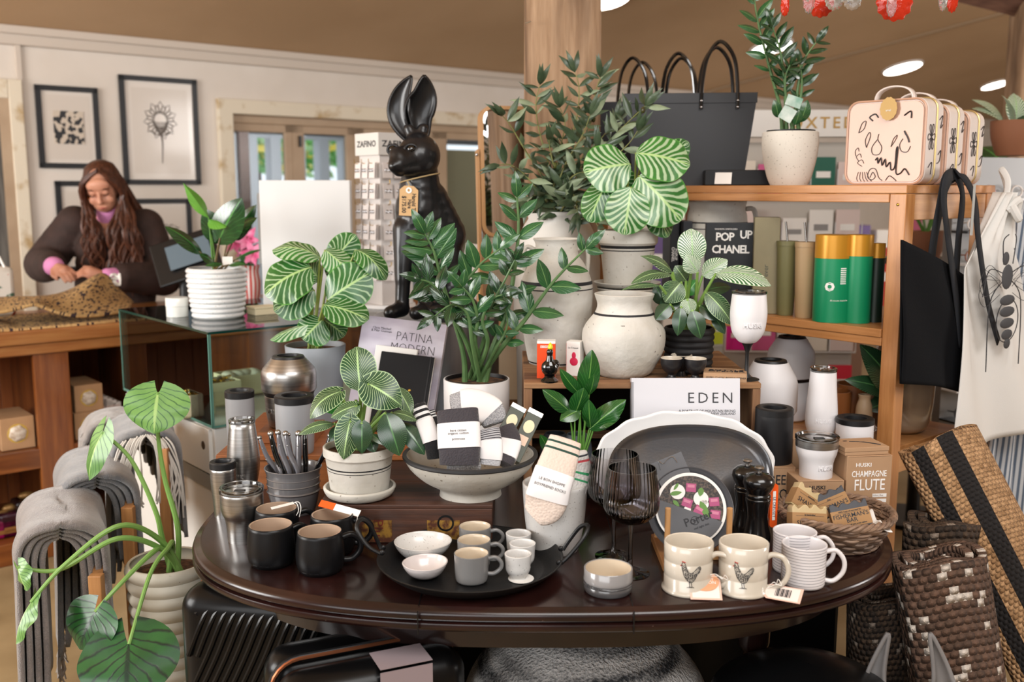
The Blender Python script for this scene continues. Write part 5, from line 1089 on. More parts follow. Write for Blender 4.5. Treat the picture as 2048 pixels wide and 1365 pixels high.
for i, (px, py, rz, lab) in enumerate(((1410, 1192, R(-4), 'pink price tag with a round peach cover in front of the left hen mug'), (1564, 1196, R(-27), 'pink barcode tag lying in front of the right hen mug'))):
    L = PZ(px, py, TZ+.001); t = thing('price_tag', lab, 'tag', L, rz)
    w_, h_ = (.029, .027) if i == 0 else (.036, .019)
    pts = [(-w_, -h_), (w_, -h_), (w_, h_*.6), (w_*.7, h_), (-w_*.7, h_), (-w_, h_*.6)] if i == 0 else [(-w_*.72, -h_), (w_, -h_), (w_, h_), (-w_*.72, h_), (-w_, h_*.5), (-w_, -h_*.5)]
    g = G(); g.prism(pts, .0008, T=TR((0, 0, .0008)) @ RX(-PI/2)); c_ = g.build('card', m_pnk, t, smooth=False)
    g = G(); g.prism([(x*.86, y*.86) for x, y in pts], .0004, T=TR((0, 0, .0012)) @ RX(-PI/2)); g.build('white_panel', M('tag_white', '#eadbd2', .6), c_, smooth=False)
    t.rotation_euler = (R(34 if i == 0 else 22), 0, rz); t.location.z += .016 if i == 0 else .008
    if i == 0: g = G(); g.lathe([(.0001, .002), (.026, .002), (.026, .003), (.0001, .003)], 40, T=TR((0, .012, 0)) @ Matrix.Diagonal((1, .82, 1, 1))); o = g.build('peach_disc', M('peach_card', '#d99c74', .6), t); text('ROBERT\nGORDON', .009, TR((0, .012, .0034)) @ RX(-PI/2), m_paper, o, ext=.0001)
    else:
        g = G(); [g.box(.0008 + .0008*((j*7) % 3), .020, .0003, (-.012 + .0027*j, 0, .0018)) for j in range(11)]; g.build('barcode', m_ink, c_, smooth=False)
    a = V((0, h_*.8, .002)) if i == 0 else V((-w_*.8, .004, .002)); e_ = RM[i] - L; e_ = Matrix.Rotation(-rz, 3, 'Z') @ e_ + Matrix.Rotation(-rz, 3, 'Z') @ V((.062, -.026, .012))
    g = G(); g.tube(catmull([a, a.lerp(e_, .4) + V((.004, 0, .012)), e_ + V((-.004, .0, 0)), e_ + V((0, .0, .012)), e_ + V((.006, -.002, .0)), a.lerp(e_, .5) + V((.006, 0, .006)), a], 5), .0008, 5); g.build('string', m_paper, t)
# ringed white mugs
def ringmat():
    t = NT('white_mug_grey_rings'); z = t.n('ShaderNodeSeparateXYZ'); t.l(t.coord(), z.inputs[0]); ob = t.coord()
    q = t.math('ADD', t.math('MULTIPLY', z.outputs[2], 175), t.math('MULTIPLY', t.math('SUBTRACT', t.noise(ob, 12, 1), .5), .5))
    w_ = t.math('ABSOLUTE', t.math('SUBTRACT', t.math('FRACT', q), .5)); t.col(t.mix(t.ramp(w_, .10, .05), lin('#dcd8da'), lin('#5f6068'))); t.b.inputs['Roughness'].default_value = .45; return t.m
m_ring = ringmat(); m_wi = M('white_mug_inside', '#dedadb', .3, coat=.4)
for cx, yr, lab in ((1609, 1087, 'white mug with thin grey rings at the front, nearest the basket'), (1590, 1062, 'white mug with thin grey rings standing behind the other ringed mug')):
    mug('mug', lab, cx, yr, TZ, .0435, .0435, .080, (m_ring, m_wi, m_wi), R(-12), (.034, .034), .0045, 'white ringed mugs', prof=[(.036, 0), (.0405, .003), (.0415, .03), (.0415, .055), (.0425, .080)], lip=.0028, hz=.46)

# wicker basket of soaps
m_wick = Mwood('wicker_cane', '#9c8069', '#6f5544', 10, 'X', .6, 0, .3, '#4a382c'); 
L = PZ(1668, 1082, TZ); s = ppm(L); t = thing('wicker_basket', 'low round wicker basket of soaps at the right end of the table', 'basket', L); rw = 112/s; hb = .062
g = G(); rr = random.Random(2); NW = 26
for row in range(6):
    z = .006 + row*hb/6; r_ = rw*(.74 + .20*row/5)
    for k in range(2):
        pts = [((r_ + .0032*math.copysign(1, sin(NW/2*a_ + PI*(row % 2) + PI*k)) * abs(sin(NW/2*a_ + PI*(row % 2) + PI*k))**.6) * cos(a_), (r_ + .0032*sin(NW/2*a_ + PI*(row % 2) + PI*k))*sin(a_), z + .0045*k + .0014*sin(7*a_ + row)) for a_ in [2*PI*i/130 for i in range(130)]]
        g.tube(pts, .0036, 6, closed=True)
g.build('woven_wall', m_wick, t)
g = G()
for k in range(3):
    pts = [((rw*.97 + .0045*cos(14*a_ + 2.1*k))*cos(a_), (rw*.97 + .0045*cos(14*a_+2.1*k))*sin(a_), hb + .006 + .005*sin(14*a_ + 2.1*k)) for a_ in [2*PI*i/150 for i in range(150)]]; g.tube(pts, .0042, 6, closed=True)
g.build('plaited_rim', m_wick, t)
g = G(); g.lathe([(.0001, .002), (rw*.76, .002), (rw*.76, .009), (.0001, .009)], 40); g.build('base', m_wick, t)
g = G(); g.grid(lambda a, b: ((a-.5)*rw*1.5, (b-.5)*rw*1.45, .034 + .008*sin(a*17+b*5) + .006*sin(b*21) + .012*(abs(a-.5)*2)**3 + .012*(abs(b-.5)*2)**3), 30, 30); g.build('tissue', m_paper, t, solid=.001)
BKL = L
m_cream_soap = M('cream_soap', '#c9b48c', .5, col2='#bfa678', vs=12, sss=0); m_grey_soap = M('charcoal_soap', '#4a4b50', .6, col2='#3d3e43', vs=20, speck=('#9a9a9a', 400, .75)); m_wrap = M('kraft_wrap', '#a98258', .75, col2='#9c764d', vs=10)
def soap(label, pc, dY, dz, rot, mat, lines, big=.0125, w=.078, h=.05, top=True, ts=1):
    P0 = PY(pc[0], pc[1], L.y + dY); t = thing('soap_bar', label, 'soap', P0, 0, 'handmade soap bars in the basket', rot=rot)
    rr = random.Random(len(label)); n = 16; pts = [(-w/2, -h/2), (w/2, -h/2)] + [(w/2 - w*i/n, h/2 + .004*sin(i*1.3+rr.random()*2) + .003*rr.random()) for i in range(n+1)]
    g = G(); g.prism(pts, .024, T=TR((0, -.012, 0))); g.build('soap_block', mat, t, smooth=True, bevel=.0015, angle=60)
    g = G(); hs = h*.72; g.box(w+.001, .0256, hs, (0, 0, -h*.08)); lb = g.build('paper_wrap', m_wrap, t, smooth=False, bevel=.0005)
    for s_, sz, z_ in lines: text(s_, sz, TR((0, -.0131, -h*.08 + z_)), m_ink, lb, bold=.0001)
    g = G(); g.box(w*.8, .0003, .0005, (0, -.0129, -h*.08 + .0115)); g.build('print_line', m_ink, lb, smooth=False)
    return t
soap('charcoal soap bar labelled fisherman\'s bar at the front right of the basket', (1700, 1034), -.055, 0, (R(-28), R(-13), R(-4)), m_grey_soap, (('FISHERMAN\'S\nBAR', .0125, 0), ('100% hops of seaweed fur', .0045, .0145), ('invigorating soft grit scrub rubber', .0042, -.0135)))
soap('cream shaving soap bar at the front left of the basket', (1614, 1040), -.06, 0, (R(-18), R(6), R(10)), m_cream_soap, (('SHAVING', .014, -.004), ('by handcrafted', .004, .0135)))
soap('cream shaving soap bar propped upright at the back left of the basket', (1612, 1005), .01, 0, (R(-20), R(35), R(8)), m_cream_soap, (('SHAVING', .014, -.002), ('peppermint', .004, .0135)))
soap('charcoal soap bar half hidden at the back centre of the basket', (1660, 1010), .01, 0, (R(-25), R(-24), R(0)), m_grey_soap, (('FISHERMAN\'S\nBAR', .0125, -.006), ('the', .006, .0135)))

# kraft boxes and what stands on them
m_kr = M('kraft_carton', '#b3906f', .75, col2='#a98666', vs=7, speck=('#8a6a4c', 300, .75)); m_wink = M('white_ink', '#f2efec', .6)
def carton(name, label, px0, px1, ytop, Yf, zb, dep, ztop=None, rz=0, mat=None, group=None, lines=(), cap=True):
    zt = PY(px0, ytop, Yf).z if ztop is None else ztop; s = ppm((0, Yf, (zt+zb)/2)); x0 = (px0-1024)/s; x1 = (px1-1024)/s
    t = thing(name, label, 'box', ((x0+x1)/2, Yf, zb), rz, group); w = x1-x0; h = zt-zb
    g = G(); g.box0(-w/2, w/2, 0, dep, 0, h); b = g.build('carton', mat or m_kr, t, smooth=False, bevel=.0015)
    g = G(); g.box0(-w/2+.004, w/2-.004, -.0003, .0, h-.0022, h-.0016); g.build('lid_seam', M('seam_brown', '#6b4a2e', .8), b, smooth=False)
    for s_, sz, x, z, mt, sx in lines: text(s_, sz, TR((x*w, -.0004, z*h)), mt, b, sx=sx, bold=.0002)
    return t, w, h
t, w, h = carton('flute_box', 'tall kraft box lettered champagne flute, tallest carton at the right end', 1690, 1784, 912, 2.235, TZ, .1, rz=R(6), lines=(('HUSKI', .0125, -.13, .845, m_wink, 1.1), ('CHAMPAGNE', .0205, .0, .69, m_wink, .68), ('FLUTE', .038, .02, .50, m_wink, .72), ('300ml | 8oz', .006, .22, .325, m_kr, .9)))
g = G(); [g.box(a, .0004, .0085, ((.5-.09)*w - a/2, -.0004, h*z)) for a, z in ((.034, .325), (.048, .235), (.045, .15))]; g.build('white_strips', m_wink, t.children[0], smooth=False)
Lb = t.location; zt_ = TZ + h
t = thing('flat_box', 'small flat kraft box lying on top of the champagne flute carton', 'box', (Lb.x - .004, Lb.y + .008, zt_ + .0005), R(9)); g = G(); g.box0(-w/2-.002, w/2-.004, -.004, .08, 0, .008); b = g.build('carton', m_kr, t, smooth=False, bevel=.001); g = G(); g.box0(-w/2-.003, w/2-.003, -.005, .08, .0085, .019); g.build('lid', m_kr, t, smooth=False, bevel=.001)
g = G(); g.tube(catmull([(-.02, .05, .0195), (-.0, .045, .0195), (.02, .03, .0195), (.038, .01, .0195)], 4), [.0008]*6 + [.0016]*7, 5); g.ball((-.028, .055, .0195), .006, 8, sc=(1, .5, .1)); g.build('bottle_opener_print', m_ink, t)
t, w, h = carton('tumbler_box', 'kraft box under the white lidded tumbler, behind the soaps', 1594, 1688, 962, 2.225, TZ, .1, rz=R(3), lines=(('HUSKI', .0125, -.08, .80, m_ink, 1.1), ('JUICE', .03, .05, .48, m_ink, .75)))
TB = (t.location.copy(), h)
t, w, h = carton('cooler_box', 'kraft box under the black cup, behind the pepper mills', 1500, 1590, 935, 2.30, TZ, .1, lines=(('BEER', .034, .18, .66, m_ink, .75), ('COOL-', .034, .16, .30, m_ink, .75)))
CB = (t.location.copy(), h)
t, w, h = carton('kraft_box', 'plain kraft box under the tall white flute, behind the white lidded tumbler', 1584, 1690, 878, 2.42, TZ, .1)
KB = (t.location.copy(), h)
t, w, h = carton('kraft_box', 'plain kraft box under the short white cup at the right end of the table', 1660, 1764, 894, 2.37, TZ, .09); SB = (t.location.copy(), h)
t, w, h = carton('kraft_box', 'wide kraft box under the front white domed cooler', 1478, 1592, 885, 2.54, TZ, .16, ztop=.82); DB = (t.location.copy(), h)
m_wp = M('white_powder_coat', '#e2e0e2', .45, bump=.1, bs=500); m_bp = M('black_powder_coat', '#131316', .5, bump=.1, bs=500); m_gp = M('grey_powder_coat', '#97989b', .45, bump=.1, bs=500)
def huski(label, cx, base, zs, prof, mat, lid, lh, name='tumbler', yb=None, dY=0, **kw):
    """cup standing at world (x from cx, y) ; profile rows in px"""
    Yc = base; s0 = ppm((0, Yc, zs)); L = V(((cx-1024)/s0, Yc, zs)); y0 = 683 - F*math.tan(math.atan2(zs - CAMZ, Yc) + PITCH)
    t = thing(name, label, 'cup', L); ppx.cx = cx; q = [(hw/s0*1.0, PY(cx, y, Yc).z - zs) for hw, y in prof]; q = [(q[0][0], 0)] + q[1:]
    g = G(); p = smp(q, 4); g.lathe([(.0001, 0)] + p + [(.0001, p[-1][1])], 56); g.build('body', mat, t, angle=50)
    if lid == 'clear': clear_lid(t, q[-1][0], q[-1][1], lh)
    elif lid == 'black': cup_lid(t, q[-1][0], q[-1][1], lh)
    return t, q, s0
zz = TB[0].z + TB[1]
t, q, s = huski('white tumbler with a steel band and clear lid on its kraft box', 1631, 2.268, zz+.0005, [(29, 0), (32, 955), (33, 925), (39, 905), (41, 892)], m_wp, None, 0)
g = G(); r_, z_ = q[-1]; g.lathe([(r_-.001, z_), (r_+.0006, z_), (r_+.0006, z_+.016), (r_-.001, z_+.016)], 56); g.build('steel_band', m_steel, t); clear_lid(t, r_, z_+.016, .010)
text('HUSKI', .014, RZ(.35) @ TR((0, 0, .026)), m_wp, t, ext=.0012, wrap=33.5/s, bold=.0005)
zz = CB[0].z + CB[1]; huski('matte black cup standing on the beer cooler box behind the mills', 1545, 2.355, zz+.0005, [(35, 0), (37, 925), (37, 838), (36, 829)], m_bp, 'black', .018)
zz = KB[0].z + KB[1]; t, q, s = huski('tall white flute with a clear lid, behind the white tumbler', 1641, 2.475, zz+.0005, [(15, 0), (22, 872), (30, 850), (31, 825), (27, 775), (25, 743)], m_wp, 'clear', .010)
text('HUSKI', .014, RZ(-.15) @ TR((0, 0, PY(1641, 838, 2.475).z - zz)), m_wp, t, ext=.0012, wrap=31/s, bold=.0005, spacing=1.1)
zz = SB[0].z + SB[1]; huski('short white cup with a black ring lid, right of the white flute', 1708, 2.42, zz+.0005, [(35, 0), (36, 888), (36, 846)], m_wp, 'black', .014)
def domed(label, cx, Yc, zs, k, m1, ydome, ysplit, ybase, hw=54, txt=False):
    s0 = ppm((0, Yc, zs)); L = V(((cx-1024)/s0, Yc, zs)); t = thing('domed_cooler', label, 'cooler', L, 0, 'domed bottle coolers'); Z = lambda y: PY(cx, y, Yc).z - zs
    a = hw/s0; zs_ = Z(ysplit); zt_ = Z(ydome)
    g = G(); g.lathe([(.0001, 0), (a*.68, 0), (a*.78, .006), (a*.88, zs_*.5), (a*.90, zs_-.012), (.0001, zs_-.012)], 56); bo = g.build('body', m1, t, angle=50, bevel=.001)
    g = G(); g.lathe([(.0001, zs_-.0118), (a*.88, zs_-.0118), (a*.92, zs_-.004), (a*.97, zs_), (.0001, zs_)], 56); g.build('black_collar', m_gask, t)
    g = G(); p = [(a*.97, zs_+.0003), (a, zs_+.004), (a*1.005, zs_+(zt_-zs_)*.5), (a*.985, zs_+(zt_-zs_)*.6), (a*.94, zs_+(zt_-zs_)*.69), (a*.64, zt_-.002), (a*.62, zt_)]; g.lathe([(.0001, zs_+.0003)] + p + [(.0001, zt_)], 56); g.build('dome', m1, t, angle=50)
    g = G(); g.lathe([(.0001, zt_), (a*.60, zt_), (a*.56, zt_+.006), (a*.40, zt_+.007), (a*.38, zt_-.004), (.0001, zt_-.004)], 48); g.build('black_mouth', m_gask, t, angle=35)
    if txt: text('HUSKI', .016, RZ(-.5) @ TR((0, 0, zs_*.5)), m1, t, ext=.001, wrap=a*.885, bold=.0006)
    return t
domed('front white domed cooler with black collar, beside the book lettered eden', 1535, 2.625, DB[0].z+DB[1]+.0005, 1, m_wp, 724, 822, 889)
# =====================================================================  rustic crate behind, pots, books, left riser
m_rust = Mwood('rustic_crate_wood', '#a8805a', '#80593a', 4, 'X', .8, 0, .6, '#4a301f'); m_rustz = Mwood('rustic_crate_end', '#9a7350', '#76523a', 4, 'Z', .8, 0, .6, '#4a301f')
RZc = 1.03; CX0, CX1, CY0, CY1 = .030, .612, 2.40, 2.90
t = thing('rustic_crate', 'weathered open wooden crate holding up the white urn and the jugs', 'crate', ((CX0+CX1)/2, CY0, TZ)); hw = (CX1-CX0)/2; hh = RZc - TZ
for a, b in ((0, .12), (.125, .25), (.255, .38), (.385, .5)): g = G(); g.box0(-hw, hw, a, b, hh-.014, hh); g.build('top_board', m_rust, t, smooth=False, bevel=.002)
for sx in (-1, 1): g = G(); g.box0(sx*hw-(.02 if sx > 0 else 0), sx*hw+(.02 if sx < 0 else 0), .002, .5, 0, hh-.0145); g.build('side_board', m_rustz, t, smooth=False, bevel=.002)
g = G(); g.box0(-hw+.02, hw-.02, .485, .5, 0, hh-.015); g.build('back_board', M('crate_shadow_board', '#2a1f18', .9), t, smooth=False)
g = G(); g.box0(-hw+.02, hw-.02, .0, .5, .0, .012); g.build('base_board', m_rust, t, smooth=False); g = G(); g.box0(-hw+.02, hw-.02, .16, .2, hh*.36, hh*.36+.012); g.build('inner_slat', m_rust, t, smooth=False)

def pot_on(name, label, cat, cx, Yc, zs, prof, mat, part='pot', t_=.006, smooth=3, solid=False, group=None, fr=None, n=64, floor=None):
    s0 = ppm((0, Yc, zs)); L = V(((cx-1024)/s0, Yc, zs)); t = thing(name, label, cat, L, 0, group)
    q = []
    for hw, y in prof: p = PY(cx, y, Yc); q.append((hw/ppm(p), p.z - zs))
    q[0] = (q[0][0], 0)
    g = G()
    if solid: p = smp(q, smooth) if smooth else q; g.lathe([(.0001, 0)] + p + [(.0001, p[-1][1])], n, fr=fr)
    else: g.lathe(vessel(q, t_, floor, smooth), n, fr=fr)
    b = g.build(part, mat, t, angle=50); return t, L, q, b
m_urn = M('limewashed_urn', '#d3d0c9', .8, col2='#c0bbb0', vs=8, speck=('#77706a', 90, .74), bump=.8, bs=55, bd=.003)
def band(t, q, zq, hgt, mat=None, name='black_band', k=1.004):
    pp = q; r = None; zq = max(zq, q[0][1] + .006)
    for (ra, za), (rb, zb_) in zip(pp, pp[1:]):
        if za <= zq <= zb_: r = ra + (rb-ra)*(zq-za)/(zb_-za); sl = (rb-ra)/(zb_-za)
    g = G(); g.lathe([(r*k - sl*hgt/2, zq-hgt/2), (r*k+.0008, zq), (r*k + sl*hgt/2, zq+hgt/2)], 64); return g.build(name, mat or M('dark_line_glaze', '#222226', .6), t)
def zrow(cx, y, L): return PY(cx, y, L.y).z - L.z
t, L, q, b = pot_on('white_urn', 'round bellied limewashed white urn at the front centre of the crate', 'urn', 1246, 2.515, RZc, [(46, 752), (60, 738), (79, 700), (83, 668), (76, 648), (62, 630), (55, 618), (54, 606), (58, 594), (60, 588)], m_urn, smooth=4)
qq = smp(q, 4); band(t, qq, zrow(1246, 626, L), .005)
t, L, q, b = pot_on('tall_jug', 'tall chalky white jug with double black lines and small looped handles', 'jug', 1112, 2.70, RZc, [(50, 742), (56, 720), (68, 650), (72, 590), (70, 562), (57, 530), (44, 510), (43, 488), (48, 478)], m_urn, smooth=4)
qq = smp(q, 4); band(t, qq, zrow(1112, 564, L), .009); band(t, qq, zrow(1112, 576, L), .003); band(t, qq, zrow(1112, 728, L), .004)
for sg in (-1, 1):
    g = G(); g.tube(catmull([lp(L, 1112+sg*42, 500), lp(L, 1112+sg*58, 494), lp(L, 1112+sg*64, 510), lp(L, 1112+sg*62, 545)], 6), .009, 10, flat=.7); g.build('handle', m_urn, t)
# pedestal and olive in ribbed urn
g = G(); ped = thing('wooden_plinth', 'wooden plinth carrying the olive pot behind the crate', 'plinth', (.14, 3.05, 0)); g.box0(-.14, .14, -.11, .14, 0, .80); g.build('plinth_body', m_rust, ped, smooth=False, bevel=.004); g = G(); g.box0(-.15, .15, -.115, .145, .8, .82); g.build('plinth_top', m_rust, ped, smooth=False)
t, L, q, b = pot_on('potted_olive', 'leafy olive plant with dark olives in a big white ribbed pot', 'potted plant', 1112, 3.05, .8205, [(50, 900), (70, 820), (86, 620), (86, 520), (80, 480), (66, 450), (58, 438), (60, 424)], M('white_ribbed_clay', '#d6d2cb', .75, bump=.2, bs=60), smooth=0)
b_ = b; OL = L
oh = q[-1][1] - .03; soil(t, q[-1][0]-.02, oh)
m_ol = M('olive_leaf', '#4c5c42', .42, col2='#32442f', vs=20, coat=.2); m_ol2 = M('olive_leaf_pale', '#8d9a7c', .5, col2='#6f7f64', vs=20); m_olb = M('olive_twig', '#7d7f4a', .6); m_fruit = M('dark_olive', '#33241f', .2, coat=.6, col2='#4c5226', vs=20)
rr = random.Random(21)
def olive_branch(t, pts_px, L, dy=(0, 0), step=.022, ll=.072, seed=0):
    r_ = random.Random(seed); n = len(pts_px); P_ = [V((0, 0, oh))] + [PY(x, y, L.y + dy[0] + (dy[1]-dy[0])*i/(n-1)) - L for i, (x, y) in enumerate(pts_px)]
    c = catmull(P_, 8); g = G(); m_ = len(c); g.tube(c, [.0035*(1-i/m_*.75) for i in range(m_)], 6, mi=2)
    d = 0; side = 1; L0_ = sum((c[i+1]-c[i]).length for i in range(m_-1))
    for i in range(1, m_):
        d += (c[i]-c[i-1]).length
        if d > step:
            d = 0; tan = (c[i]-c[i-1]).normalized(); side = -side
            for sg in (side, -side):
                out = V((r_.uniform(-1, 1), r_.uniform(-1, .5), r_.uniform(-.4, .6))); out = (out - tan*out.dot(tan)).normalized()
                if r_.random() < .8: out = (V((sg*abs(out.x)+sg*.5, out.y, out.z))).normalized()
                dr_ = (tan*r_.uniform(.2, .9) + out).normalized(); l_ = ll*r_.uniform(.7, 1.2)
                leaf(g, c[i], c[i] + dr_*l_, V((r_.uniform(-.6, .6), -1, r_.uniform(0, 1))), l_*.28, 'lance', droop=r_.uniform(-.05, .12), fold=.35, nu=4, nv=7, mi=0 if r_.random() < .72 else 1)
            if r_.random() < .10: g.ball(c[i] + V((r_.uniform(-.012, .012), -.008, -.012)), .0085, 8, mi=3, sc=(.8, .8, 1.15))
    for _ in range(3):
        tan = (c[-1]-c[-3]).normalized(); dr_ = (tan + V((r_.uniform(-.5, .5), r_.uniform(-.4, .2), r_.uniform(-.3, .3)))).normalized(); leaf(g, c[-1], c[-1] + dr_*ll, V((0, -1, .2)), ll*.24, 'lance', nu=4, nv=7)
    return g.build('branch', [m_ol, m_ol2, m_olb, m_fruit], t)
for i, (p, dy) in enumerate(((((1105, 360), (1078, 260), (1072, 205), (1080, 170)), (0, -.05)), (((1100, 380), (1050, 300), (1020, 250), (1005, 232)), (-.05, -.12)), (((1110, 350), (1150, 250), (1158, 180), (1150, 145)), (0, .02)), (((1120, 360), (1180, 250), (1190, 190), (1200, 155)), (0, .0)),
        (((1130, 370), (1200, 300), (1245, 255), (1290, 212)), (-.06, -.12)), (((1130, 390), (1210, 330), (1255, 290), (1275, 262)), (-.08, -.14)), (((1090, 400), (1050, 350), (1020, 330), (1000, 330)), (-.08, -.14)), (((1110, 380), (1120, 300), (1130, 250), (1120, 215)), (-.04, -.08)),
        (((1120, 380), (1160, 320), (1200, 280), (1230, 240)), (-.06, -.06)), (((1120, 390), (1150, 350), (1190, 350), (1210, 380)), (-.1, -.16)), (((1112, 390), (1130, 330), (1165, 270), (1180, 230)), (-.08, -.12)), (((1105, 395), (1110, 350), (1100, 300), (1098, 280)), (-.08, -.12)), (((1125, 395), (1160, 370), (1185, 330), (1195, 300)), (-.1, -.15)))):
    olive_branch(t, p, L, dy, seed=i+3, step=.036 if i in (1, 5) else .024 if i < 6 else .020)
olive_branch(t, ((1118, 405), (1135, 385), (1150, 395), (1155, 425)), L, (-.1, -.16), seed=40, step=.016); olive_branch(t, ((1105, 405), (1085, 390), (1065, 392), (1050, 402)), L, (-.1, -.16), seed=41, step=.016)
olive_branch(t, ((1130, 410), (1160, 405), (1185, 430), (1200, 465)), L, (-.12, -.2), seed=42, step=.02)

# jar that lifts the striped pot
t, L, q, b = pot_on('white_jar', 'plain white jar behind the urn, holding up the lined pot and saucer', 'jar', 1255, 2.80, RZc, [(40, 735), (52, 700), (58, 650), (60, 600), (62, 584), (66, 576)], m_urn, smooth=3); zj = RZc + q[-1][1]
t, L, q, b = pot_on('potted_calathea', 'broad striped calathea leaves in a white pot with black lines and saucer', 'potted plant', 1254, 2.80, zj+.002, [(50, 574), (64, 570), (67, 564)], m_stone, 'saucer', smooth=0, t_=.004)
s = ppm(L); z1 = zrow(1254, 461, L); z0 = .006; qq = [(46/s, z0), (54/s, z0+(z1-z0)*.72), (55/s, z0+(z1-z0)*.74), (59/s, z0+(z1-z0)*.78), (60/s, z1)]
lw = zrow(1254, 494, L)
g = G(); g.lathe(vessel(qq, .006), 56); g.build('pot', potmat('banded_pot_calathea', [(lw-.002, lw+.006, '#1d1d20'), (lw-.0095, lw-.0065, '#1d1d20')]), t, angle=35); soil(t, 52/s, z1-.012)
m_orb = Mleaf('orbifolia_leaf', '#1d4f20', '#296326', '#95b088', 8, .14, .24, .62, .30, .32, mid='#9fbf7c', nz=.10, edge='#4c8a38'); m_orb2 = Mleaf('orbifolia_leaf_front', '#29622a', '#387a30', '#a6bd97', 8, .32, .26, .62, .30, .3, mid='#a8c884', nz=.08, edge='#4c8a38')
m_orbs = M('calathea_stalk', '#8a9a4a', .4); root = V((0, 0, z1-.01)); rt = root
for base, tip, w, N, mt, dy, dt, kw in (
    ((1260, 328), (1168, 345), 106, (-.05, -.95, .4), m_orb2, -.06, -.08, dict(fold=.12)), ((1272, 306), (1380, 330), 110, (.2, -.9, .55), m_orb2, -.05, -.07, dict(fold=.12)), ((1262, 375), (1248, 470), 92, (0, -1, .25), m_orb2, -.10, -.12, dict(fold=.10)),
    ((1278, 352), (1362, 442), 122, (.15, -1, .3), m_orb2, -.085, -.10, dict(fold=.12)), ((1215, 362), (1178, 444), 70, (-.25, -.9, .3), m_orb, -.07, -.09, dict(fold=.3)), ((1300, 400), (1335, 475), 60, (.3, -.9, .2), m_orb, -.05, -.07, dict(fold=.25)),
    ((1230, 330), (1255, 392), 60, (-.1, -.8, .6), m_orb, .0, -.01, {}), ((1290, 300), (1330, 285), 50, (0, -.8, .8), m_orb, .03, .04, dict(fold=.3)), ((1310, 330), (1378, 285), 54, (.3, -.8, .5), m_orb, .04, .02, dict(fold=.3)), ((1325, 400), (1372, 380), 60, (.3, -.9, .3), m_orb, .02, .02, {})):
    px_leaf(t, 1254, L, base, tip, w, N, 'round', [mt, m_orbs], rt + V((rnd.uniform(-.02, .02), rnd.uniform(-.02, .0), 0)), dy, dt, (0, .01, .01), .0032, nu=14, nv=20, wave=.02, **{'droop': .06, **kw})

# black ribbed pot with philodendron
t, L, q, b = pot_on('potted_philodendron', 'white streaked philodendron in a black ribbed pot on the crate, right of the urn', 'potted plant', 1376, 2.57, RZc, [(42, 752), (46, 740), (48, 700), (50, 655)], M('black_clay', '#1c1b1d', .6, bump=.3, bs=80), smooth=0, t_=.005)
bpy.data.objects.remove(b); pf = [(q[0][0], 0), (q[1][0], q[1][1]), (q[3][0], q[3][1])]; g = G(); g.lathe(vessel(ribs(pf, 7, .004), .005), 56); g.build('pot', MATS['black_clay'], t); ph2 = q[-1][1]-.012; soil(t, q[-1][0]-.01, ph2)
m_bkw = Mleaf('birkin_leaf_white', '#356a3c', '#2a5a32', '#dfe9d4', 12, .30, .25, .8, .35, .35, mid='#8fb57c', nz=.10, edge='#9ab78a')
for base, tip, w, N, sh, mt, dy, dt, kw in (
    ((1385, 526), (1382, 458), 58, (0, -1, .3), 'round', m_bkw, -.03, -.01, dict(fold=.12)), ((1432, 548), (1542, 572), 56, (.1, -.7, .8), 'oval', m_bkw, -.06, -.10, dict(fold=.15, droop=.15)), ((1405, 552), (1455, 520), 44, (.1, -.8, .6), 'oval', m_bkw, -.02, -.02, {}),
    ((1395, 545), (1372, 510), 40, (-.1, -.9, .4), 'oval', m_bkw, -.06, -.06, dict(fold=.35)), ((1372, 562), (1350, 532), 34, (-.2, -.9, .4), 'oval', m_bk, -.03, -.03, {}), ((1345, 545), (1280, 512), 34, (-.1, -.7, .7), 'lance', m_bk, -.04, -.08, dict(droop=.1)),
    ((1342, 550), (1262, 568), 32, (-.1, -.6, .9), 'oval', m_bk, -.06, -.10, dict(droop=.15)), ((1320, 572), (1240, 582), 18, (0, -.6, .9), 'lance', m_bk, -.09, -.12, dict(droop=.1)), ((1362, 565), (1330, 605), 50, (-.2, -.95, .3), 'oval', m_bk, -.07, -.08, dict(fold=.25)),
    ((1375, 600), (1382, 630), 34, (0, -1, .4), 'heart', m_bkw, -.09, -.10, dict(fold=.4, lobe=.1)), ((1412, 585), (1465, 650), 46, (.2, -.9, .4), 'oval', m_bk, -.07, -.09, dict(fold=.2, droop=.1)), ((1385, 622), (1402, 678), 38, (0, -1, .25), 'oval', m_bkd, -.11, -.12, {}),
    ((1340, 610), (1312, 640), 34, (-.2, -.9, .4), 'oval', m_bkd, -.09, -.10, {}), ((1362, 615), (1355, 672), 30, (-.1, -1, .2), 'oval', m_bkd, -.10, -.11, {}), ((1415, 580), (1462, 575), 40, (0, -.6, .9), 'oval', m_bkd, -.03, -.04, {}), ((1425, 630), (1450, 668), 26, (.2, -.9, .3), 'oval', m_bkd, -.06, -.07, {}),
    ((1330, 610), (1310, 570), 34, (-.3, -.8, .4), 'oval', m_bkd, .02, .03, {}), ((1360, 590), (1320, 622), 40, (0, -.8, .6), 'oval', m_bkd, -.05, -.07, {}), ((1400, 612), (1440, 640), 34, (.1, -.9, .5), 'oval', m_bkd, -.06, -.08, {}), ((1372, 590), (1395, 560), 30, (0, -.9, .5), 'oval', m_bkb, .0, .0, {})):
    px_leaf(t, 1376, L, base, tip, w, N, sh, [mt, m_bks], V((rnd.uniform(-.015, .015), rnd.uniform(-.012, .006), ph2)), dy, dt, (0, 0, .015), .0042, nu=10, **{'droop': .08, **kw})
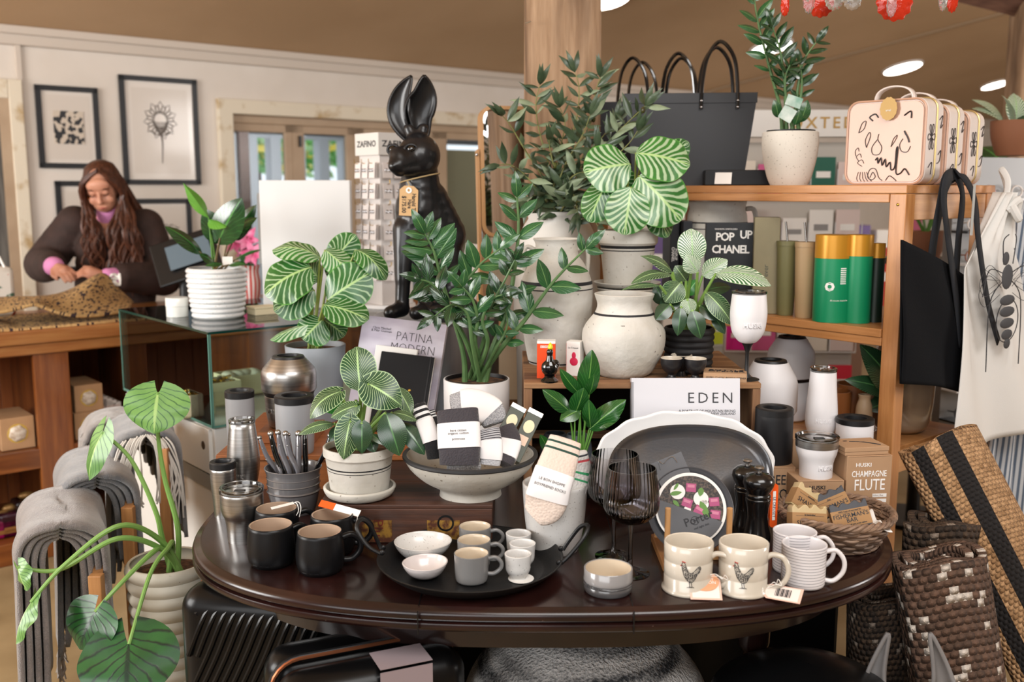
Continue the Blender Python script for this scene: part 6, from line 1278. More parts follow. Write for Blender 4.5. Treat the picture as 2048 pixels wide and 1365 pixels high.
# black goblets
m_gob = M('black_goblet', '#1b1a1d', .4, coat=.2)
for cx, Yc, lab in ((1342, 2.452, 'small black goblet at the left of the three beside the urn'), (1390, 2.445, 'small black goblet at the right of the three beside the urn'), (1362, 2.50, 'small black goblet behind the other two beside the urn')):
    s = ppm((0, Yc, RZc)); L = V(((cx-1024)/s, Yc, RZc)); t = thing('goblet', lab, 'goblet', L, 0, 'black goblets on the crate'); h = .054
    g = G(); g.lathe(smp([(.0165, 0), (.014, .003), (.0095, .010), (.010, .014), (.020, .024), (.0265, .038), (.0275, h)], 3), 40); g.build('goblet_body', m_gob, t, angle=60)
    g = G(); g.lathe([(.0275, h), (.0265, h+.001), (.0255, h-.001), (.024, .036), (.015, .024), (.0001, .021)], 40); g.build('cream_inside', m_cri, t)
L = V(((1452-1024)/ppm((0, 2.41, 1.03)), 2.412, RZc)); t = thing('opener_box', 'flat kraft box lettered bottle opener on the crate corner', 'box', L, R(-12)); g = G(); g.box0(-.055, .05, .0, .075, 0, .022); b = g.build('carton', m_kr, t, smooth=False, bevel=.001)
text('HUSKI  CLASSIC BOTTLE OPENER', .0065, TR((0, -.0004, .011)), m_ink, b); text('BOTTLE\nOPENER', .02, TR((0, .035, .0225)) @ RX(-PI/2), m_ink, b, sx=1.2, bold=.0003)
# duck stopper, boxes
L = PZ(1099, 762, RZc); s = ppm(L); t = thing('orange_box', 'small orange and white carton behind the black bird stopper', 'box', PZ(1092, 757, RZc), R(-4)); w, h = 37/s, 76/s
g = G(); g.box0(-w/2, w/2, 0, .035, 0, h*.93); b = g.build('carton', M('orange_carton', '#ea4a12', .5), t, smooth=False); g = G(); g.box0(-w/2, w/2, 0, .035, h*.93+.0002, h); g.build('white_top', m_paper, t, smooth=False); g = G(); g.box0(-w*.32, w*.3, -.0005, 0, h*.82, h*.88); g.build('white_plate', m_paper, b, smooth=False, bevel=.0002)
text('LE CREUSET', .0055, TR((0, -.0008, h*.85)), M('tag_orange', '#f05a18', .5), b)
L = V((L.x - .002, 2.415, RZc)); t = thing('bird_stopper', 'glossy black bird figurine with a yellow beak on the crate edge', 'figurine', V(((1099-1024)/s, 2.42, RZc)))
g = G(); g.lathe([(.0001, 0), (.0215, 0), (.022, .004), (.018, .008), (.013, .012), (.014, .016), (.0001, .016)], 36); g.build('foot', M('glossy_black', '#0b0b0c', .06, coat=1), t)
g = G()
blob('bird_body', MATS['glossy_black'], [((0, .002, .034), (.021, .018, .022), None), ((.012, .004, .042), (.012, .010, .014), (0, R(30), 0)), ((-.010, .004, .036), (.011, .010, .014), None), ((0, .0, .045), (.0, -.001, .072), .0115, .0065), ((0, -.001, .074), (.0085, .0085, .010), None)], .0016, t, 4)
g = G(); g.lathe(smp([(.0001, -.008), (.006, -.005), (.0065, 0), (.004, .006), (.0005, .011)], 3), 16, T=TR((.001, -.003, .088))); g.build('yellow_beak', M('yellow_beak', '#d9d21e', .3, coat=.5), t)
P0 = PZ(1146, 752, RZc); t = thing('white_red_box', 'small white and red carton with a red bird picture, left of the urn', 'box', P0, R(-22)); w, h = .036, .088
g = G(); g.box0(-w/2, w/2, 0, .032, 0, h); b = g.build('carton', m_paper, t, smooth=False); g = G(); g.box0(-w/2-.0006, -w/2, 0, .032, 0, h*.94); g.build('red_side', M('carton_red', '#c8202a', .5), b, smooth=False)
g = G(); g.ball((.002, -.0005, h*.42), .011, 12, sc=(1, .08, 1)); g.ball((.002, -.0008, h*.60), .0055, 10, sc=(1, .08, 1.6)); g.build('red_bird_print', M('print_red', '#d22850', .5), b)
text('Le Creuset', .006, TR((0, -.0004, h*.82)), m_ink, b)
# plant and grey vases inside the crate
for cx, Yc, lab, mt in ((1153, 2.46, 'pale grey round vase inside the crate, right of the other vase', '#6f7680'), (1110, 2.47, 'dark grey round vase inside the crate, at the left', '#4b4f57')):
    s = ppm((0, Yc, .77)); L = V(((cx-1024)/s, Yc, TZ+.012)); t = thing('round_vase', lab, 'vase', L, 0, 'grey vases in the crate'); g = G(); g.lathe(vessel([(.022, 0), (.034, .02), (.040, .06), (.036, .105), (.026, .125)], .003, smooth=4), 44); g.build('vase_body', M('vase_' + mt[1:], mt, .5), t)
L = V(((1155-1024)/ppm((0, 2.40, .8)), 2.375, TZ)); t = thing('leafy_plant', 'glossy broad leafed plant growing up in front of the crate', 'plant', L)
m_br = Mleaf('broad_glossy_leaf', '#245a22', '#1c4a1e', '#3d7a34', 7, .04, .1, .8, .3, .2, mid='#6a9a4a', coat=.6)
g = G(); g.lathe(vessel([(.03, 0), (.038, .05)], .003), 36); g.build('pot', m_gob, t); soil(t, .034, .042)
for base, tip, w, N, kw in (((1172, 795), (1184, 700), 46, (.15, -1, .2), dict(fold=.35)), ((1163, 792), (1120, 738), 28, (-.5, -.8, .3), dict(fold=.2)), ((1178, 790), (1188, 748), 30, (.4, -.8, .2), dict(fold=.2)), ((1140, 825), (1085, 780), 34, (-.2, -.8, .6), dict(fold=.2)), ((1150, 828), (1168, 776), 40, (.2, -.9, .3), dict(fold=.25)),
        ((1178, 860), (1252, 800), 44, (.2, -.8, .6), dict(fold=.3, wave=.05)), ((1182, 860), (1178, 800), 34, (-.3, -.9, .3), dict(fold=.3)), ((1160, 820), (1120, 842), 34, (-.1, -.8, .6), {}), ((1190, 850), (1240, 835), 30, (.1, -.8, .7), {}), ((1100, 905), (1080, 870), 22, (0, -1, .4), {})):
    px_leaf(t, 1155, L, base, tip, w, N, 'oval', [m_br, m_stk], V((rnd.uniform(-.012, .012), 0, .045)), -.01, -.03, (0, -.01, 0), .0024, nu=10, **{'droop': .08, **kw})
# EDEN book
t, H_, s = lean('photo_book', 'large white book lettered eden leaning on the crate', 'book', 1372, 2.345, 757, Yt=2.392, zb=TZ); w = 216/s
g = G(); g.box0(-w/2, w/2, -.001, 0, 0, H_); g.box0(-w/2, w/2, .022, .0235, 0, H_); g.box0(-w/2-.001, -w/2, -.001, .0235, 0, H_); cv = g.build('cover', M('white_book_cover', '#d9d9df', .4), t, smooth=False)
g = G(); g.box0(-w/2+.001, w/2-.003, .0002, .0218, .002, H_-.003); g.build('pages', M('page_block', '#e8e4da', .8), t, smooth=False)
g = G(); g.box0(-w/2-.0012, -w/2+.004, -.0016, .024, H_*.05, H_*.97); g.build('grey_spine', M('spine_grey', '#97979c', .5), t, smooth=False)
text('EDEN', .037, TR((w*.225, -.0014, H_*.835)), M('charcoal_ink', '#3a3a3e', .6), cv, spacing=1.35, bold=-.0001); text('A PORTRAIT OF MOUNTAIN BIKING\nIN AOTEAROA NEW ZEALAND', .0085, TR((w*.46, -.0014, H_*.72)), M('charcoal_ink', '#3a3a3e', .6), cv, ax='RIGHT')
# white stemmed tumbler
L = V(((1493-1024)/ppm((0, 2.45, 1.05)), 2.45, RZc)); s = ppm(L); t = thing('stemmed_tumbler', 'white insulated wine tumbler on a black stem at the corner of the crate', 'cup', L); Z = lambda y: PY(1493, y, 2.45).z - RZc
g = G(); p = smp([(.004, Z(688)), (18/s, Z(683)), (31/s, Z(665)), (35.5/s, Z(640)), (36/s, Z(620)), (33/s, Z(588))], 5); g.lathe([(.0001, Z(688))] + p + [(.0001, p[-1][1])], 56); g.build('bowl', m_wp, t, angle=50)
g = G(); g.lathe([(.0001, 0), (.032, 0), (.032, .002), (.012, .006), (.005, .018), (.0045, Z(705)), (.010, Z(692)), (.014, Z(687.5)), (.0001, Z(687.4))], 40); g.build('stem', m_gask, t); clear_lid(t, 33/s, Z(588), .008)
text('HUSKI', .016, RZ(.05) @ TR((0, 0, Z(648))), m_wp, t, ext=.0012, wrap=35.6/s, bold=.0005, spacing=1.1)

# ---- left riser with cups, coolers and the propped book
RX0, RX1, RY0, RY1 = -.745, -.17, 2.43, 2.92; ZR = .84
m_orw = Mwood('orange_brown_wood', '#a8683a', '#8a4f28', 4, 'X', .5, .2, .2)
t = thing('riser_box', 'orange brown wooden riser at the back left of the table', 'riser', ((RX0+RX1)/2, RY0, TZ)); hw = (RX1-RX0)/2
g = G(); g.box0(-hw, hw, 0, RY1-RY0, ZR-TZ-.014, ZR-TZ); g.build('top_board', m_orw, t, smooth=False, bevel=.002)
g = G(); g.box0(-hw+.01, hw-.01, .008, RY1-RY0-.008, 0, ZR-TZ-.0145); g.build('riser_body', m_orw, t, smooth=False)
t = thing('riser_block', 'smaller brown block under the steel domed cooler', 'riser', ((581-1024)/ppm((0, 2.6, .85)), 2.545, ZR)); g = G(); g.box0(-.075, .075, 0, .15, 0, .03); g.build('block', m_orw, t, smooth=False, bevel=.002)
domed('brushed steel domed cooler with black collar, behind the grey cups', 581, 2.62, ZR+.0305, 1, m_steel, 716, 780, 860, txt=True)
huski('pale grey cup with a black lid at the left, in front of the glass case', 483, 2.56, ZR+.0005, [(24, 0), (26, 885), (28, 840), (28, 794)], m_gp, 'black', .018)
huski('pale grey cup with a black lid in front of the steel domed cooler', 592, 2.46, ZR+.0005, [(34, 0), (36, 895), (38, 850), (38, 804)], m_gp, 'black', .018)
t, H_, s = lean('art_book', 'large pale art book with thin serif title lettered patina modern, leaning under the hare', 'book', 775, 2.70, 636, zb=ZR+.001, Yt=2.80, rz=R(-5)); t.rotation_euler = Euler((-math.atan2(.1, .25), R(6), R(-6)))
w = 172/s; nt = NT('pale_cover_photo'); f = nt.noise(nt.mapping(nt.coord(), (1, 1, 3)), 6, 3); nt.col(nt.mix(nt.ramp(f, .35, .7), lin('#cfcbd6'), lin('#a79db0'))); nt.b.inputs['Roughness'].default_value = .35
g = G(); g.box0(-w/2, w/2, -.001, 0, 0, H_); g.box0(-w/2, w/2, .025, .0265, 0, H_); g.box0(-w/2-.001, -w/2, -.001, .0265, 0, H_); cv = g.build('cover', nt.m, t, smooth=False)
g = G(); g.box0(-w/2+.001, w/2-.003, .0002, .0248, .002, H_-.003); g.build('pages', MATS['page_block'], t, smooth=False)
text('PATINA\nMODERN', .037, TR((w*.14, -.0014, H_*.79)), m_ink, cv, ax='CENTER', sx=.82, bold=-.0008, spacing=1.02, line=.9); text('Chris Mitchell\n& Pilar Guzman', .0095, TR((-w*.26, -.0014, H_*.885)), MATS['charcoal_ink'], cv)
BKT = t
for i, (lab, nm, col_, x0, x1, zt_, yo) in enumerate((('white pad standing between the notebook and the art book', 'note_pad', '#e6e4e0', -.070, .050, .238, -.019), ('black hardback notebook with a small gold stamp leaning on the art book', 'notebook', '#151517', -.050, .102, .225, -.032))):
    t = thing(nm, lab, 'notebook', BKT.location + V((.0, yo - .004*i, .0))); t.rotation_euler = BKT.rotation_euler
    g = G(); g.box0(x0, x1, 0, .010, .0, zt_); b = g.build('cover', M(nm + '_cover', col_, .6, spec=.25), t, smooth=False, bevel=.002)
    g = G(); g.box0(x0+.001, x1+.0006, .0015, .0085, .0015, zt_-.0008); g.build('pages', m_paper, t, smooth=False)
    if i: g = G(); g.ball(((x0+x1)/2+.02, -.0005, zt_*.55), .004, 10, sc=(1, .3, 1)); g.build('gold_stamp', m_gold, t); g = G(); g.box0(x1-.012, x1-.009, -.0012, .0105, 0, zt_+.0006); g.build('elastic_band', m_gask, t, smooth=False)

# ZZ plant in a white pot
m_wpot = M('smooth_white_pot', '#dcdcdc', .4, coat=.1)
Yc = 2.62; s = ppm((0, Yc, TZ)); t, L, q, b = pot_on('potted_zz_plant', 'tall branching glossy leafed plant in a plain white pot at the centre', 'potted plant', 954, Yc, TZ, [(58, 950), (63, 940), (65, 860), (66, 758)], m_wpot, smooth=0, t_=.005); hz_ = q[-1][1]
g = G(); g.lathe([(66/s-.006, hz_-.012), (66/s-.006, hz_+.002), (66/s-.010, hz_+.002), (66/s-.011, hz_-.016)], 48); g.build('nursery_pot', m_gask, t); soil(t, 66/s-.011, hz_-.008)
m_zz = Mleaf('zz_leaf', '#2f5c33', '#24482a', '#3c6b3c', 6, .03, .2, .8, .3, .2, mid='#6b9358', coat=.3); m_zz2 = Mleaf('zz_leaf_dark', '#1c3b22', '#173019', '#28502c', 6, .03, .2, .8, .3, .16, mid='#3f6b3c', coat=.35); m_zzs = M('zz_stem', '#5f7f4e', .4, col2='#48663c', vs=18)
def zz_stem(t, L, rt, pts_px, dys, nl, ll, wd=.42, r0=.007, seed=0, mats=None, skip=.28, face=(0, -1, .35), cx=954):
    r_ = random.Random(seed); n = len(pts_px); P_ = [V(rt)] + [PY(x, y, L.y + dys[0] + (dys[1]-dys[0])*i/max(1, n-1)) - L for i, (x, y) in enumerate(pts_px)]
    c = catmull(P_, 10); m_ = len(c); g = G(); g.tube(c, [r0*(1-.8*i/m_) for i in range(m_)], 8, mi=1)
    i0 = int(m_*skip)
    for k_ in range(nl):
        i = int(i0 + (m_-2-i0)*k_/(nl-1)); tan = (c[min(i+1, m_-1)] - c[max(i-1, 0)]).normalized(); f_ = V(face); sd = tan.cross(f_).normalized()
        l_ = ll*(1 - .35*abs(k_/(nl-1)-.45)*2)*r_.uniform(.88, 1.1)
        for sg in (-1, 1):
            if r_.random() < .06: continue
            d_ = (sd*sg*.9 + tan*r_.uniform(.45, .8) + f_*r_.uniform(-.25, .35)).normalized(); nn_ = (f_ + sd*sg*r_.uniform(-.5, .2) + V((0, 0, r_.uniform(-.2, .5))))
            a_ = c[i] + tan*(.004*sg); leaf(g, a_, a_ + d_*l_, nn_, l_*wd, 'zz', droop=.06, fold=.25, nu=6, nv=9)
    leaf(g, c[-1], c[-1] + (c[-1]-c[-4]).normalized()*ll*.8, face, ll*wd*.7, 'zz', nu=6, nv=9)
    return g.build('frond', mats or [m_zz, m_zzs], t)
for i, (pts, dys, nl, ll, r0, mt, sk) in enumerate((
    (((925, 700), (886, 570), (868, 505), (850, 468)), (-.03, -.06), 6, .092, .007, m_zz, .50), (((935, 690), (893, 610), (865, 570), (842, 560)), (-.05, -.10), 4, .080, .007, m_zz2, .45), (((950, 690), (925, 590), (955, 535), (1000, 498)), (-.02, -.04), 6, .080, .007, m_zz, .45),
    (((985, 700), (1015, 620), (1036, 480), (1034, 395)), (-.02, -.05), 7, .085, .009, m_zz, .36), (((1000, 700), (1050, 640), (1110, 560), (1172, 497)), (-.04, -.10), 6, .086, .008, m_zz, .30), (((965, 690), (980, 620), (1010, 560), (1030, 520)), (-.06, -.10), 5, .066, .006, m_zz2, .35),
    (((945, 690), (935, 630), (905, 610), (870, 632)), (-.08, -.12), 4, .074, .006, m_zz2, .4), (((975, 690), (965, 640), (985, 600), (1005, 590)), (-.08, -.12), 4, .060, .006, m_zz2, .35), (((950, 690), (955, 640), (945, 600), (925, 575)), (-.07, -.12), 4, .078, .007, m_zz, .4), (((990, 700), (1008, 670), (1015, 645), (1010, 620)), (-.06, -.08), 2, .06, .005, m_zz, .5))):
    zz_stem(t, L, ((i*37 % 60 - 30)/1000, -.02 + (i % 3)*.018, hz_-.01), pts, dys, nl, ll, wd=.46, r0=r0*1.2, seed=i, mats=[mt, m_zzs], skip=sk)
# grey calathea pot
t, L, q, b = pot_on('potted_calathea', 'striped round leafed calathea in a plain grey blue pot, left of the hare', 'potted plant', 635, 2.83, ZR, [(45, 845), (50, 800), (57, 730), (60, 690)], M('grey_blue_pot', '#8b9299', .5), smooth=0, t_=.005); hc = q[-1][1] - .015; soil(t, q[-1][0]-.008, hc)
for base, tip, w, N, mt, dy, dt, kw in (
    ((622, 535), (530, 590), 96, (-.3, -.8, .5), m_orb, -.06, -.08, dict(fold=.2, droop=.12)), ((640, 515), (545, 500), 60, (-.1, -.5, .9), m_orb2, -.02, -.02, dict(fold=.25, droop=.15)), ((628, 580), (548, 622), 72, (-.2, -.9, .4), m_orb, -.05, -.07, dict(fold=.2)),
    ((655, 600), (742, 545), 84, (.15, -.95, .35), m_orb, -.08, -.08, dict(fold=.15)), ((648, 610), (737, 640), 62, (.1, -.75, .7), m_orb, -.10, -.13, dict(fold=.15, droop=.08)), ((660, 530), (712, 470), 56, (.2, -.8, .4), m_orb, .05, .06, dict(fold=.3)),
    ((650, 500), (700, 545), 50, (.1, -.8, .6), m_orb2, -.03, -.05, dict(fold=.35)), ((712, 500), (772, 560), 44, (.2, -.7, .6), m_orb, -.04, -.08, dict(fold=.3, droop=.2)), ((645, 640), (606, 680), 66, (0, -.9, .4), m_orb, -.06, -.08, dict(fold=.3)),
    ((640, 560), (600, 520), 60, (-.1, -.6, .8), m_orb2, -.0, -.02, dict(fold=.2)), ((648, 640), (690, 672), 50, (.1, -.8, .5), m_orb, -.03, -.04, {}), ((640, 645), (540, 680), 30, (0, -.6, .8), m_orb2, -.05, -.09, dict(fold=.6)), ((690, 520), (660, 560), 50, (0, -.8, .6), m_orb2, .02, .0, {})):
    px_leaf(t, 635, L, base, tip, w*1.15, N, 'round', [mt, m_orbs], V((rnd.uniform(-.02, .02), rnd.uniform(-.02, .0), hc)), dy, dt, (0, .01, .01), .0036, nu=14, nv=20, wave=.02, **{'droop': .06, **kw})
# =====================================================================  hare, mirror, things behind the table, floor left
HY = 3.08; HZ = PZ(840, 636, 0) and PY(840, 634, HY).z
m_galv = M('galvanised', '#9ea3a8', .34, .85, col2='#7f868c', vs=3, stretch=(6, 6, .4))
t = thing('metal_drum', 'tall galvanised metal drum carrying the black hare statue', 'drum', ((874-1024)/ppm((0, 3.13, HZ)), 3.13, 0))
g = G(); g.lathe([(.0001, 0), (.196, 0), (.196, HZ*.33), (.199, HZ*.335), (.196, HZ*.34), (.196, HZ*.66), (.199, HZ*.665), (.196, HZ*.67), (.196, HZ-.012), (.0001, HZ-.012)], 72); g.build('drum_body', m_galv, t); g = G(); g.lathe([(.0001, HZ-.0118), (.2, HZ-.0118), (.201, HZ-.004), (.198, HZ), (.0001, HZ)], 72); g.build('lid', m_galv, t)
s = ppm((0, HY, HZ+.3)); 
m_hare = M('black_resin', '#111113', .33, col2='#1a1a1d', vs=10, coat=.15, bump=.05, bs=40)
hr = thing('hare_statue', 'tall seated black hare statue with upright ears and a price tag round its neck', 'statue', ((845-1024)/s, HY, HZ)); HL = hr.location
def h(px, py, dy=0): return lp(HL, px, py, dy)
def hs(px): return px/s
P = [(h(850, 330, -.0), (hs(40), hs(48), hs(38)), (0, R(10), 0)), (h(822, 318, -.06), (hs(34), hs(40), hs(30)), (0, R(10), 0)), (h(798, 322, -.10), hs(20), None, None)]
P = [(tuple(h(838, 312, -.02)), (hs(43), hs(48), hs(43)), (0, R(20), 0)), (h(822, 320, -.05), h(796, 330, -.10), hs(33), hs(20)), (tuple(h(800, 318, -.085)), (hs(20), hs(24), hs(26)), (0, R(-30), 0)), (tuple(h(788, 332, -.115)), (hs(12), hs(14), hs(13)), None), (tuple(h(800, 345, -.09)), (hs(13), hs(14), hs(9)), None), (tuple(h(828, 338, -.02)), (hs(26), hs(34), hs(18)), None),
     (h(840, 340, 0), h(840, 410, .01), hs(36), hs(48)), (h(858, 400, .02), h(888, 470, .06), hs(40), hs(46)), (h(838, 420, .01), h(840, 470, .02), hs(50), hs(54)), (tuple(h(868, 500, .07)), (hs(58), hs(62), hs(80)), (0, R(-25), 0)), (tuple(h(885, 540, .08)), (hs(52), hs(60), hs(72)), None), (tuple(h(850, 430, .03)), (hs(46), hs(44), hs(60)), (0, R(-12), 0)),
     (h(812, 460, -.02), h(806, 560, -.05), hs(28), hs(17)), (h(806, 560, -.05), h(804, 612, -.055), hs(16), hs(15)), (h(804, 618, -.055), h(780, 626, -.11), hs(17), hs(14)),
     (h(848, 470, -.03), h(852, 560, -.06), hs(28), hs(17)), (h(852, 560, -.06), h(850, 612, -.065), hs(16), hs(15)), (h(850, 620, -.065), h(832, 627, -.13), hs(17), hs(14)),
     (tuple(h(905, 575, .06)), (hs(36), hs(58), hs(50)), None), (h(905, 612, .04), h(872, 622, -.08), hs(22), hs(15)), (h(935, 612, .10), h(950, 618, .14), hs(22), hs(16)),
     (h(826, 275, -.005), h(818, 258, .0), hs(12), hs(12)), (h(842, 278, .0), h(846, 258, .0), hs(12), hs(12))]
# brow ridge and toes
P += [(h(836, 296, -.075), h(852, 292, -.055), hs(7), hs(5)), (h(806, 296, -.085), h(800, 300, -.08), hs(6), hs(5))]
for (bx, by, d) in ((780, 626, -.11), (832, 627, -.13)):
    for k_ in (-1, 0, 1): P.append((h(bx+8+k_*9, by-3, d+.03-.006*abs(k_)), h(bx+2+k_*9, by+1, d-.012+.008*abs(k_)), hs(6.5), hs(5.5)))
body = blob('hare_body', m_hare, P, .0052, hr, 7)
def ear(base, mid, tip, wide, N, nm):
    g = G(); c = catmull([h(*base), h(*mid[0]), h(*mid[1]), h(*tip)], 8); n_ = len(c); Nn = V(N).normalized(); nu = 16
    def f(a, v):
        i = min(int(v*(n_-1)), n_-1); an = (a*2-1); tan = (c[min(i+1, n_-1)]-c[max(i-1, 0)]).normalized(); x = tan.cross(Nn).normalized(); w_ = hs(wide)*(.30*(1-v) + .98*sin(PI*min(v, .995)**.92)**.9)
        return c[i] + x*(w_*sin(an*1.25)) - Nn*(w_*.85*(cos(an*1.25)-.2))
    g.grid(f, nu, n_-1); return g.build('ear', m_hare, hr, solid=.008, off=0)
ear((822, 280, .0), ((796, 232, .0), (800, 190, .0)), (822, 152, .0), 24, (-.55, -1, .1), 'l')
ear((846, 280, .01), ((838, 232, .0), (850, 190, .0)), (849, 151, .0), 28, (.5, -1, .1), 'r')
for px, py, d in ((822, 299, -.084), (787, 300, -.078)):
    g = G(); g.tube([h(px, py, d) + V((hs(11.5)*cos(a), -hs(3) - hs(3)*cos(a)*(1 if px > 800 else -1)*-1, hs(9.5)*sin(a))) for a in [2*PI*i/24 for i in range(24)]], hs(2.6), 8, closed=True); g.build('eyelid', m_hare, hr)
    g = G(); g.ball(h(px, py, d), hs(9.5), 16); g.build('eye', M('glossy_black_eye', '#060607', .05, coat=1), hr)
m_twine = M('twine', '#b39a6f', .9)
g = G(); NC = h(840, 356, 0); g.tube([NC + V((hs(39)*cos(a), hs(40)*sin(a), hs(9)*cos(a))) for a in [2*PI*i/40 for i in range(40)]], .0022, 6, closed=True); g.tube(catmull([NC + V((-hs(22), -hs(34), -hs(6))), h(819, 372, -.075), h(820, 380, -.085)], 4), .0022, 6); tw = g.build('twine', m_twine, hr)
tgp = h(818, 372, -.092); TT = TR(tgp) @ RYm(R(3)) @ RX(R(6)); w_, h_ = hs(18), hs(58)
g = G(); g.prism([(-w_, -h_), (w_, -h_), (w_, -.012), (w_*.5, .0), (-w_*.5, 0), (-w_, -.012)], .0012, T=TT); tc = g.build('price_tag', m_kraft, hr, smooth=False); tc.data.materials[0] = M('manila_card', '#cfa878', .75)
g = G(); g.lathe([(.004, 0), (.009, 0), (.009, .0008), (.004, .0008)], 20, T=TT @ TR((0, -.001, -.013)) @ RX(PI/2)); g.build('eyelet', m_paper, tc)
text('Harold The\nHare', .0165, TT @ TR((.009, -.0008, -h_*.60)) @ RYm(PI/2), m_ink, tc, sx=.82, bold=.0003, line=.75); text('$175.00', .0175, TT @ TR((-.014, -.0008, -h_*.62)) @ RYm(PI/2), m_ink, tc, sx=.9, bold=.0003)

# chopping board, mirror on a pale table
t = thing('side_table', 'pale wooden side table behind the drum, holding the mirror and boards', 'table', (.0, 3.62, 0)); g = G(); g.box0(-.28, .12, -.14, .4, .97, 1.0); g.build('table_top', m_beech, t, smooth=False, bevel=.004); g = G(); g.box0(-.26, .10, -.12, .38, .5, .9699); g.build('cupboard', M('birch_panel', '#c9b193', .6), t, smooth=False, bevel=.003)
for a, b in ((-.24, -.1), (.08, -.1), (-.24, .36), (.08, .36)): g = G(); g.box(.04, .04, .5, (a, b, .25)); g.build('leg', m_beech, t, smooth=False)
Ym = 3.52; s = ppm((0, Ym, 1.3)); L = V(((1030-1024)/s, Ym, 1.0)); t = thing('table_mirror', 'wood framed table mirror with rounded corners beside the timber post', 'mirror', L, rot=(R(-5), 0, R(15))); z0 = lp(L, 1030, 474).z; z1 = lp(L, 1030, 207).z; w = 62/s
def rrect(w, z0, z1, r, n=6):
    return [(cx_ + r*cos(a), cz_ + r*sin(a)) for cx_, cz_, a0 in ((w-r, z1-r, 0), (-w+r, z1-r, PI/2), (-w+r, z0+r, PI), (w-r, z0+r, 1.5*PI)) for a in [a0 + PI/2*i/n for i in range(n+1)]]
g = G(); a = rrect(w, z0, z1, .045); b = rrect(w-.012, z0+.012, z1-.012, .035); n = len(a); v = [(x, 0, z) for x, z in a] + [(x, 0, z) for x, z in b] + [(x, .04, z) for x, z in b] + [(x, .04, z) for x, z in a]
g.add(v, [(i+k*n, (i+1) % n + k*n, (i+1) % n + ((k+1) % 4)*n, i+((k+1) % 4)*n) for k in range(4) for i in range(n)]); g.build('frame', M('mirror_wood', '#b98d5e', .45), t, smooth=False)
g = G(); g.prism(rrect(w-.011, z0+.011, z1-.011, .036), .006, T=TR((0, .02, 0))); g.build('glass', M('mirror_glass', '#e9ecee', .03, 1), t, smooth=False)
for sg in (-1, 1):
    g = G(); zz = lp(L, 1030, 305).z; g.prism([(sg*(w+.003) + .0, -.0), (sg*(w+.013), 0), (sg*(w+.013), zz+.01), (sg*(w+.008), zz+.016), (sg*(w+.003), zz+.01)], .026, T=TR((0, .008, 0))); g.build('stand_arm', MATS['mirror_wood'], t, smooth=False); g = G(); g.ball((sg*(w+.013), .006, zz-.004), .006, 10); g.build('pivot_knob', m_silver, t)
g = G(); g.box0(-w-.014, w+.014, -.03, .07, 0, .016); g.build('base', MATS['mirror_wood'], t, smooth=False, bevel=.004)
Yb = 3.50; s = ppm((0, Yb, 1.1)); L = V(((935-1024)/s, Yb, 1.0)); t = thing('chopping_board', 'pale marble and wood board leaning between the hare and the mirror', 'board', L); t.rotation_euler = (R(-10), R(8), 0)
zt = (570-392)/s; g = G(); g.box0(-.05, .015, 0, .016, 0, zt); g.build('marble_side', M('board_marble', '#d8d4cf', .4, col2='#c4beb8', vs=8), t, smooth=False, bevel=.002); g = G(); g.box0(.0153, .05, 0, .016, 0, zt); g.build('wood_side', m_beech, t, smooth=False, bevel=.002)
# ---- left foreground: ladder of throws and the big leafed plant
def Mwool(name, c1, c2):
    t = NT(name); n = t.noise(t.mapping(t.coord(), (1, 1, .35)), 26, 4, .7); n2 = t.noise(t.coord(), 350, 2)
    t.col(t.mix(t.ramp(t.math('ADD', t.math('MULTIPLY', n, .6), t.math('MULTIPLY', n2, .4)), .38, .62), lin(c1), lin(c2))); t.b.inputs['Roughness'].default_value = 1; t.b.inputs['Sheen Weight'].default_value = .6; t.bump(n2, .8, .004); return t.m
m_wool = Mwool('grey_wool', '#8d8581', '#6f6866'); m_wool2 = Mwool('blue_grey_wool', '#8a8784', '#676a70'); m_wool3 = Mwool('pale_wool', '#9b948f', '#7c7672'); m_rail = Mwood('rack_wood', '#c08a55', '#9f6d3f', 4, 'Z', .5, .1, .1)
def throw(label, px, py, Y, wpx, zlow, mat, ln=.36, tilt=0, fringe=True, lay=4):
    """folded throw over a rail that runs away from the camera; its layered edge faces us"""
    p = PY(px, py, Y); s_ = ppm(p); t = thing('wool_throw', label, 'throw', (p.x, p.y, p.z), R(24), 'grey wool throws on the rack'); W0 = wpx/s_/2; D = p.z - zlow
    for k_ in range(lay):
        a_ = W0*(1 - .17*k_); z_ = -.012*k_; arc = [(-a_*1.18, -D + .03*k_), (-a_*1.10, -D*.6), (-a_*1.02, -D*.25), (-a_*.98, -W0*.62+z_), (-a_*.72, -W0*.18+z_), (-a_*.28, z_), (a_*.28, z_), (a_*.72, -W0*.18+z_), (a_*.98, -W0*.62+z_), (a_*1.0, -D*.35), (a_*1.02, -D*.75 + .04*k_)]
        c = catmull(arc, 5); g = G(); nn_ = len(c)
        g.grid(lambda a, b, c=c, nn_=nn_, k_=k_: (c[min(int(a*(nn_-1)), nn_-1)].x + .006*sin(b*9+a*7), (.012*k_) + b*ln + .01*sin(a*9), c[min(int(a*(nn_-1)), nn_-1)].y + .004*sin(b*14)), nn_-1, 10)
        o = g.build('fold', mat, t, solid=.012, off=0, angle=80)
    if fringe:
        g = G(); rr = random.Random(px)
        for i in range(26):
            x = -W0*1.18 + rr.uniform(-.004, .004); y = ln*i/26; g.tube([(x, y, -D+.01), (x + rr.uniform(-.01, .01), y + rr.uniform(-.01, .01), -D-.035), (x + rr.uniform(-.015, .015), y, -D-.08)], .0028, 5)
        f_ = g.build('fringe', M('fringe_wool', '#a9a29c', .9), t); f_['kind'] = 'stuff'
    g = G(); g.box0(-.010, .012, -.03, ln+.03, -W0*.55-.03, -W0*.55+.0); g2 = g
    return t, p, W0
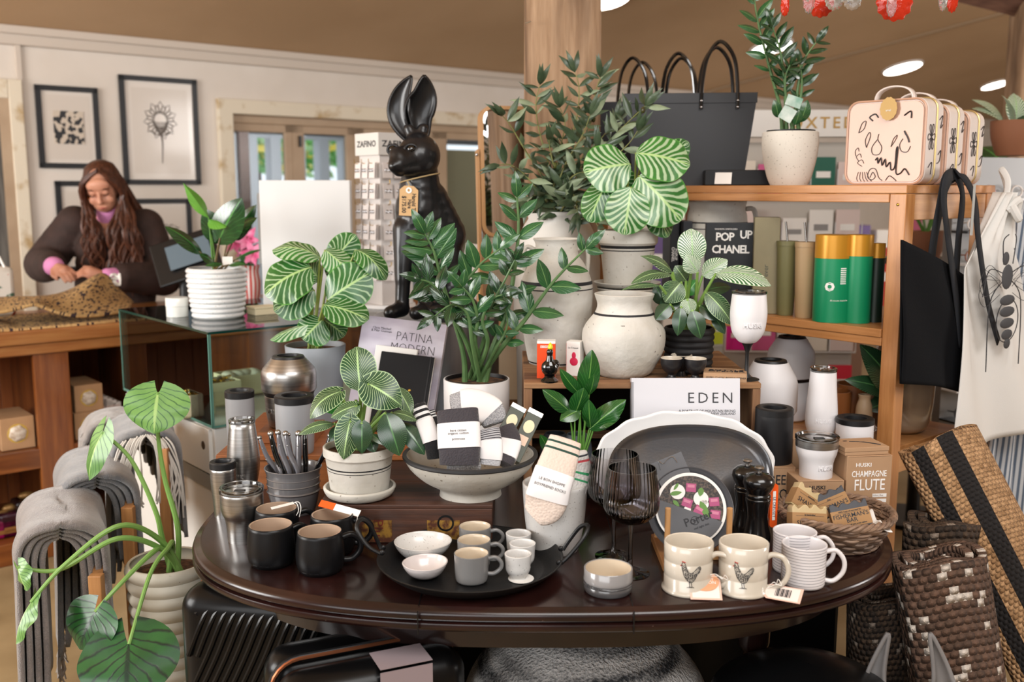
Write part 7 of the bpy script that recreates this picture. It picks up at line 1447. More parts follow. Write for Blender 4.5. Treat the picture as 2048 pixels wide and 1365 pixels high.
t1, p1, w1 = throw('front grey wool throw draped lowest on the rack, behind the big green leaves', 118, 1056, 2.30, 165, .12, m_wool, .34)
t2, p2, w2 = throw('middle grey wool throw on the rack, behind and above the lowest one', 192, 955, 2.62, 150, .22, m_wool2, .34)
t3, p3, w3 = throw('highest dark grey throw on the rack with a long white fringe, beside the glass case', 290, 868, 2.84, 130, .35, m_wool2, .30, fringe=False)
t4, p4, w4 = throw('pale throw at the back of the rack against the display case', 235, 842, 3.10, 130, .5, m_wool3, .18, fringe=False)
g = G(); rr = random.Random(8)
for i in range(34):
    q = rr.random(); a = V((-.055 + .11*q + rr.uniform(-.01, .01), -.012, .0 - .03*abs(q-.5))); sd_ = -1 if q < .5 else 1
    g.tube(catmull([a, a + V((sd_*.02, -.012, -.03)), a + V((sd_*.035 + rr.uniform(-.02, .02), -.014, -.12)), a + V((sd_*.03 + rr.uniform(-.03, .03), -.012, -.2 - rr.random()*.05))], 4), .0028, 5)
f_ = g.build('fringe', M('fringe_white', '#cfc9c0', .9), t3); f_['kind'] = 'stuff'
rk = thing('throw_rack', 'light wooden rack whose posts show between the hanging throws', 'rack', (p2.x, p2.y, 0)); 
for (px, py, Y, lab) in ((192, 1150, 2.30, 0), (256, 1014, 2.62, 1), (326, 897, 2.84, 2)):
    a = PY(px, py, Y) - rk.location; g = G(); g.box0(a.x-.016, a.x+.016, a.y-.012, a.y+.012, 0, a.z); g.build('post', m_rail, rk, smooth=False, bevel=.002)
    g = G(); g.box(.024, .36, .024, (a.x + sin(R(-24))*.18 if False else a.x - .06, a.y+.17, a.z-.02), (0, 0, R(20))); g.build('rail', m_rail, rk, smooth=False)
# big leafed plant
s_ = ppm((0, 2.42, .5)); L = V(((333-1024)/s_, 2.44, 0)); ep = thing('potted_elephant_ear', 'tall elephant ear plant with huge heart leaves in a ribbed cream pot on the floor', 'potted plant', L)
zr = lp(L, 333, 1122).z; r_ = 81/ppm((0, 2.44, zr)); m_rp = M('cream_ribbed_planter', '#cbc6b8', .5, col2='#b5ae9d', vs=6, speck=('#8d8675', 120, .76))
g = G(); g.lathe(vessel(ribs([(r_*.72, 0), (r_*.86, zr*.5), (r_, zr)], 17, .007), .008), 56); g.build('pot', m_rp, ep); soil(ep, r_*.88, zr-.03)
m_ee = Mleaf('elephant_leaf', '#6f9a4e', '#4f7d38', '#2f5a2a', 6.5, .05, .22, .75, .2, .4, mid='#9aba6c', nz=.14, coat=.1); m_ee2 = Mleaf('elephant_leaf_dark', '#235a28', '#1a4720', '#0c2618', 6, .07, .28, .8, .2, .35, mid='#0f2c1c', nz=.12, coat=.2); m_ees = M('elephant_stalk', '#7ba354', .4)
rt = V((.02, 0, zr-.03))
def eel(base, tip, w, N, mt, dy, dt, path, kw):
    g = G(); B = lp(L, base[0], base[1], dy); T_ = lp(L, tip[0], tip[1], dt); leaf(g, B, T_, N, w/ppm(B+L), 'heart', nu=16, nv=22, **{'lobe': .35, 'fold': .1, 'droop': .08, 'wave': .015, **kw})
    c = catmull([rt + V((rnd.uniform(-.03, .03), rnd.uniform(-.02, .02), -.02))] + [lp(L, *q) for q in path] + [B], 8); n = len(c); g.tube(c, [.0085 - .0045*i/n for i in range(n)], 8, mi=1); g.build('leaf', [mt, m_ees], ep)
eel((316, 786), (308, 868), 132, (.1, -1, .3), m_ee, -.02, -.05, ((356, 1060, .0), (330, 960, .0), (316, 870, -.005)), {'lobe': .30})
eel((205, 866), (178, 962), 74, (-.6, -.8, .2), m_ee, -.06, -.08, ((325, 1080, -.02), (310, 1020, -.04), (262, 920, -.05)), {'fold': .3})
eel((258, 1290), (255, 1420), 200, (.05, -.9, .5), m_ee2, -.32, -.40, ((345, 1090, -.04), (335, 1098, -.1), (300, 1150, -.2)), {'lobe': .45})
eel((190, 1225), (160, 1300), 130, (-.3, -.9, .4), m_ee2, -.28, -.30, ((330, 1098, -.05), (300, 1110, -.14), (235, 1175, -.24)), {'lobe': .4})
eel((62, 1205), (32, 1290), 60, (-.8, -.5, .3), m_ee, -.30, -.34, ((325, 1085, -.08), (240, 1052, -.20), (130, 1130, -.27)), {'fold': .6, 'wave': .06})
eel((36, 1135), (55, 1182), 50, (-.7, -.6, .5), m_ee, -.26, -.28, ((325, 1100, -.08), (235, 1078, -.20), (120, 1140, -.24)), {'fold': .5, 'wave': .05})

# ---- under the table
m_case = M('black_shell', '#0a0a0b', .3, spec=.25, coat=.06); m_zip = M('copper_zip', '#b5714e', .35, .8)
def case(label, loc, w, h, d, rot, name='suitcase', ribs_=True):
    t = thing(name, label, 'suitcase', loc, rot=rot); g = G(); g.box0(-w/2, w/2, 0, d*.48, 0, h); g.build('front_shell', m_case, t, bevel=.05, seg=6); g = G(); g.box0(-w/2, w/2, d*.52, d, 0, h); g.build('back_shell', m_case, t, bevel=.05, seg=6)
    c = [(x, d*.5, z) for x, z in rrect(w/2-.001, .001, h-.001, .055)]; g = G(); g.tube(c, .007, 6, closed=True); g.build('zip_tape', m_gask, t)
    g = G(); g.tube([(x*1.004, y, z*1.004 + .0) for x, y, z in c], .0035, 5, closed=True, T=TR((0, -.008, 0))); g.build('copper_zip', m_zip, t)
    if ribs_:
        g = G()
        for i in range(14):
            x0 = -w/2 + .05 + i*(w-.04)/14; pts = [(x0 + .06, d*.45, h+.001), (x0 + .05, d*.2, h+.002), (x0 + .03, .03, h-.014), (x0, .003, h-.05), (x0 - .04, .0, h-.14), (x0 - .10, .001, h-.26), (x0 - .18, .003, h-.40)]
            pts = [p for p in pts if p[0] > -w/2 + .01]
            if len(pts) > 2: g.tube(catmull(pts, 4), .006, 8)
        g.build('moulded_ribs', m_case, t)
    return t
case('black ribbed hard suitcase with a copper zip standing under the left end of the table', (-.545, 1.94, 0), .33, .675, .24, (0, 0, R(-10)))
t = thing('picture_carton', 'grey carton printed with a suitcase picture, behind the lying suitcase', 'box', (-.30, 2.02, .0)); s_ = ppm((0, 2.02, .5)); x0 = (636-1024)/s_ + .30; x1 = (724-1024)/s_ + .30
g = G(); g.box0(x0-.0, x1, 0, .3, 0, .68); b = g.build('carton', M('grey_print_carton', '#8d8a8c', .6), t, smooth=False, bevel=.003); xm = (x0+x1)/2+.008
g = G(); g.box0(xm-.03, xm+.03, -.001, 0, .44, .50); g.box0(xm-.012, xm-.010, -.001, 0, .50, .545); g.box0(xm+.010, xm+.012, -.001, 0, .50, .545); g.box0(xm-.012, xm+.012, -.001, 0, .543, .546); g.build('suitcase_print', m_ink, b, smooth=False)
t = case('black suitcase with a copper zip and pink card, left of the wool pouf', (-.24, 1.70, 0), .36, .635, .22, (0, 0, R(24)), ribs_=False)
g = G(); g.box0(.0, .10, -.003, -.0015, .50, .63); g.box0(.0, .10, -.003, .07, .6362, .6376); g.build('pink_card', M('pink_grey_card', '#8f8083', .6), t, smooth=False)
nt = NT('grey_stripe_wool'); z = nt.n('ShaderNodeSeparateXYZ'); nt.l(nt.coord(), z.inputs[0]); f = nt.noise(nt.coord(), 160, 2); st = nt.noise(nt.mapping(nt.coord(), (1.5, 1.5, 24)), 1.1, 2); nt.col(nt.mix(nt.ramp(nt.math('ADD', nt.math('MULTIPLY', st, .8), nt.math('MULTIPLY', f, .2)), .36, .52), lin('#3a3b3e'), lin('#e2dfdc'))); nt.b.inputs['Roughness'].default_value = 1; nt.bump(f, 1, .008)
L = V(((1178-1024)/ppm((0, 2.02, .5)), 2.10, 0)); t = thing('knitted_pouf', 'round grey and black striped wool pouf on the floor under the table', 'pouf', L); g = G(); g.lathe(smp([(.12, 0), (.24, .03), (.29, .18), (.285, .34), (.24, .45), (.13, .535), (.001, .56)], 6), 64); g.build('pouf_body', nt.m, t, angle=80)
L = V(((1640-1024)/ppm((0, 1.75, .4)), 1.85, 0)); t = thing('black_stool', 'dark round stool with ringed legs in the shadow under the table', 'stool', L, scale=1.22); g = G(); g.lathe(smp([(.10, .36), (.15, .38), (.15, .42), (.08, .46), (.001, .47)], 4), 40); g.build('seat', m_case, t)
for a in (0, 2.1, 4.2): g = G(); g.lathe([(.02 + .006*(i % 2), .36*i/12) for i in range(13)], 16, T=TR((.09*cos(a), .09*sin(a), 0))); g.build('leg', m_case, t)
t = thing('dark_filler', 'big dark trunk added to deepen the shade under the back of the table', 'filler', (.24, 2.42, 0)); g = G(); g.box0(-.50, .60, 0, .36, 0, .50); g.build('filler_body', m_case, t, smooth=False, bevel=.01); g = G(); g.box0(-.505, .605, -.005, .365, .502, .60); g.build('lid', m_case, t, smooth=False, bevel=.01)  # made-up dark box that keeps the space under the table black
# grey hare with curved ears in front of the rugs
L = V(((1812-1024)/ppm((0, 1.86, .5)), 1.86, 0)); m_gh = M('grey_stone_hare', '#7d7a79', .75, col2='#6b6867', vs=10); t = thing('grey_hare_statue', 'grey hare statue whose two curved ears rise at the lower right corner', 'statue', L, scale=1.23)
blob('statue_body', m_gh, [((0, .02, .10), (.10, .13, .11), None), ((0, -.04, .24), (.06, .07, .07), None), ((0, 0, .12), (0, -.03, .22), .07, .05), ((0, -.09, .23), (.03, .04, .03), None)], .007, t, 5)
for sg in (-1, 1):
    b0 = V((sg*.03, -.03, .29)); c = catmull([b0, V((sg*.058, -.02, .36)), V((sg*.055, -.01, .44)), V((sg*.034, .0, .512))], 8); n_ = len(c); g = G(); Nn = V((sg*.9, -1, .0)).normalized()
    g.grid(lambda a, v: c[min(int(v*(n_-1)), n_-1)] + V((1, 0, 0))*(.027*(.5 + .75*sin(PI*min(v, 1)**.8))*(max(0, 1-v)**.5 if v > .6 else 1)*sin((a*2-1)*1.2)) + V((0, 1, 0))*(.026*(.3+.9*sin(PI*v**.8))*(cos((a*2-1)*1.2)-.3)), 12, n_-1); g.build('ear', m_gh, t, solid=.006, off=0)
# =====================================================================  wooden shelf unit on the right and the shop behind it
C = V((1.0, 2.55, 0))
def SP(u, w, z=0): return C + U*u + W*w + V((0, 0, z))
def SW(px, u, k0=.9886): k = (px-1024)/F*k0; a = C + U*u; return (a.x - k*a.y)/(k*W.y - W.x)
Z1, Z2, Z3 = 1.512, 1.138, .80; DU, DW = .49, 1.10
m_pine = Mwood('honey_pine', '#c98f58', '#a86d3a', 3, 'Y', .45, .15, .15); m_pinez = Mwood('honey_pine_post', '#c98f58', '#a86d3a', 3, 'Z', .45, .15, .15); m_pinex = Mwood('honey_pine_rail', '#d09a66', '#b07a4a', 3, 'X', .45, .15, .15)
t = thing('shelf_unit', 'honey coloured wooden shelf unit with three shelves at the right', 'shelf unit', (C.x, C.y, 0), RU)
for a, b in ((0, 0), (DU-.045, 0), (0, DW-.045), (DU-.045, DW-.045)): g = G(); g.box0(a, a+.045, b, b+.045, 0, Z1-.0225); g.build('post', m_pinez, t, smooth=False, bevel=.002)
for z in (Z1, Z2, Z3): g = G(); g.box0(-.004 if z < Z1 else 0, DU, .047 if z < Z1 else 0, DW, z-.022, z); g.box0(.0, .02, .047, DW-.047, z-.045, z-.0225); g.build('shelf', m_pine, t, smooth=False, bevel=.002)
g = G(); g.box0(.047, DU-.047, .004, .026, Z1-.09, Z1-.0225); g.build('end_rail', m_pinex, t, smooth=False, bevel=.002); g = G(); g.box0(.047, DU-.047, .004, .026, Z3-.05, Z3); g.build('end_rail', m_pinex, t, smooth=False)
g = G(); g.ball((-.001, .022, Z1-.05), .004, 8, sc=(.4, 1, 1)); g.build('screw', m_gold, t)

def on_shelf(name, label, cat, px, u, z, rz=0, group=None): w = SW(px, u); return thing(name, label, cat, SP(u, w, z+.0005), rz, group)
def rise(t, y0, px=None): p = t.location; return PY(px or 1024, y0, p.y).z - p.z
def wid(t, px): return px/ppm(t.location + V((0, 0, .1)))
# black carry bags
m_pvc = M('charcoal_plastic', '#36373a', .42, spec=.35, bump=.05, bs=20); m_tube = M('black_tube', '#0e0e10', .12, coat=.8)
def bag_parts(t, w, h, d):
    g = G(); wb = w*.82; v = [(-wb/2, 0, 0), (wb/2, 0, 0), (wb/2, d, 0), (-wb/2, d, 0), (-w/2, 0, h), (w/2, 0, h), (w/2, d, h), (-w/2, d, h)]
    g.add(v, [(0, 1, 5, 4), (1, 2, 6, 5), (2, 3, 7, 6), (3, 0, 4, 7), (3, 2, 1, 0)]); g.build('bag_body', m_pvc, t, smooth=False, solid=.003)
    g = G(); g.box0(-w/2*.995, w/2*.995, -.003, -.0005, h-.032, h-.001); g.build('hem', m_pvc, t, smooth=False, bevel=.001)
    for y in (-.006, d+.006):
        g = G(); g.tube(catmull([(w*.08, y, h-.05), (w*.085, y, h+.03), (w*.12, y-.004, h+.11), (w*.21, y-.004, h+.155), (w*.31, y-.004, h+.11), (w*.345, y, h+.03), (w*.35, y, h-.05)], 6), .0062, 8); hd_ = g.build('handle', m_tube, t)
        g = G(); [g.ball((x, y-.006, h-z), .004, 8) for x in (w*.08, w*.35) for z in (.045, .025)]; g.build('rivets', m_silver, hd_)
t = on_shelf('carry_bag', 'charcoal plastic carry bag with black tube handles, front of the shelf top bags', 'bag', 1376, .10, Z1, R(-6), 'charcoal carry bags on the shelf top'); w = wid(t, 262); h = rise(t, 186); bag_parts(t, w, h, .12); BG = t
for (px, u, dz, lab) in ((1300, .22, .0, 'charcoal carry bag directly behind the front one, handles rising left of centre'), (1215, .20, 0, 'charcoal carry bag behind at the left, beside the timber post')):
    w_ = SW(px, u); again(BG, lab, SP(u, w_, Z1+.0005), R(-14 if px > 1250 else -22), rot=None)
t = on_shelf('black_case', 'flat black box with a white card, between the bag and the white pot', 'box', 1475, .12, Z1, R(-8)); a = wid(t, 66); g = G(); g.box0(-a, a, 0, .14, 0, rise(t, 340)); g.build('box_body', m_blk, t, smooth=False, bevel=.003); g = G(); g.box(.05, .001, .04, (-a*.45, -.02, .022), (R(-30), 0, R(-10))); g.build('white_card', m_paper, t, smooth=False)
# white pot with plant
t = on_shelf('potted_zz_plant', 'upright dark glossy leafed plant in a speckled white tapered pot on the shelf top', 'potted plant', 1577, .12, Z1); L = t.location; s = ppm(L); hh = rise(t, 262)
g = G(); g.lathe(vessel([(36/s, 0), (43/s, hh*.15), (51/s, hh*.45), (55/s, hh*.75), (54/s, hh*.97)], .006, smooth=4), 64, fr=lambda a, z: 1 + (.012*sin(a*5)*z/hh)); g.build('pot', M('terrazzo_white', '#d9d3c8', .7, speck=('#8f8578', 220, .70)), t); soil(t, 44/s, hh*.90)
g = G(); g.lathe([(46/s, hh*.9), (47/s, hh*1.01), (44/s, hh*1.01), (43/s, hh*.88)], 40); g.build('nursery_pot', m_gask, t)
for i, (pts, nl, ll, mt) in enumerate(((((1560, 215), (1535, 120), (1515, 40), (1508, -10)), 8, .075, m_zz), (((1572, 220), (1568, 160), (1560, 100), (1545, 55)), 6, .075, m_zz2), (((1590, 225), (1598, 160), (1608, 120), (1632, 85)), 5, .07, m_zz2), (((1578, 225), (1570, 180), (1572, 150), (1580, 130)), 5, .06, m_zz2), (((1596, 225), (1602, 190), (1604, 160), (1600, 130)), 4, .06, m_zz2))):
    zz_stem(t, L, ((i-2)*.012, 0, hh*.9), pts, (-.01, -.03), nl, ll, .40, .007, 50+i, [mt, m_zzs], .45, cx=1577)
for q in ((1556, 235, 1548, 200, 20), (1600, 245, 1615, 200, 26), (1590, 250, 1600, 215, 20)): g = G(); leaf(g, lp(L, q[0], q[1], -.03), lp(L, q[2], q[3], -.04), (0, -1, .1), q[4]/s, 'oval'); g.build('leaf', m_zz, t)
g = G(); g.box(.045, .001, .03, lp(L, 1588, 203, -.06), (0, R(18), 0)); g.box(.04, .001, .04, lp(L, 1575, 228, -.055), (0, R(30), 0)); g.build('plant_label', M('label_green_white', '#dfe6e0', .5, col2='#5d9a84', vs=14), t, smooth=False)
# patterned toiletry cases
m_pu = M('blush_leather', '#c9a088', .35, coat=.2, col2='#bf967e', vs=3); m_pul = M('pale_blush_leather', '#d6c9c1', .35, coat=.2); m_dood = M('doodle_ink', '#2a1f1e', .5)
def squig(g, pts, r=.0011, T=None): g.tube(catmull(pts, 5), r, 5, T=T)
def vanity(t, w, h, d, doods):
    g = G(); a = rrect(w/2, 0, h, .03, 6); g.prism(a, d, mi=0); g.build('case_body', m_pul, t, bevel=.006, angle=50)
    g = G(); g.prism(rrect(w/2-.008, .008, h-.008, .026, 6), .0035, T=TR((0, -.003, 0))); g.build('front_panel', m_pu, t, smooth=False, bevel=.001)
    g = G(); g.tube([(x, -.001, z) for x, z in rrect(w/2-.003, .003, h-.003, .03, 6)], .0032, 6, closed=True); g.build('piping', m_pu, t)
    g = G(); g.tube([(x, d*.55, z) for x, z in rrect(w/2+.0015, -.0 + .002, h+.0015, .03, 6)], .0028, 6, closed=True); g.build('zip', M('gold_zip', '#c9b078', .35, .7), t)
    g = G(); g.grid(lambda a, b: (-.055*cos(PI*a)*1.0, d*.35 + .022*b, h - .004 + .042*sin(PI*a)**.7), 16, 2); g.build('carry_handle', m_pul, t, solid=.004)
    if doods:
        y = -.0042; g = G(); W2 = w/2
        squig(g, [(-.02, y, .12), (-.034, y, .10), (-.03, y, .082), (-.012, y, .082), (-.006, y, .1), (-.018, y, .12), (-.016, y, .135)]); squig(g, [(.02, y, .10), (.032, y, .118), (.036, y, .13), (.026, y, .12), (.02, y, .10)], .0009)
        squig(g, [(.052, y, .12), (.044, y, .105), (.05, y, .088), (.066, y, .086), (.074, y, .1)]); squig(g, [(.06, y, .13), (.055, y, .14), (.066, y, .122), (.07, y, .11)], .0022)
        for k_ in range(3): squig(g, [(-.06 - .01*k_, y, .05 + .014*k_), (-.074 - .004*k_, y, .06 + .016*k_), (-.062 - .006*k_, y, .068 + .016*k_), (-.055 - .008*k_, y, .058 + .016*k_)], .0009)
        squig(g, [(-.075, y, .14), (-.066, y, .165), (-.055, y, .17), (-.06, y, .15), (-.075, y, .14)]); squig(g, [(-.05, y, .10), (-.04, y, .13), (-.044, y, .14), (-.054, y, .12), (-.05, y, .10)])
        for k_ in range(5): squig(g, [(-.07+.006*k_, y, .035), (-.074+.009*k_, y, .018), (-.07 + .010*k_, y, .010)], .0008)
        squig(g, [(-.035, y, .02), (-.028, y, .034), (-.02, y, .022), (-.03, y, .014), (-.042, y, .022), (-.036, y, .042), (-.02, y, .042), (-.01, y, .02), (.0, y, .012)]); squig(g, [(.01, y, .012), (.02, y, .024), (.034, y, .016), (.04, y, .010)])
        squig(g, [(-.022, y, .066), (-.016, y, .072), (-.014, y, .058), (-.006, y, .072), (-.002, y, .052), (.006, y, .068), (.010, y, .048), (.020, y, .060), (.024, y, .040), (.034, y, .048), (.036, y, .092), (.040, y, .094), (.038, y, .034), (.05, y, .03), (.062, y, .042), (.075, y, .026)], .0019)
        squig(g, [(-.035, y, .17), (-.045, y, .18), (-.03, y, .188), (-.02, y, .178)], .002); squig(g, [(.052, y, .18), (.07, y, .19), (.072, y, .172)], .002); g.build('doodle_print', m_dood, t)
        g = G(); g.lathe([(.0001, 0), (.024, 0), (.024, .001), (.0001, .001)], 40, T=TR((.012, -.012, h-.026)) @ RX(PI/2) @ Matrix.Diagonal((1, 1.25, 1, 1)), fr=lambda a, z: 1 + .04*cos(14*a)); o = g.build('gold_tag', M('gold_card', '#a98a55', .5, .4), t); text('amal', .008, TR((.012, -.0134, h-.03)), m_paper, o)
    g = G(); x = w/2 + .0012
    for k_ in range(6): a = k_*PI/3; squig(g, [(x, d*.3, h*.55), (x, d*.3 + .016*cos(a+.3), h*.55 + .03*sin(a+.3)), (x, d*.3 + .02*cos(a), h*.55 + .036*sin(a)), (x, d*.3 + .014*cos(a-.3), h*.55 + .026*sin(a-.3)), (x, d*.3, h*.55)], .0009)
    squig(g, [(x, d*.75, h*.35), (x, d*.9, h*.4), (x, d*.85, h*.28), (x, d*.7, h*.25)]); squig(g, [(x, d*.72, h*.75), (x, d*.9, h*.8), (x, d*.8, h*.66), (x, d*.93, h*.7)]); squig(g, [(x, d*.2, h*.2), (x, d*.4, h*.26), (x, d*.35, h*.12)]); g.build('side_print', m_dood, t)
L0_ = SP(.10, .125, Z1+.0005)
for i, lab in enumerate(('blush patterned toiletry case with a gold tag, front of the three on the shelf', 'middle blush patterned toiletry case behind the one with the gold tag', 'rear blush patterned toiletry case, furthest right of the three')):
    t = thing('toiletry_case', lab, 'toiletry case', SP(.10 + .105*i, .125 - .006*i, Z1+.0005), R(-48), 'blush patterned toiletry cases'); vanity(t, .225, .225 - .012*i, .095, i == 0)

# middle shelf
t = on_shelf('lidded_jug', 'big white jug with black lines and a side handle under the top shelf', 'jug', 1436, .14, Z2); s = ppm(t.location); hh = min(rise(t, 384), Z1-.05-Z2)
g = G(); pf = [(46/s, 0), (56/s, .05), (60/s, hh*.6), (58/s, hh*.85), (54/s, hh*.93), (57/s, hh)]; g.lathe(vessel(pf, .006, smooth=4), 56); g.build('jug_body', m_urn, t)
for q, hb_ in ((.80, .004), (.74, .003)): band(t, smp(pf, 4), hh*q, hb_)
g = G(); g.tube(catmull([(56/s, 0, hh*.93), (72/s, 0, hh*.92), (76/s, 0, hh*.78), (58/s, 0, hh*.62)], 6), .008, 10); g.build('handle', m_urn, t)
m_bkc = M('black_book_cloth', '#1f2226', .45)
t = on_shelf('fashion_book', 'black box book lettered popup chanel, front cover facing out', 'book', 1465, -.002, Z2, R(-6)); w = wid(t, 98); h = rise(t, 446)
g = G(); g.box0(-w/2, w/2, 0, .035, 0, h); b = g.build('cover', m_bkc, t, smooth=False, bevel=.001); text('FASHION UNFOLDED', .0068, TR((-w*.1, -.0004, h*.93)), m_paper, b); text('POP', .033, TR((-w*.12, -.0004, h*.84)), m_paper, b, sx=.95, bold=.0008, spacing=.9); text('UP', .033, TR((w*.30, -.0004, h*.865)), m_paper, b, sx=.95, bold=.0008, spacing=.9); text('CHANEL', .033, TR((0, -.0004, h*.70)), m_paper, b, sx=.92, bold=.0008, spacing=.9)
t = on_shelf('fashion_book', 'same black book standing with its spine out, left of the facing copy', 'book', 1352, .02, Z2, R(2)); g = G(); g.box0(-.014, .014, 0, .13, 0, h); b = g.build('cover', m_bkc, t, smooth=False, bevel=.001); text('POPUP\nCHANEL', .012, TR((0, -.0004, h*.6)) @ RYm(PI/2), m_paper, b, bold=.0003)
t = on_shelf('fashion_book', 'grey spined black book between the spine copy and the facing copy', 'book', 1378, .02, Z2, R(2)); g = G(); g.box0(-.014, .014, 0, .13, 0, h); b = g.build('cover', M('grey_spine_print', '#2c2d33', .4), t, smooth=False, bevel=.001); text('FASHION UNFOLDED', .008, TR((0, -.0004, h*.7)) @ RYm(PI/2), m_paper, b)
t = on_shelf('tall_carton', 'tall pale olive carton right of the black fashion book', 'box', 1538, .03, Z2, R(-10)); w = wid(t, 50); h = rise(t, 435); g = G(); g.box0(-w/2, w/2, 0, .06, 0, h); b = g.build('carton', M('pale_olive_card', '#8f8567', .5, col2='#7d7458', vs=5), t, smooth=False, bevel=.002); text('ever', .02, TR((0, -.0004, h*.45)) @ RYm(-PI/2), m_olive, b)
def scup(label, px, hw, ytop, col_, u=.06):
    t = on_shelf('straw_cup', label, 'cup', px, u, Z2, 0, 'tall straw cups on the middle shelf'); s = ppm(t.location); h = rise(t, ytop); r = hw/s; g = G(); g.lathe([(.0001, 0), (r*.72, 0), (r*.78, .01), (r*.98, h-.014), (.0001, h-.014)], 40); g.build('cup_body', M('cup_'+col_[1:], col_, .45), t)
    g = G(); g.lathe([(.0001, h-.0138), (r*1.02, h-.0138), (r*1.02, h), (.0001, h)], 40); g.build('lid', MATS['cup_'+col_[1:]], t); g = G(); g.tube([(0, 0, h-.01), (-.008, 0, h+.055)], .0032, 8); g.build('metal_straw', m_steel, t)
scup('olive green straw cup with a metal straw, left of the tan one', 1580, 21, 482, '#6f6b45'); scup('tan straw cup with a metal straw beside the green tubes', 1618, 22, 484, '#a98d68', .05)
m_grn = M('green_tube', '#12885a', .35); m_gcap = M('gold_card_cap', '#c98f2e', .3, .3); m_dgrn = M('dark_green_tube', '#14251c', .4); m_red = M('red_tube', '#b3202a', .4)
def tubec(label, px, hw, ytop, ysp, m1, m2, u, wr=True):
    t = on_shelf('card_tube', label, 'tube', px, u, Z2, R(20), 'round card tubes on the middle shelf'); s = ppm(t.location); h = rise(t, ytop); zs_ = rise(t, ysp); r = hw/s
    g = G(); g.lathe([(.0001, 0), (r, 0), (r, zs_), (.0001, zs_)], 48); b = g.build('tube_body', m1, t, angle=40); g = G(); g.lathe([(.0001, zs_+.0003), (r*1.01, zs_+.0003), (r*1.01, h), (r*.96, h+.001), (.0001, h+.001)], 48); g.build('gold_cap', m2, t, angle=40)
    if wr:
        T = RZ(R(-20)); w_ = r+.0004
        for a in range(6): g = None
        g = G()
        for k_ in range(9): g.grid(lambda a, b, k_=k_: ((w_)*sin(.25+.04*a*.4), -(w_)*cos(.25+.04*a*.4), 0) if False else (w_*sin(.10 + .34*a), -w_*cos(.10 + .34*a), zs_*.86 - .0052*k_ - .0026*b), 4, 1, T=T)
        g.build('barcode', m_paper, b, smooth=False); o = text('O', .03, T @ RZ(-.45) @ TR((0, 0, zs_*.56)), m_paper, b, wrap=w_, bold=.002); text('30 minute ritual of rest', .006, T @ RZ(.15) @ TR((0, 0, zs_*.35)), m_paper, b, wrap=w_)
        g = G(); g.grid(lambda a, b: (w_*sin(.62 + .35*a), -w_*cos(.62 + .35*a), zs_*.82 + .007*b), 5, 1, T=T); g.build('red_mark', m_red, b, smooth=False)
tubec('large green tube with a gold cap and barcode, front left of the tubes', 1674, 36, 470, 516, m_grn, m_gcap, -.0 + .045)
tubec('green tube with a gold cap just right of the barcoded one', 1726, 26, 470, 512, m_grn, m_gcap, .075, False)
tubec('dark tube with a gold cap behind the green tubes', 1762, 15, 487, 516, m_dgrn, m_gcap, .12, False); tubec('red tube with a green cap beside the wooden post', 1792, 10, 470, 518, m_red, m_grn, .06, False)
# lower shelf
def lowpot(name, label, px, u, hw, ytop, mat, prof, z=Z3, cat='pot', **k):
    t = on_shelf(name, label, cat, px, u, z); s = ppm(t.location); h = rise(t, ytop); g = G(); g.lathe(vessel([(hw/s*a, h*b) for a, b in prof], .005, smooth=4), 48); g.build('pot_body', mat, t); return t, s, h
m_amb = M('amber_brown_pot', '#7d4a24', .4, coat=.3); m_taupe = M('taupe_glaze', '#8d7c68', .2, coat=.9, col2='#a08b73', vs=4)
st_ = [(.8, 0), (.95, .1), (1, .5), (1, 1)]
lowpot('brown_pot', 'amber brown candle pot at the left of the lower shelf', 1690, .08, 32, 782, m_amb, st_); lowpot('brown_pot', 'amber brown candle pot behind, right of the first one', 1728, .17, 34, 768, m_amb, st_)
lowpot('small_vase', 'small beige ribbed vase right of the brown pots', 1752, .10, 16, 790, M('beige_ribbed', '#b39a7c', .5), [(.6, 0), (1, .2), (1, .7), (.7, .9), (.8, 1)], cat='vase')
t, s, h = lowpot('large_vase', 'large glossy taupe vase seen behind the wooden post', 1828, .30, 60, 690, m_taupe, [(.55, 0), (.85, .08), (1, .35), (1, .8), (.8, 1)], cat='vase')
g = G(); rr = random.Random(5); ls = [((1795, 790), (1720, 690), 60), ((1790, 790), (1690, 760), 40), ((1800, 800), (1735, 820), 46), ((1805, 780), (1780, 700), 50), ((1790, 800), (1750, 740), 40)]
L = t.location
for a, b, w_ in ls: g = G(); B_ = lp(L, a[0], a[1], -.10); T_ = lp(L, b[0], b[1], -.14); leaf(g, B_, T_, (-.2, -.8, .5), w_/s, 'oval', droop=.12, fold=.2, nu=6, nv=10); g.tube(catmull([V((-.02, -.02, h*.9)), (B_ + V((-.02, -.02, h*.9)))/2 + V((0, 0, .02)), B_], 4), .004, 6, mi=1); g.build('leaf', [m_bkd, m_stk], t)
domed('rear white domed cooler standing on the lower shelf', 1577, 3.0, Z3+.0005, 1, m_wp, 676, 752, 838, hw=46)

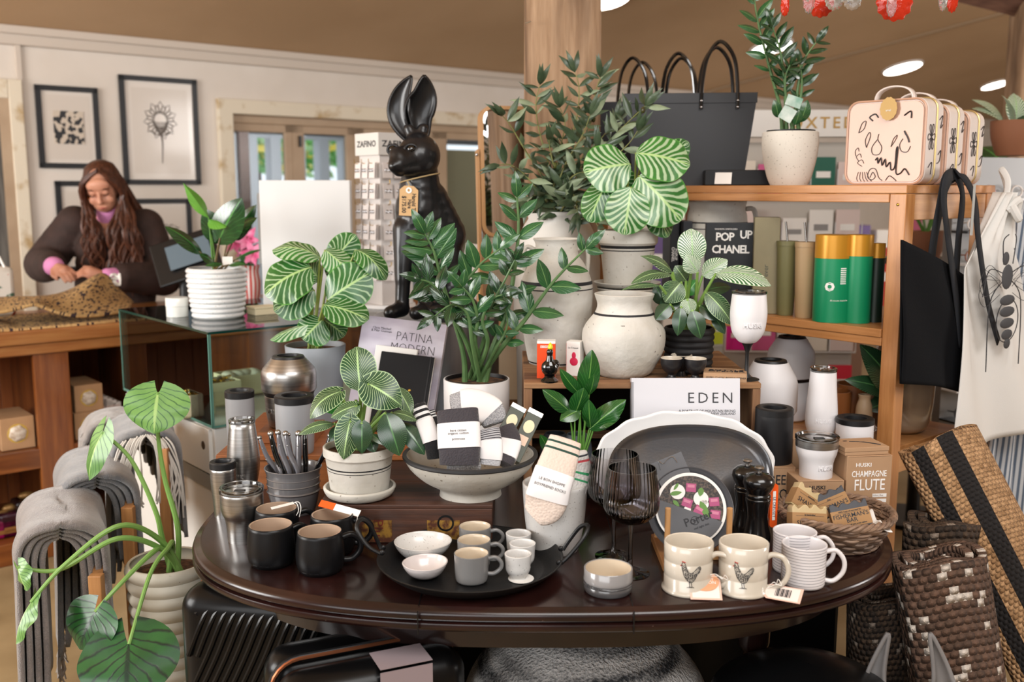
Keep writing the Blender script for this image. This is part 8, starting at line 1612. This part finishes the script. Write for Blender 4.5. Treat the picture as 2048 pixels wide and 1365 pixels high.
# tote, apron, striped cloth on the end rail
def hang(px, y, s_off, z): pass
def EP(s, out, z): return C + U*s - W*out + V((0, 0, z))   # point on the end face: s along it, out towards us
def es(px, out=.03, y=600): d = ray(px, y); n = -W; A_ = C - W*out; t_ = (A_.dot(n))/(d.dot(n)); p = V((0, 0, CAMZ)) + d*t_; return (p-C).dot(U), p.z
m_can = M('black_canvas', '#0f1013', .9, bump=.6, bs=500, bd=.001, col2='#0f1013', vs=9, spec=.15)
sL, zt = es(1801, .03, 480); sR, zb = es(1950, .03, 790); sT, _ = es(1940, .03, 560); w0 = sR - sL
s0 = es(1880, .03, 480)[0]; t = thing('tote_bag', 'black canvas tote bag hanging by its straps from the shelf end rail', 'bag', EP(s0, .032, zb), RU)
h = zt - zb
def ep2(px, y, out=.032): s_, z_ = es(px, out, y); return V((s_ - s0, -(out-.032), z_ - zb))
TL, TR2, BL_, BR, MR = ep2(1802, 480), ep2(1932, 556), ep2(1800, 768), ep2(1936, 790), ep2(1957, 690)
def totef(a, b):
    l_ = BL_.lerp(TL, b); r_ = BR*(1-b)**2 + (MR*2 - (BR+TR2)*.5)*(2*b*(1-b)) + TR2*b*b; p = l_.lerp(r_, a)
    return (p.x, -.026*sin(PI*a)*(1-b*.5) - .012*sin(a*9+b*5)*(1-b)*b*2 - .004, p.z + .010*sin(PI*a)*(1-b))
g = G(); g.grid(totef, 30, 30); g.grid(lambda a, b: (totef(a, b)[0], .016*sin(PI*a), totef(a, b)[2]), 10, 14); g.build('canvas_body', m_can, t, solid=.003, off=0)
def ribbon(g, pts, N, hw, mi=0):
    c = catmull([V(p) for p in pts], 6); N = V(N); v = []; f = []
    for i, p in enumerate(c): d = (c[min(i+1, len(c)-1)] - c[max(i-1, 0)]).normalized(); x = d.cross(N).normalized(); v += [p - x*hw, p + x*hw]
    f = [(2*i, 2*i+1, 2*i+3, 2*i+2) for i in range(len(c)-1)]; g.add(v, f, mi=mi)
for hw_, pts in ((.019, ((1858, 590, .02), (1866, 500, .03), (1880, 420, .045), (1892, 366, .05), (1903, 352, .03), (1912, 352, -.03), (1914, 372, -.05))), (.015, ((1924, 692, .066), (1914, 600, .064), (1898, 480, .06), (1889, 400, .064), (1896, 358, .062), (1908, 349, .03), (1920, 350, -.035), (1922, 372, -.05))),
        (.016, ((1912, 570, .02), (1918, 480, .025), (1926, 400, .036), (1920, 362, .042), (1908, 351, .02), (1900, 352, -.03))), (.014, ((1998, 685, .09), (1976, 600, .09), (1958, 480, .085), (1950, 400, .075), (1930, 356, .06), (1912, 347, .03), (1905, 350, -.03)))):
    g = G(); ribbon(g, [ep2(x, y, o) for x, y, o in pts], (0, -1, .25), hw_); g.build('strap', M('webbing', '#1d1f24', .9, bump=.5, bs=300), t, solid=.003)
p = ep2(1946, 420, .10); g = G(); g.box(.010, .002, .13, p); g.build('grey_swing_tag', m_band, t, smooth=False); g = G(); g.box(.012, .003, .02, BR + V((-.01, -.014, .01))); g.build('sewn_label', m_paper, t, smooth=False)
# linen apron with printed bee
m_linen = M('white_linen', '#dcdad6', .9, bump=.4, bs=300, bd=.001)
sA = es(1995, .05, 500)[0]; zA = es(1980, .05, 385)[1]; zBt = es(1985, .05, 875)[1]; t = thing('linen_apron', 'white linen apron printed with a black bee, knotted and hanging right of the tote', 'apron', EP(sA, .06, zBt), RU); h = zA - zBt
a0, a1, b0, b1 = es(1890, .06, 850)[0]-sA, es(2090, .06, 850)[0]-sA, es(1918, .06, 500)[0]-sA, es(2020, .06, 500)[0]-sA
def apf(a, b):
    k_ = min(1, b/.78); xl_ = a0 + (b0-a0)*min(1, b/.42 if b < .42 else 1); xr_ = a1 + (b1-a1)*k_; q = max(0, (b-.72)/.28); xl_ += (.0-xl_)*q*.9; xr_ += (.03-xr_)*q*.9
    return (xl_ + (xr_-xl_)*a, -.02*sin(a*11 + b*3)*(1-.4*b) - .012*sin(a*23)*q*1.5 - .02*(1-b), h*b + .012*(a-.5)*(1-b))
g = G(); g.grid(apf, 60, 40); g.build('cloth', m_linen, t, solid=.002, off=0)
g = G(); g.tube(catmull([(-.01, -.01, h*.93), (.012, -.03, h*.97), (.03, -.02, h*.92), (.01, -.035, h*.9), (-.005, -.02, h*.95)], 5), .012, 8); g.build('knot', m_linen, t)
g = G(); g.tube(catmull([(0, 0, h*.95), (.01, .0, h*1.04), (.03, .03, h*1.09), (.045, .02, h*1.03), (.05, 0, h*.9), (.055, -.01, h*.78)], 6), .009, 8, flat=.6); g.build('tie', m_linen, t)
bx, bz, bs = es(1982, .06, 590)[0]-sA, es(1985, .06, 632)[1]-zBt, 1/ppm(t.location)*1.6; g = G(); gw = G()
def bp(x, z): return (bx + x*bs*1.2, -.050, bz - z*bs)
def bell(c, rx, rz_, T_=0): g.ball(bp(*c), 1, 14, sc=(rx*bs, .0015, rz_*bs))
bell((-14, -72), 9, 8); bell((-8, -50), 15, 15)
for k_, (z, r) in enumerate(((-22, 20), (-8, 20), (6, 19), (20, 15), (31, 9))): bell((-4+k_*1.5, z), r, 6.4)
g.tube([bp(24*cos(a)-1, 26*sin(a)+3) for a in [2*PI*i/30 for i in range(30)]], .0014, 5, closed=True)
for sg in (-1, 1):
    for z0, x1, z1, x2, z2 in ((-45, 34, -20, 40, 60), (-55, 40, -60, 60, -30), (-65, 14, -92, 8, -100)): g.tube(catmull([bp(-8+sg*10, z0), bp(-8+sg*x1, z1), bp(-4+sg*x2*.9, z2)], 5), .0015, 5)
    for kz in (0, 12): gw.tube(catmull([bp(-8+sg*12, -50+kz), bp(-8+sg*40, -66+kz), bp(-8+sg*58, -46+kz), bp(-8+sg*44, -30+kz), bp(-8+sg*14, -42+kz)], 5), .0008, 5)
    for kz in range(4): gw.tube([bp(-8+sg*14, -46), bp(-8+sg*(50-6*kz), -62+12*kz)], .0006, 4)
g.build('bee_print', m_ink, t); gw.build('wing_print', m_ink, t)
nt = NT('blue_striped_linen'); u_ = nt.n('ShaderNodeSeparateXYZ'); nt.l(nt.coord('UV'), u_.inputs[0]); nt.col(nt.mix(nt.math('GREATER_THAN', nt.math('FRACT', nt.math('MULTIPLY', u_.outputs[0], 34)), .55), lin('#c9ccd0'), lin('#5d6a7c'))); nt.b.inputs['Roughness'].default_value = .9
sS = es(2040, .0, 700)[0]; zz = es(2040, .0, 500)[1]; t = thing('striped_apron', 'blue and white striped linen hanging behind the white apron at the right edge', 'apron', EP(sS, .005, .35), RU); h = zz + .12 - .35
g = G(); g.grid(lambda a, b: ((a-.5)*.42*(1-.5*b), -.03*sin(a*17 + b*2) + .02, h*b), 60, 20); g.build('cloth', nt.m, t, solid=.002, off=0)

# rolled rugs at the lower right
m_jt = Mweave('natural_jute', '#c39a70', '#94704b', 120, 100, None, 2, .006, [(.022, .044, '#191515'), (.066, .094, '#191515')]); m_br_ = Mweave('brown_white_wool', '#6b5040', '#4b382c', 80, 46, '#cfc4b8', .84, .012); m_br2 = Mweave('dark_wool_loop', '#54402f', '#2f241c', 70, 46, '#8f8072', .9, .014)
def roll(name, label, base, top, r, mat, turns=2.4, oval=1, thick=.014, rot0=0):
    base = V(base); top = V(top); ax = (top-base); Ln = ax.length; z = ax.normalized(); x = V((1, 0, 0)); x = (x - z*x.dot(z)).normalized(); y = z.cross(x); t = thing(name, label, 'rug', base); T = frame_m((0, 0, 0), x, y, z); g = G()
    def f(a, b): an = a*turns*2*PI + rot0; rr_ = r*(1 - .62*(a)) ; return T @ V((rr_*cos(an), rr_*oval*sin(an), b*Ln + .006*sin(an*3)))
    g.grid(f, int(64*turns), 40); g.build('rolled_pile', mat, t, solid=thick, off=1, angle=80); return t
def FP(px, py, Y): return PY(px, py, Y)
roll('jute_rug', 'tall rolled jute rug with two black stripes leaning at the right', V((1.42, 1.98, .0)), PY(1868, 880, 2.36), .105, m_jt, 2.2, .8, .012, rot0=R(200))
roll('wool_rug', 'chunky brown and white rolled wool rug standing beside the table end', V((1.02, 1.93, 0)), PY(1868, 1110, 2.02), .098, m_br_, 2.3, .8, .016, rot0=R(210))
roll('loop_rug', 'dark brown rolled rug in the shadow under the table end', V((.86, 2.12, 0)), PY(1770, 1190, 2.12), .08, m_br2, 2.0, .8, .014)
roll('fringed_rug', 'brown rolled rug with a curled edge behind the chunky rug', V((1.02, 2.24, 0)), PY(1885, 1035, 2.24), .085, m_br2, 2.2, .7, .016, rot0=R(190))

# ---- shop displays far behind
m_wire = M('white_wire', '#d9dadb', .4); bgc = ['#d81f8a', '#e0334a', '#cf9a3a', '#c9d432', '#e6e2dc', '#e6e2dc', '#dcd2c4', '#1f5e4c', '#d9c6c0', '#e6e2dc', '#c95a8a']
def cardrack(label, pos, w, rows, z0, dz, n, seed, hdr=None, cw=.10, ch=.15):
    rr = random.Random(seed); nmr = 'lettered' if hdr else 'plain'; cnm = dict(zip(bgc, ['magenta', 'red', 'ochre', 'lime', 'cream', 'cream', 'beige', 'dark green', 'pale pink', 'cream', 'rose'])); t = thing('card_rack', label, 'display rack', pos, R(rr.uniform(-12, 12)) + .1); zt = z0 + rows*dz
    g = G(); g.box0(-w/2, w/2, .04, .05, z0-.1, zt); g.build('back_panel', M('rack_panel', '#b9b2a8', .6), t, smooth=False); g = G(); g.lathe([(.0001, 0), (.22, 0), (.22, .02), (.0001, .02)], 32); g.build('foot', m_wire, t); g = G(); g.tube([(0, .05, .02), (0, .05, z0)], .02, 10); g.build('pole', m_wire, t)
    for r_ in range(rows):
        g = G(); z = z0 + r_*dz; g.tube([(-w/2, -.015, z), (w/2, -.015, z)], .003, 5); [g.tube([(-w/2 + w*(i)/n, -.015, z), (-w/2 + w*i/n, -.02, z+dz*.5)], .0022, 4) for i in range(n+1)]; g.build('wire_tray', m_wire, t)
    if hdr: g = G(); g.box0(-w/2, w/2, -.04, .06, zt+.02, zt+.13); hb = g.build('header', M('header_card', '#d8d5d0', .5), t, smooth=False); text(hdr, .066, TR((w*.40, -.041, zt+.075)), M('gold_letter', '#a98544', .4, .3), hb, ax='RIGHT', spacing=1.35, bold=.001)
    for r_ in range(rows):
        for i in range(n):
            hx = rr.choice(bgc); cn_ = M('card_'+hx[1:], hx, .6); c = thing('greeting_card', f'{cnm[hx]} card, {ORD[i]} from the left in row {ORD[rows-1-r_]} of the {nmr} wire rack', 'card', t.location + RZ(t.rotation_euler.z).to_3x3() @ V((-w/2 + w*(i+.5)/n, .0, z0 + r_*dz + .004)), t.rotation_euler.z, 'cards in the wire racks'); h_ = ch*rr.uniform(.8, 1.1)
            g = G(); g.box0(-cw/2, cw/2, 0, .012, 0, h_); g.build('card_front', cn_, c, smooth=False); g = G(); g.box0(-cw*.3, cw*.3, -.0015, 0, h_*.45, h_*.62); g.build('printed_panel', m_paper if hx != '#e6e2dc' else M('print_grey', '#8d8a88', .6), c, smooth=False)
def BG_(px, Y): return V(((px-1024)/ppm((0, Y, 1.3)), Y, 0))
cardrack('tall wire card rack with a gold lettered header behind the shelf plant', BG_(1588, 4.3), .56, 6, .35, .225, 5, 1, 'LUXTED')
cardrack('wire card rack seen between the shelves, left of the lettered one', BG_(1530, 4.9), .55, 5, .3, .22, 4, 5)
# optical display at the far right
t = thing('glasses_display', 'dark rack with rows of spectacles at the far right edge', 'display rack', BG_(2010, 3.9) + V((.12, 0, 0)), R(20)); g = G(); g.box0(-.42, .45, 0, .04, .2, 1.62); g.build('back_panel', M('rack_mirror', '#6a6662', .3), t, smooth=False)
for r_ in range(8): z = .62 + r_*.12; g = G(); g.box0(-.42, .45, -.08, 0, z, z+.008); g.build('ledge', m_wire if r_ % 2 else m_blk, t, smooth=False)
Rz = RZ(R(20)).to_3x3(); gp = None; gcols = [m_ink, M('tortoise', '#7a3f20', .3), M('clear_frame', '#c9bdb2', .3), M('red_frame', '#a33a2a', .3)]
for r_ in range(8):
    for i in range(4):
        c = thing('spectacles', f'spectacles, {ORD[i]} from the left on the {ORD[7-r_]} ledge down of the dark right rack', 'spectacles', t.location + Rz @ V((-.33 + i*.2, -.045, .62 + r_*.12 + .0085)), R(20), 'spectacles on the display rack'); g = G()
        for sg in (-1, 1): g.tube([(sg*.033 + .026*cos(a), 0, .024 + .022*sin(a)) for a in [2*PI*k_/14 for k_ in range(14)]], .0032, 5, closed=True); g.tube([(sg*.06, 0, .03), (sg*.062, .035, .028)], .0022, 4)
        g.tube([(-.008, 0, .03), (.008, 0, .03)], .0022, 4); g.build('frame', gcols[(i*3+r_) % 4], c)
# long white display tables and stock further back, plants at upper right
for i, (px, Y, z, w, lab, col_) in enumerate(((1330, 5.6, .95, 1.3, 'dark display table far behind the urn', '#4d4038'), (1560, 6.4, 1.0, 1.8, 'long pale display table at the back of the shop', '#b9afa4'), (1900, 5.2, .9, 1.3, 'wooden display table behind the striped linen', '#6d4a32'))):
    p = BG_(px, Y); t = thing('display_table', lab, 'table', p, .1); g = G(); g.box0(-w/2, w/2, -.3, .3, z-.04, z); g.build('table_top', M('dt_'+col_[1:], col_, .6), t, smooth=False)
    for a in (-1, 1):
        for b in (-1, 1): g = G(); g.box(.06, .06, z-.0405, (a*(w/2-.05), b*.25, (z-.0405)/2)); g.build('leg', MATS['dt_'+col_[1:]], t, smooth=False)
    rr = random.Random(i); n = int(w/.16)
    for j in range(n):
        hx = rr.choice(['#3f7d4a', '#8a2f4a', '#d9b23a', '#e2ddd6', '#6d5a8a', '#c94a3a', '#dcdcdc', '#4a6a7a']); hh = rr.uniform(.12, .34); c = thing('boxed_gift', f"{dict(zip(['#3f7d4a', '#8a2f4a', '#d9b23a', '#e2ddd6', '#6d5a8a', '#c94a3a', '#dcdcdc', '#4a6a7a'], ['green', 'maroon', 'yellow', 'cream', 'purple', 'red', 'grey', 'teal']))[hx]} gift box, {ORD[j]} from left on the {['dark', 'long pale', 'wooden'][i]} display table", 'box', p + V((-w/2 + .1 + j*.16, -.12, z+.0005)), 0, 'gift boxes on the far display tables'); g = G(); g.box0(-.06, .06, 0, .12, 0, hh); g.build('carton', M('gift_'+hx[1:], hx, .5), c, smooth=False, bevel=.004); g = G(); g.box0(-.061, .061, -.002, .122, hh*.45, hh*.6); g.build('ribbon', m_paper, c, smooth=False)
for i, (px, py, Y, lab, n, ll, wd_) in enumerate(((1860, 330, 4.4, 'arching long leafed plant in a pot behind the toiletry cases', 7, .42, .10), (2030, 285, 3.6, 'pale variegated leafy plant on top of the spectacle rack at the right edge', 12, .12, .07))):
    p = PY(px, py, Y); zb = (1.2 if i == 0 else 1.62); t = thing('potted_plant', lab, 'potted plant', (p.x, p.y, zb)); g = G(); g.lathe(vessel([(.06, 0), (.08, .06), (.085, .12)], .005, smooth=3), 32); g.build('pot', M('terracotta', '#8a5a3f', .7), t); soil(t, .075, .105); rr = random.Random(i)
    for k_ in range(n):
        a = rr.uniform(0, 2*PI); e = V((cos(a), sin(a)*.5, 0)); g = G()
        if i == 0: B_ = V((0, 0, .1)) + e*ll*.7 + V((0, 0, rr.uniform(.15, .45))); stalk(g, (0, 0, .1), B_, V((0, 0, .15)), .006, .003); leaf(g, B_, B_ + e*.16 + V((0, 0, -.12)), V((0, -1, .6)), wd_, 'heart', nu=6, nv=8)
        else: B_ = V((0, 0, .11)) + e*.04; leaf(g, B_, B_ + e*ll + V((0, 0, rr.uniform(.0, .12))), V((0, -.5, 1)), wd_, 'oval', nu=6, nv=8)
        g.build('leaf', [m_bkw if i else m_dk, m_stk], t)
p = BG_(1860, 4.4); t = thing('plant_stand', 'dark stand under the arching plant behind the toiletry cases', 'stand', p); g = G(); g.box0(-.16, .16, -.16, .16, 1.17, 1.1995); g.build('top', m_blk, t, smooth=False); g = G(); g.tube([(0, 0, 0), (0, 0, 1.17)], .03, 10); g.build('pole', m_blk, t); g = G(); g.lathe([(.0001, 0), (.18, 0), (.18, .02), (.0001, .02)], 30); g.build('foot', m_blk, t)
# glass drops hanging from above at the top edge
m_rg_ = M('red_glass', '#d4361c', .1, trans=.35, ior=1.45, bump=.6, bs=90, bd=.003); m_cgl = M('clear_acrylic', '#eef2f4', .05, trans=.9, ior=1.4, bump=.4, bs=60, bd=.003)
ht = thing('hanging_hoop', 'metal hoop above the picture edge carrying glass flower ornaments', 'hoop', (.82, 2.35, 1.80 + .38)); g = G(); g.tube([(.30*cos(a), .10*sin(a), 0) for a in [2*PI*i/40 for i in range(40)]], .004, 6, closed=True); g.build('hoop', m_steel, ht); g = G(); g.tube([(0, .10, 0), (0, .10, .9)], .002, 5); g.build('wire', m_steel, ht)
for i, (px, py, r, c_, lab) in enumerate(((1570, 12, 9, 0, 'slim red glass drop at the far left of the hanging ornaments'), (1641, 8, 26, 0, 'round scalloped red glass flower, left of the clear ones'), (1618, 0, 12, 1, 'clear glass petal beside the left red flower'), (1668, 2, 18, 1, 'clear glass flower between the red ones, nearer the left'), (1705, 2, 18, 1, 'clear pointed glass flower in the middle of the ornaments'), (1789, 5, 36, 0, 'largest round red glass flower at the top edge'), (1783, 12, 10, 1, 'clear glass drop in front of the largest red flower'), (1886, 2, 9, 1, 'small clear glass drop toward the right of the ornaments'), (1905, -2, 12, 0, 'small red glass petal at the far right of the ornaments'))):
    Y = 2.32 if c_ else 2.36; p = PY(px, py, Y); s = ppm(p); t = thing('glass_ornament', lab, 'glass ornament', p, 0, 'glass flower ornaments'); rr_ = r/s; g = G()
    sl = 2.2 if r < 13 else 1
    g.lathe([(.0001, -.004), (rr_*.5, -.005), (rr_*.9, -.003), (rr_, 0), (rr_*.9, .003), (rr_*.4, .006), (.0001, .005)], 60, T=RX(PI/2) @ Matrix.Diagonal((1, sl, 1, 1)), fr=lambda a, z: 1 + .05*cos(12*a)); g.build('glass', m_cgl if c_ else m_rg_, t)
    g = G(); g.tube([(0, 0, rr_*sl*.9), (0, 0, 2.18 - p.z)], .0007, 4); g.build('thread', m_steel, t)
# ===================================================================== done
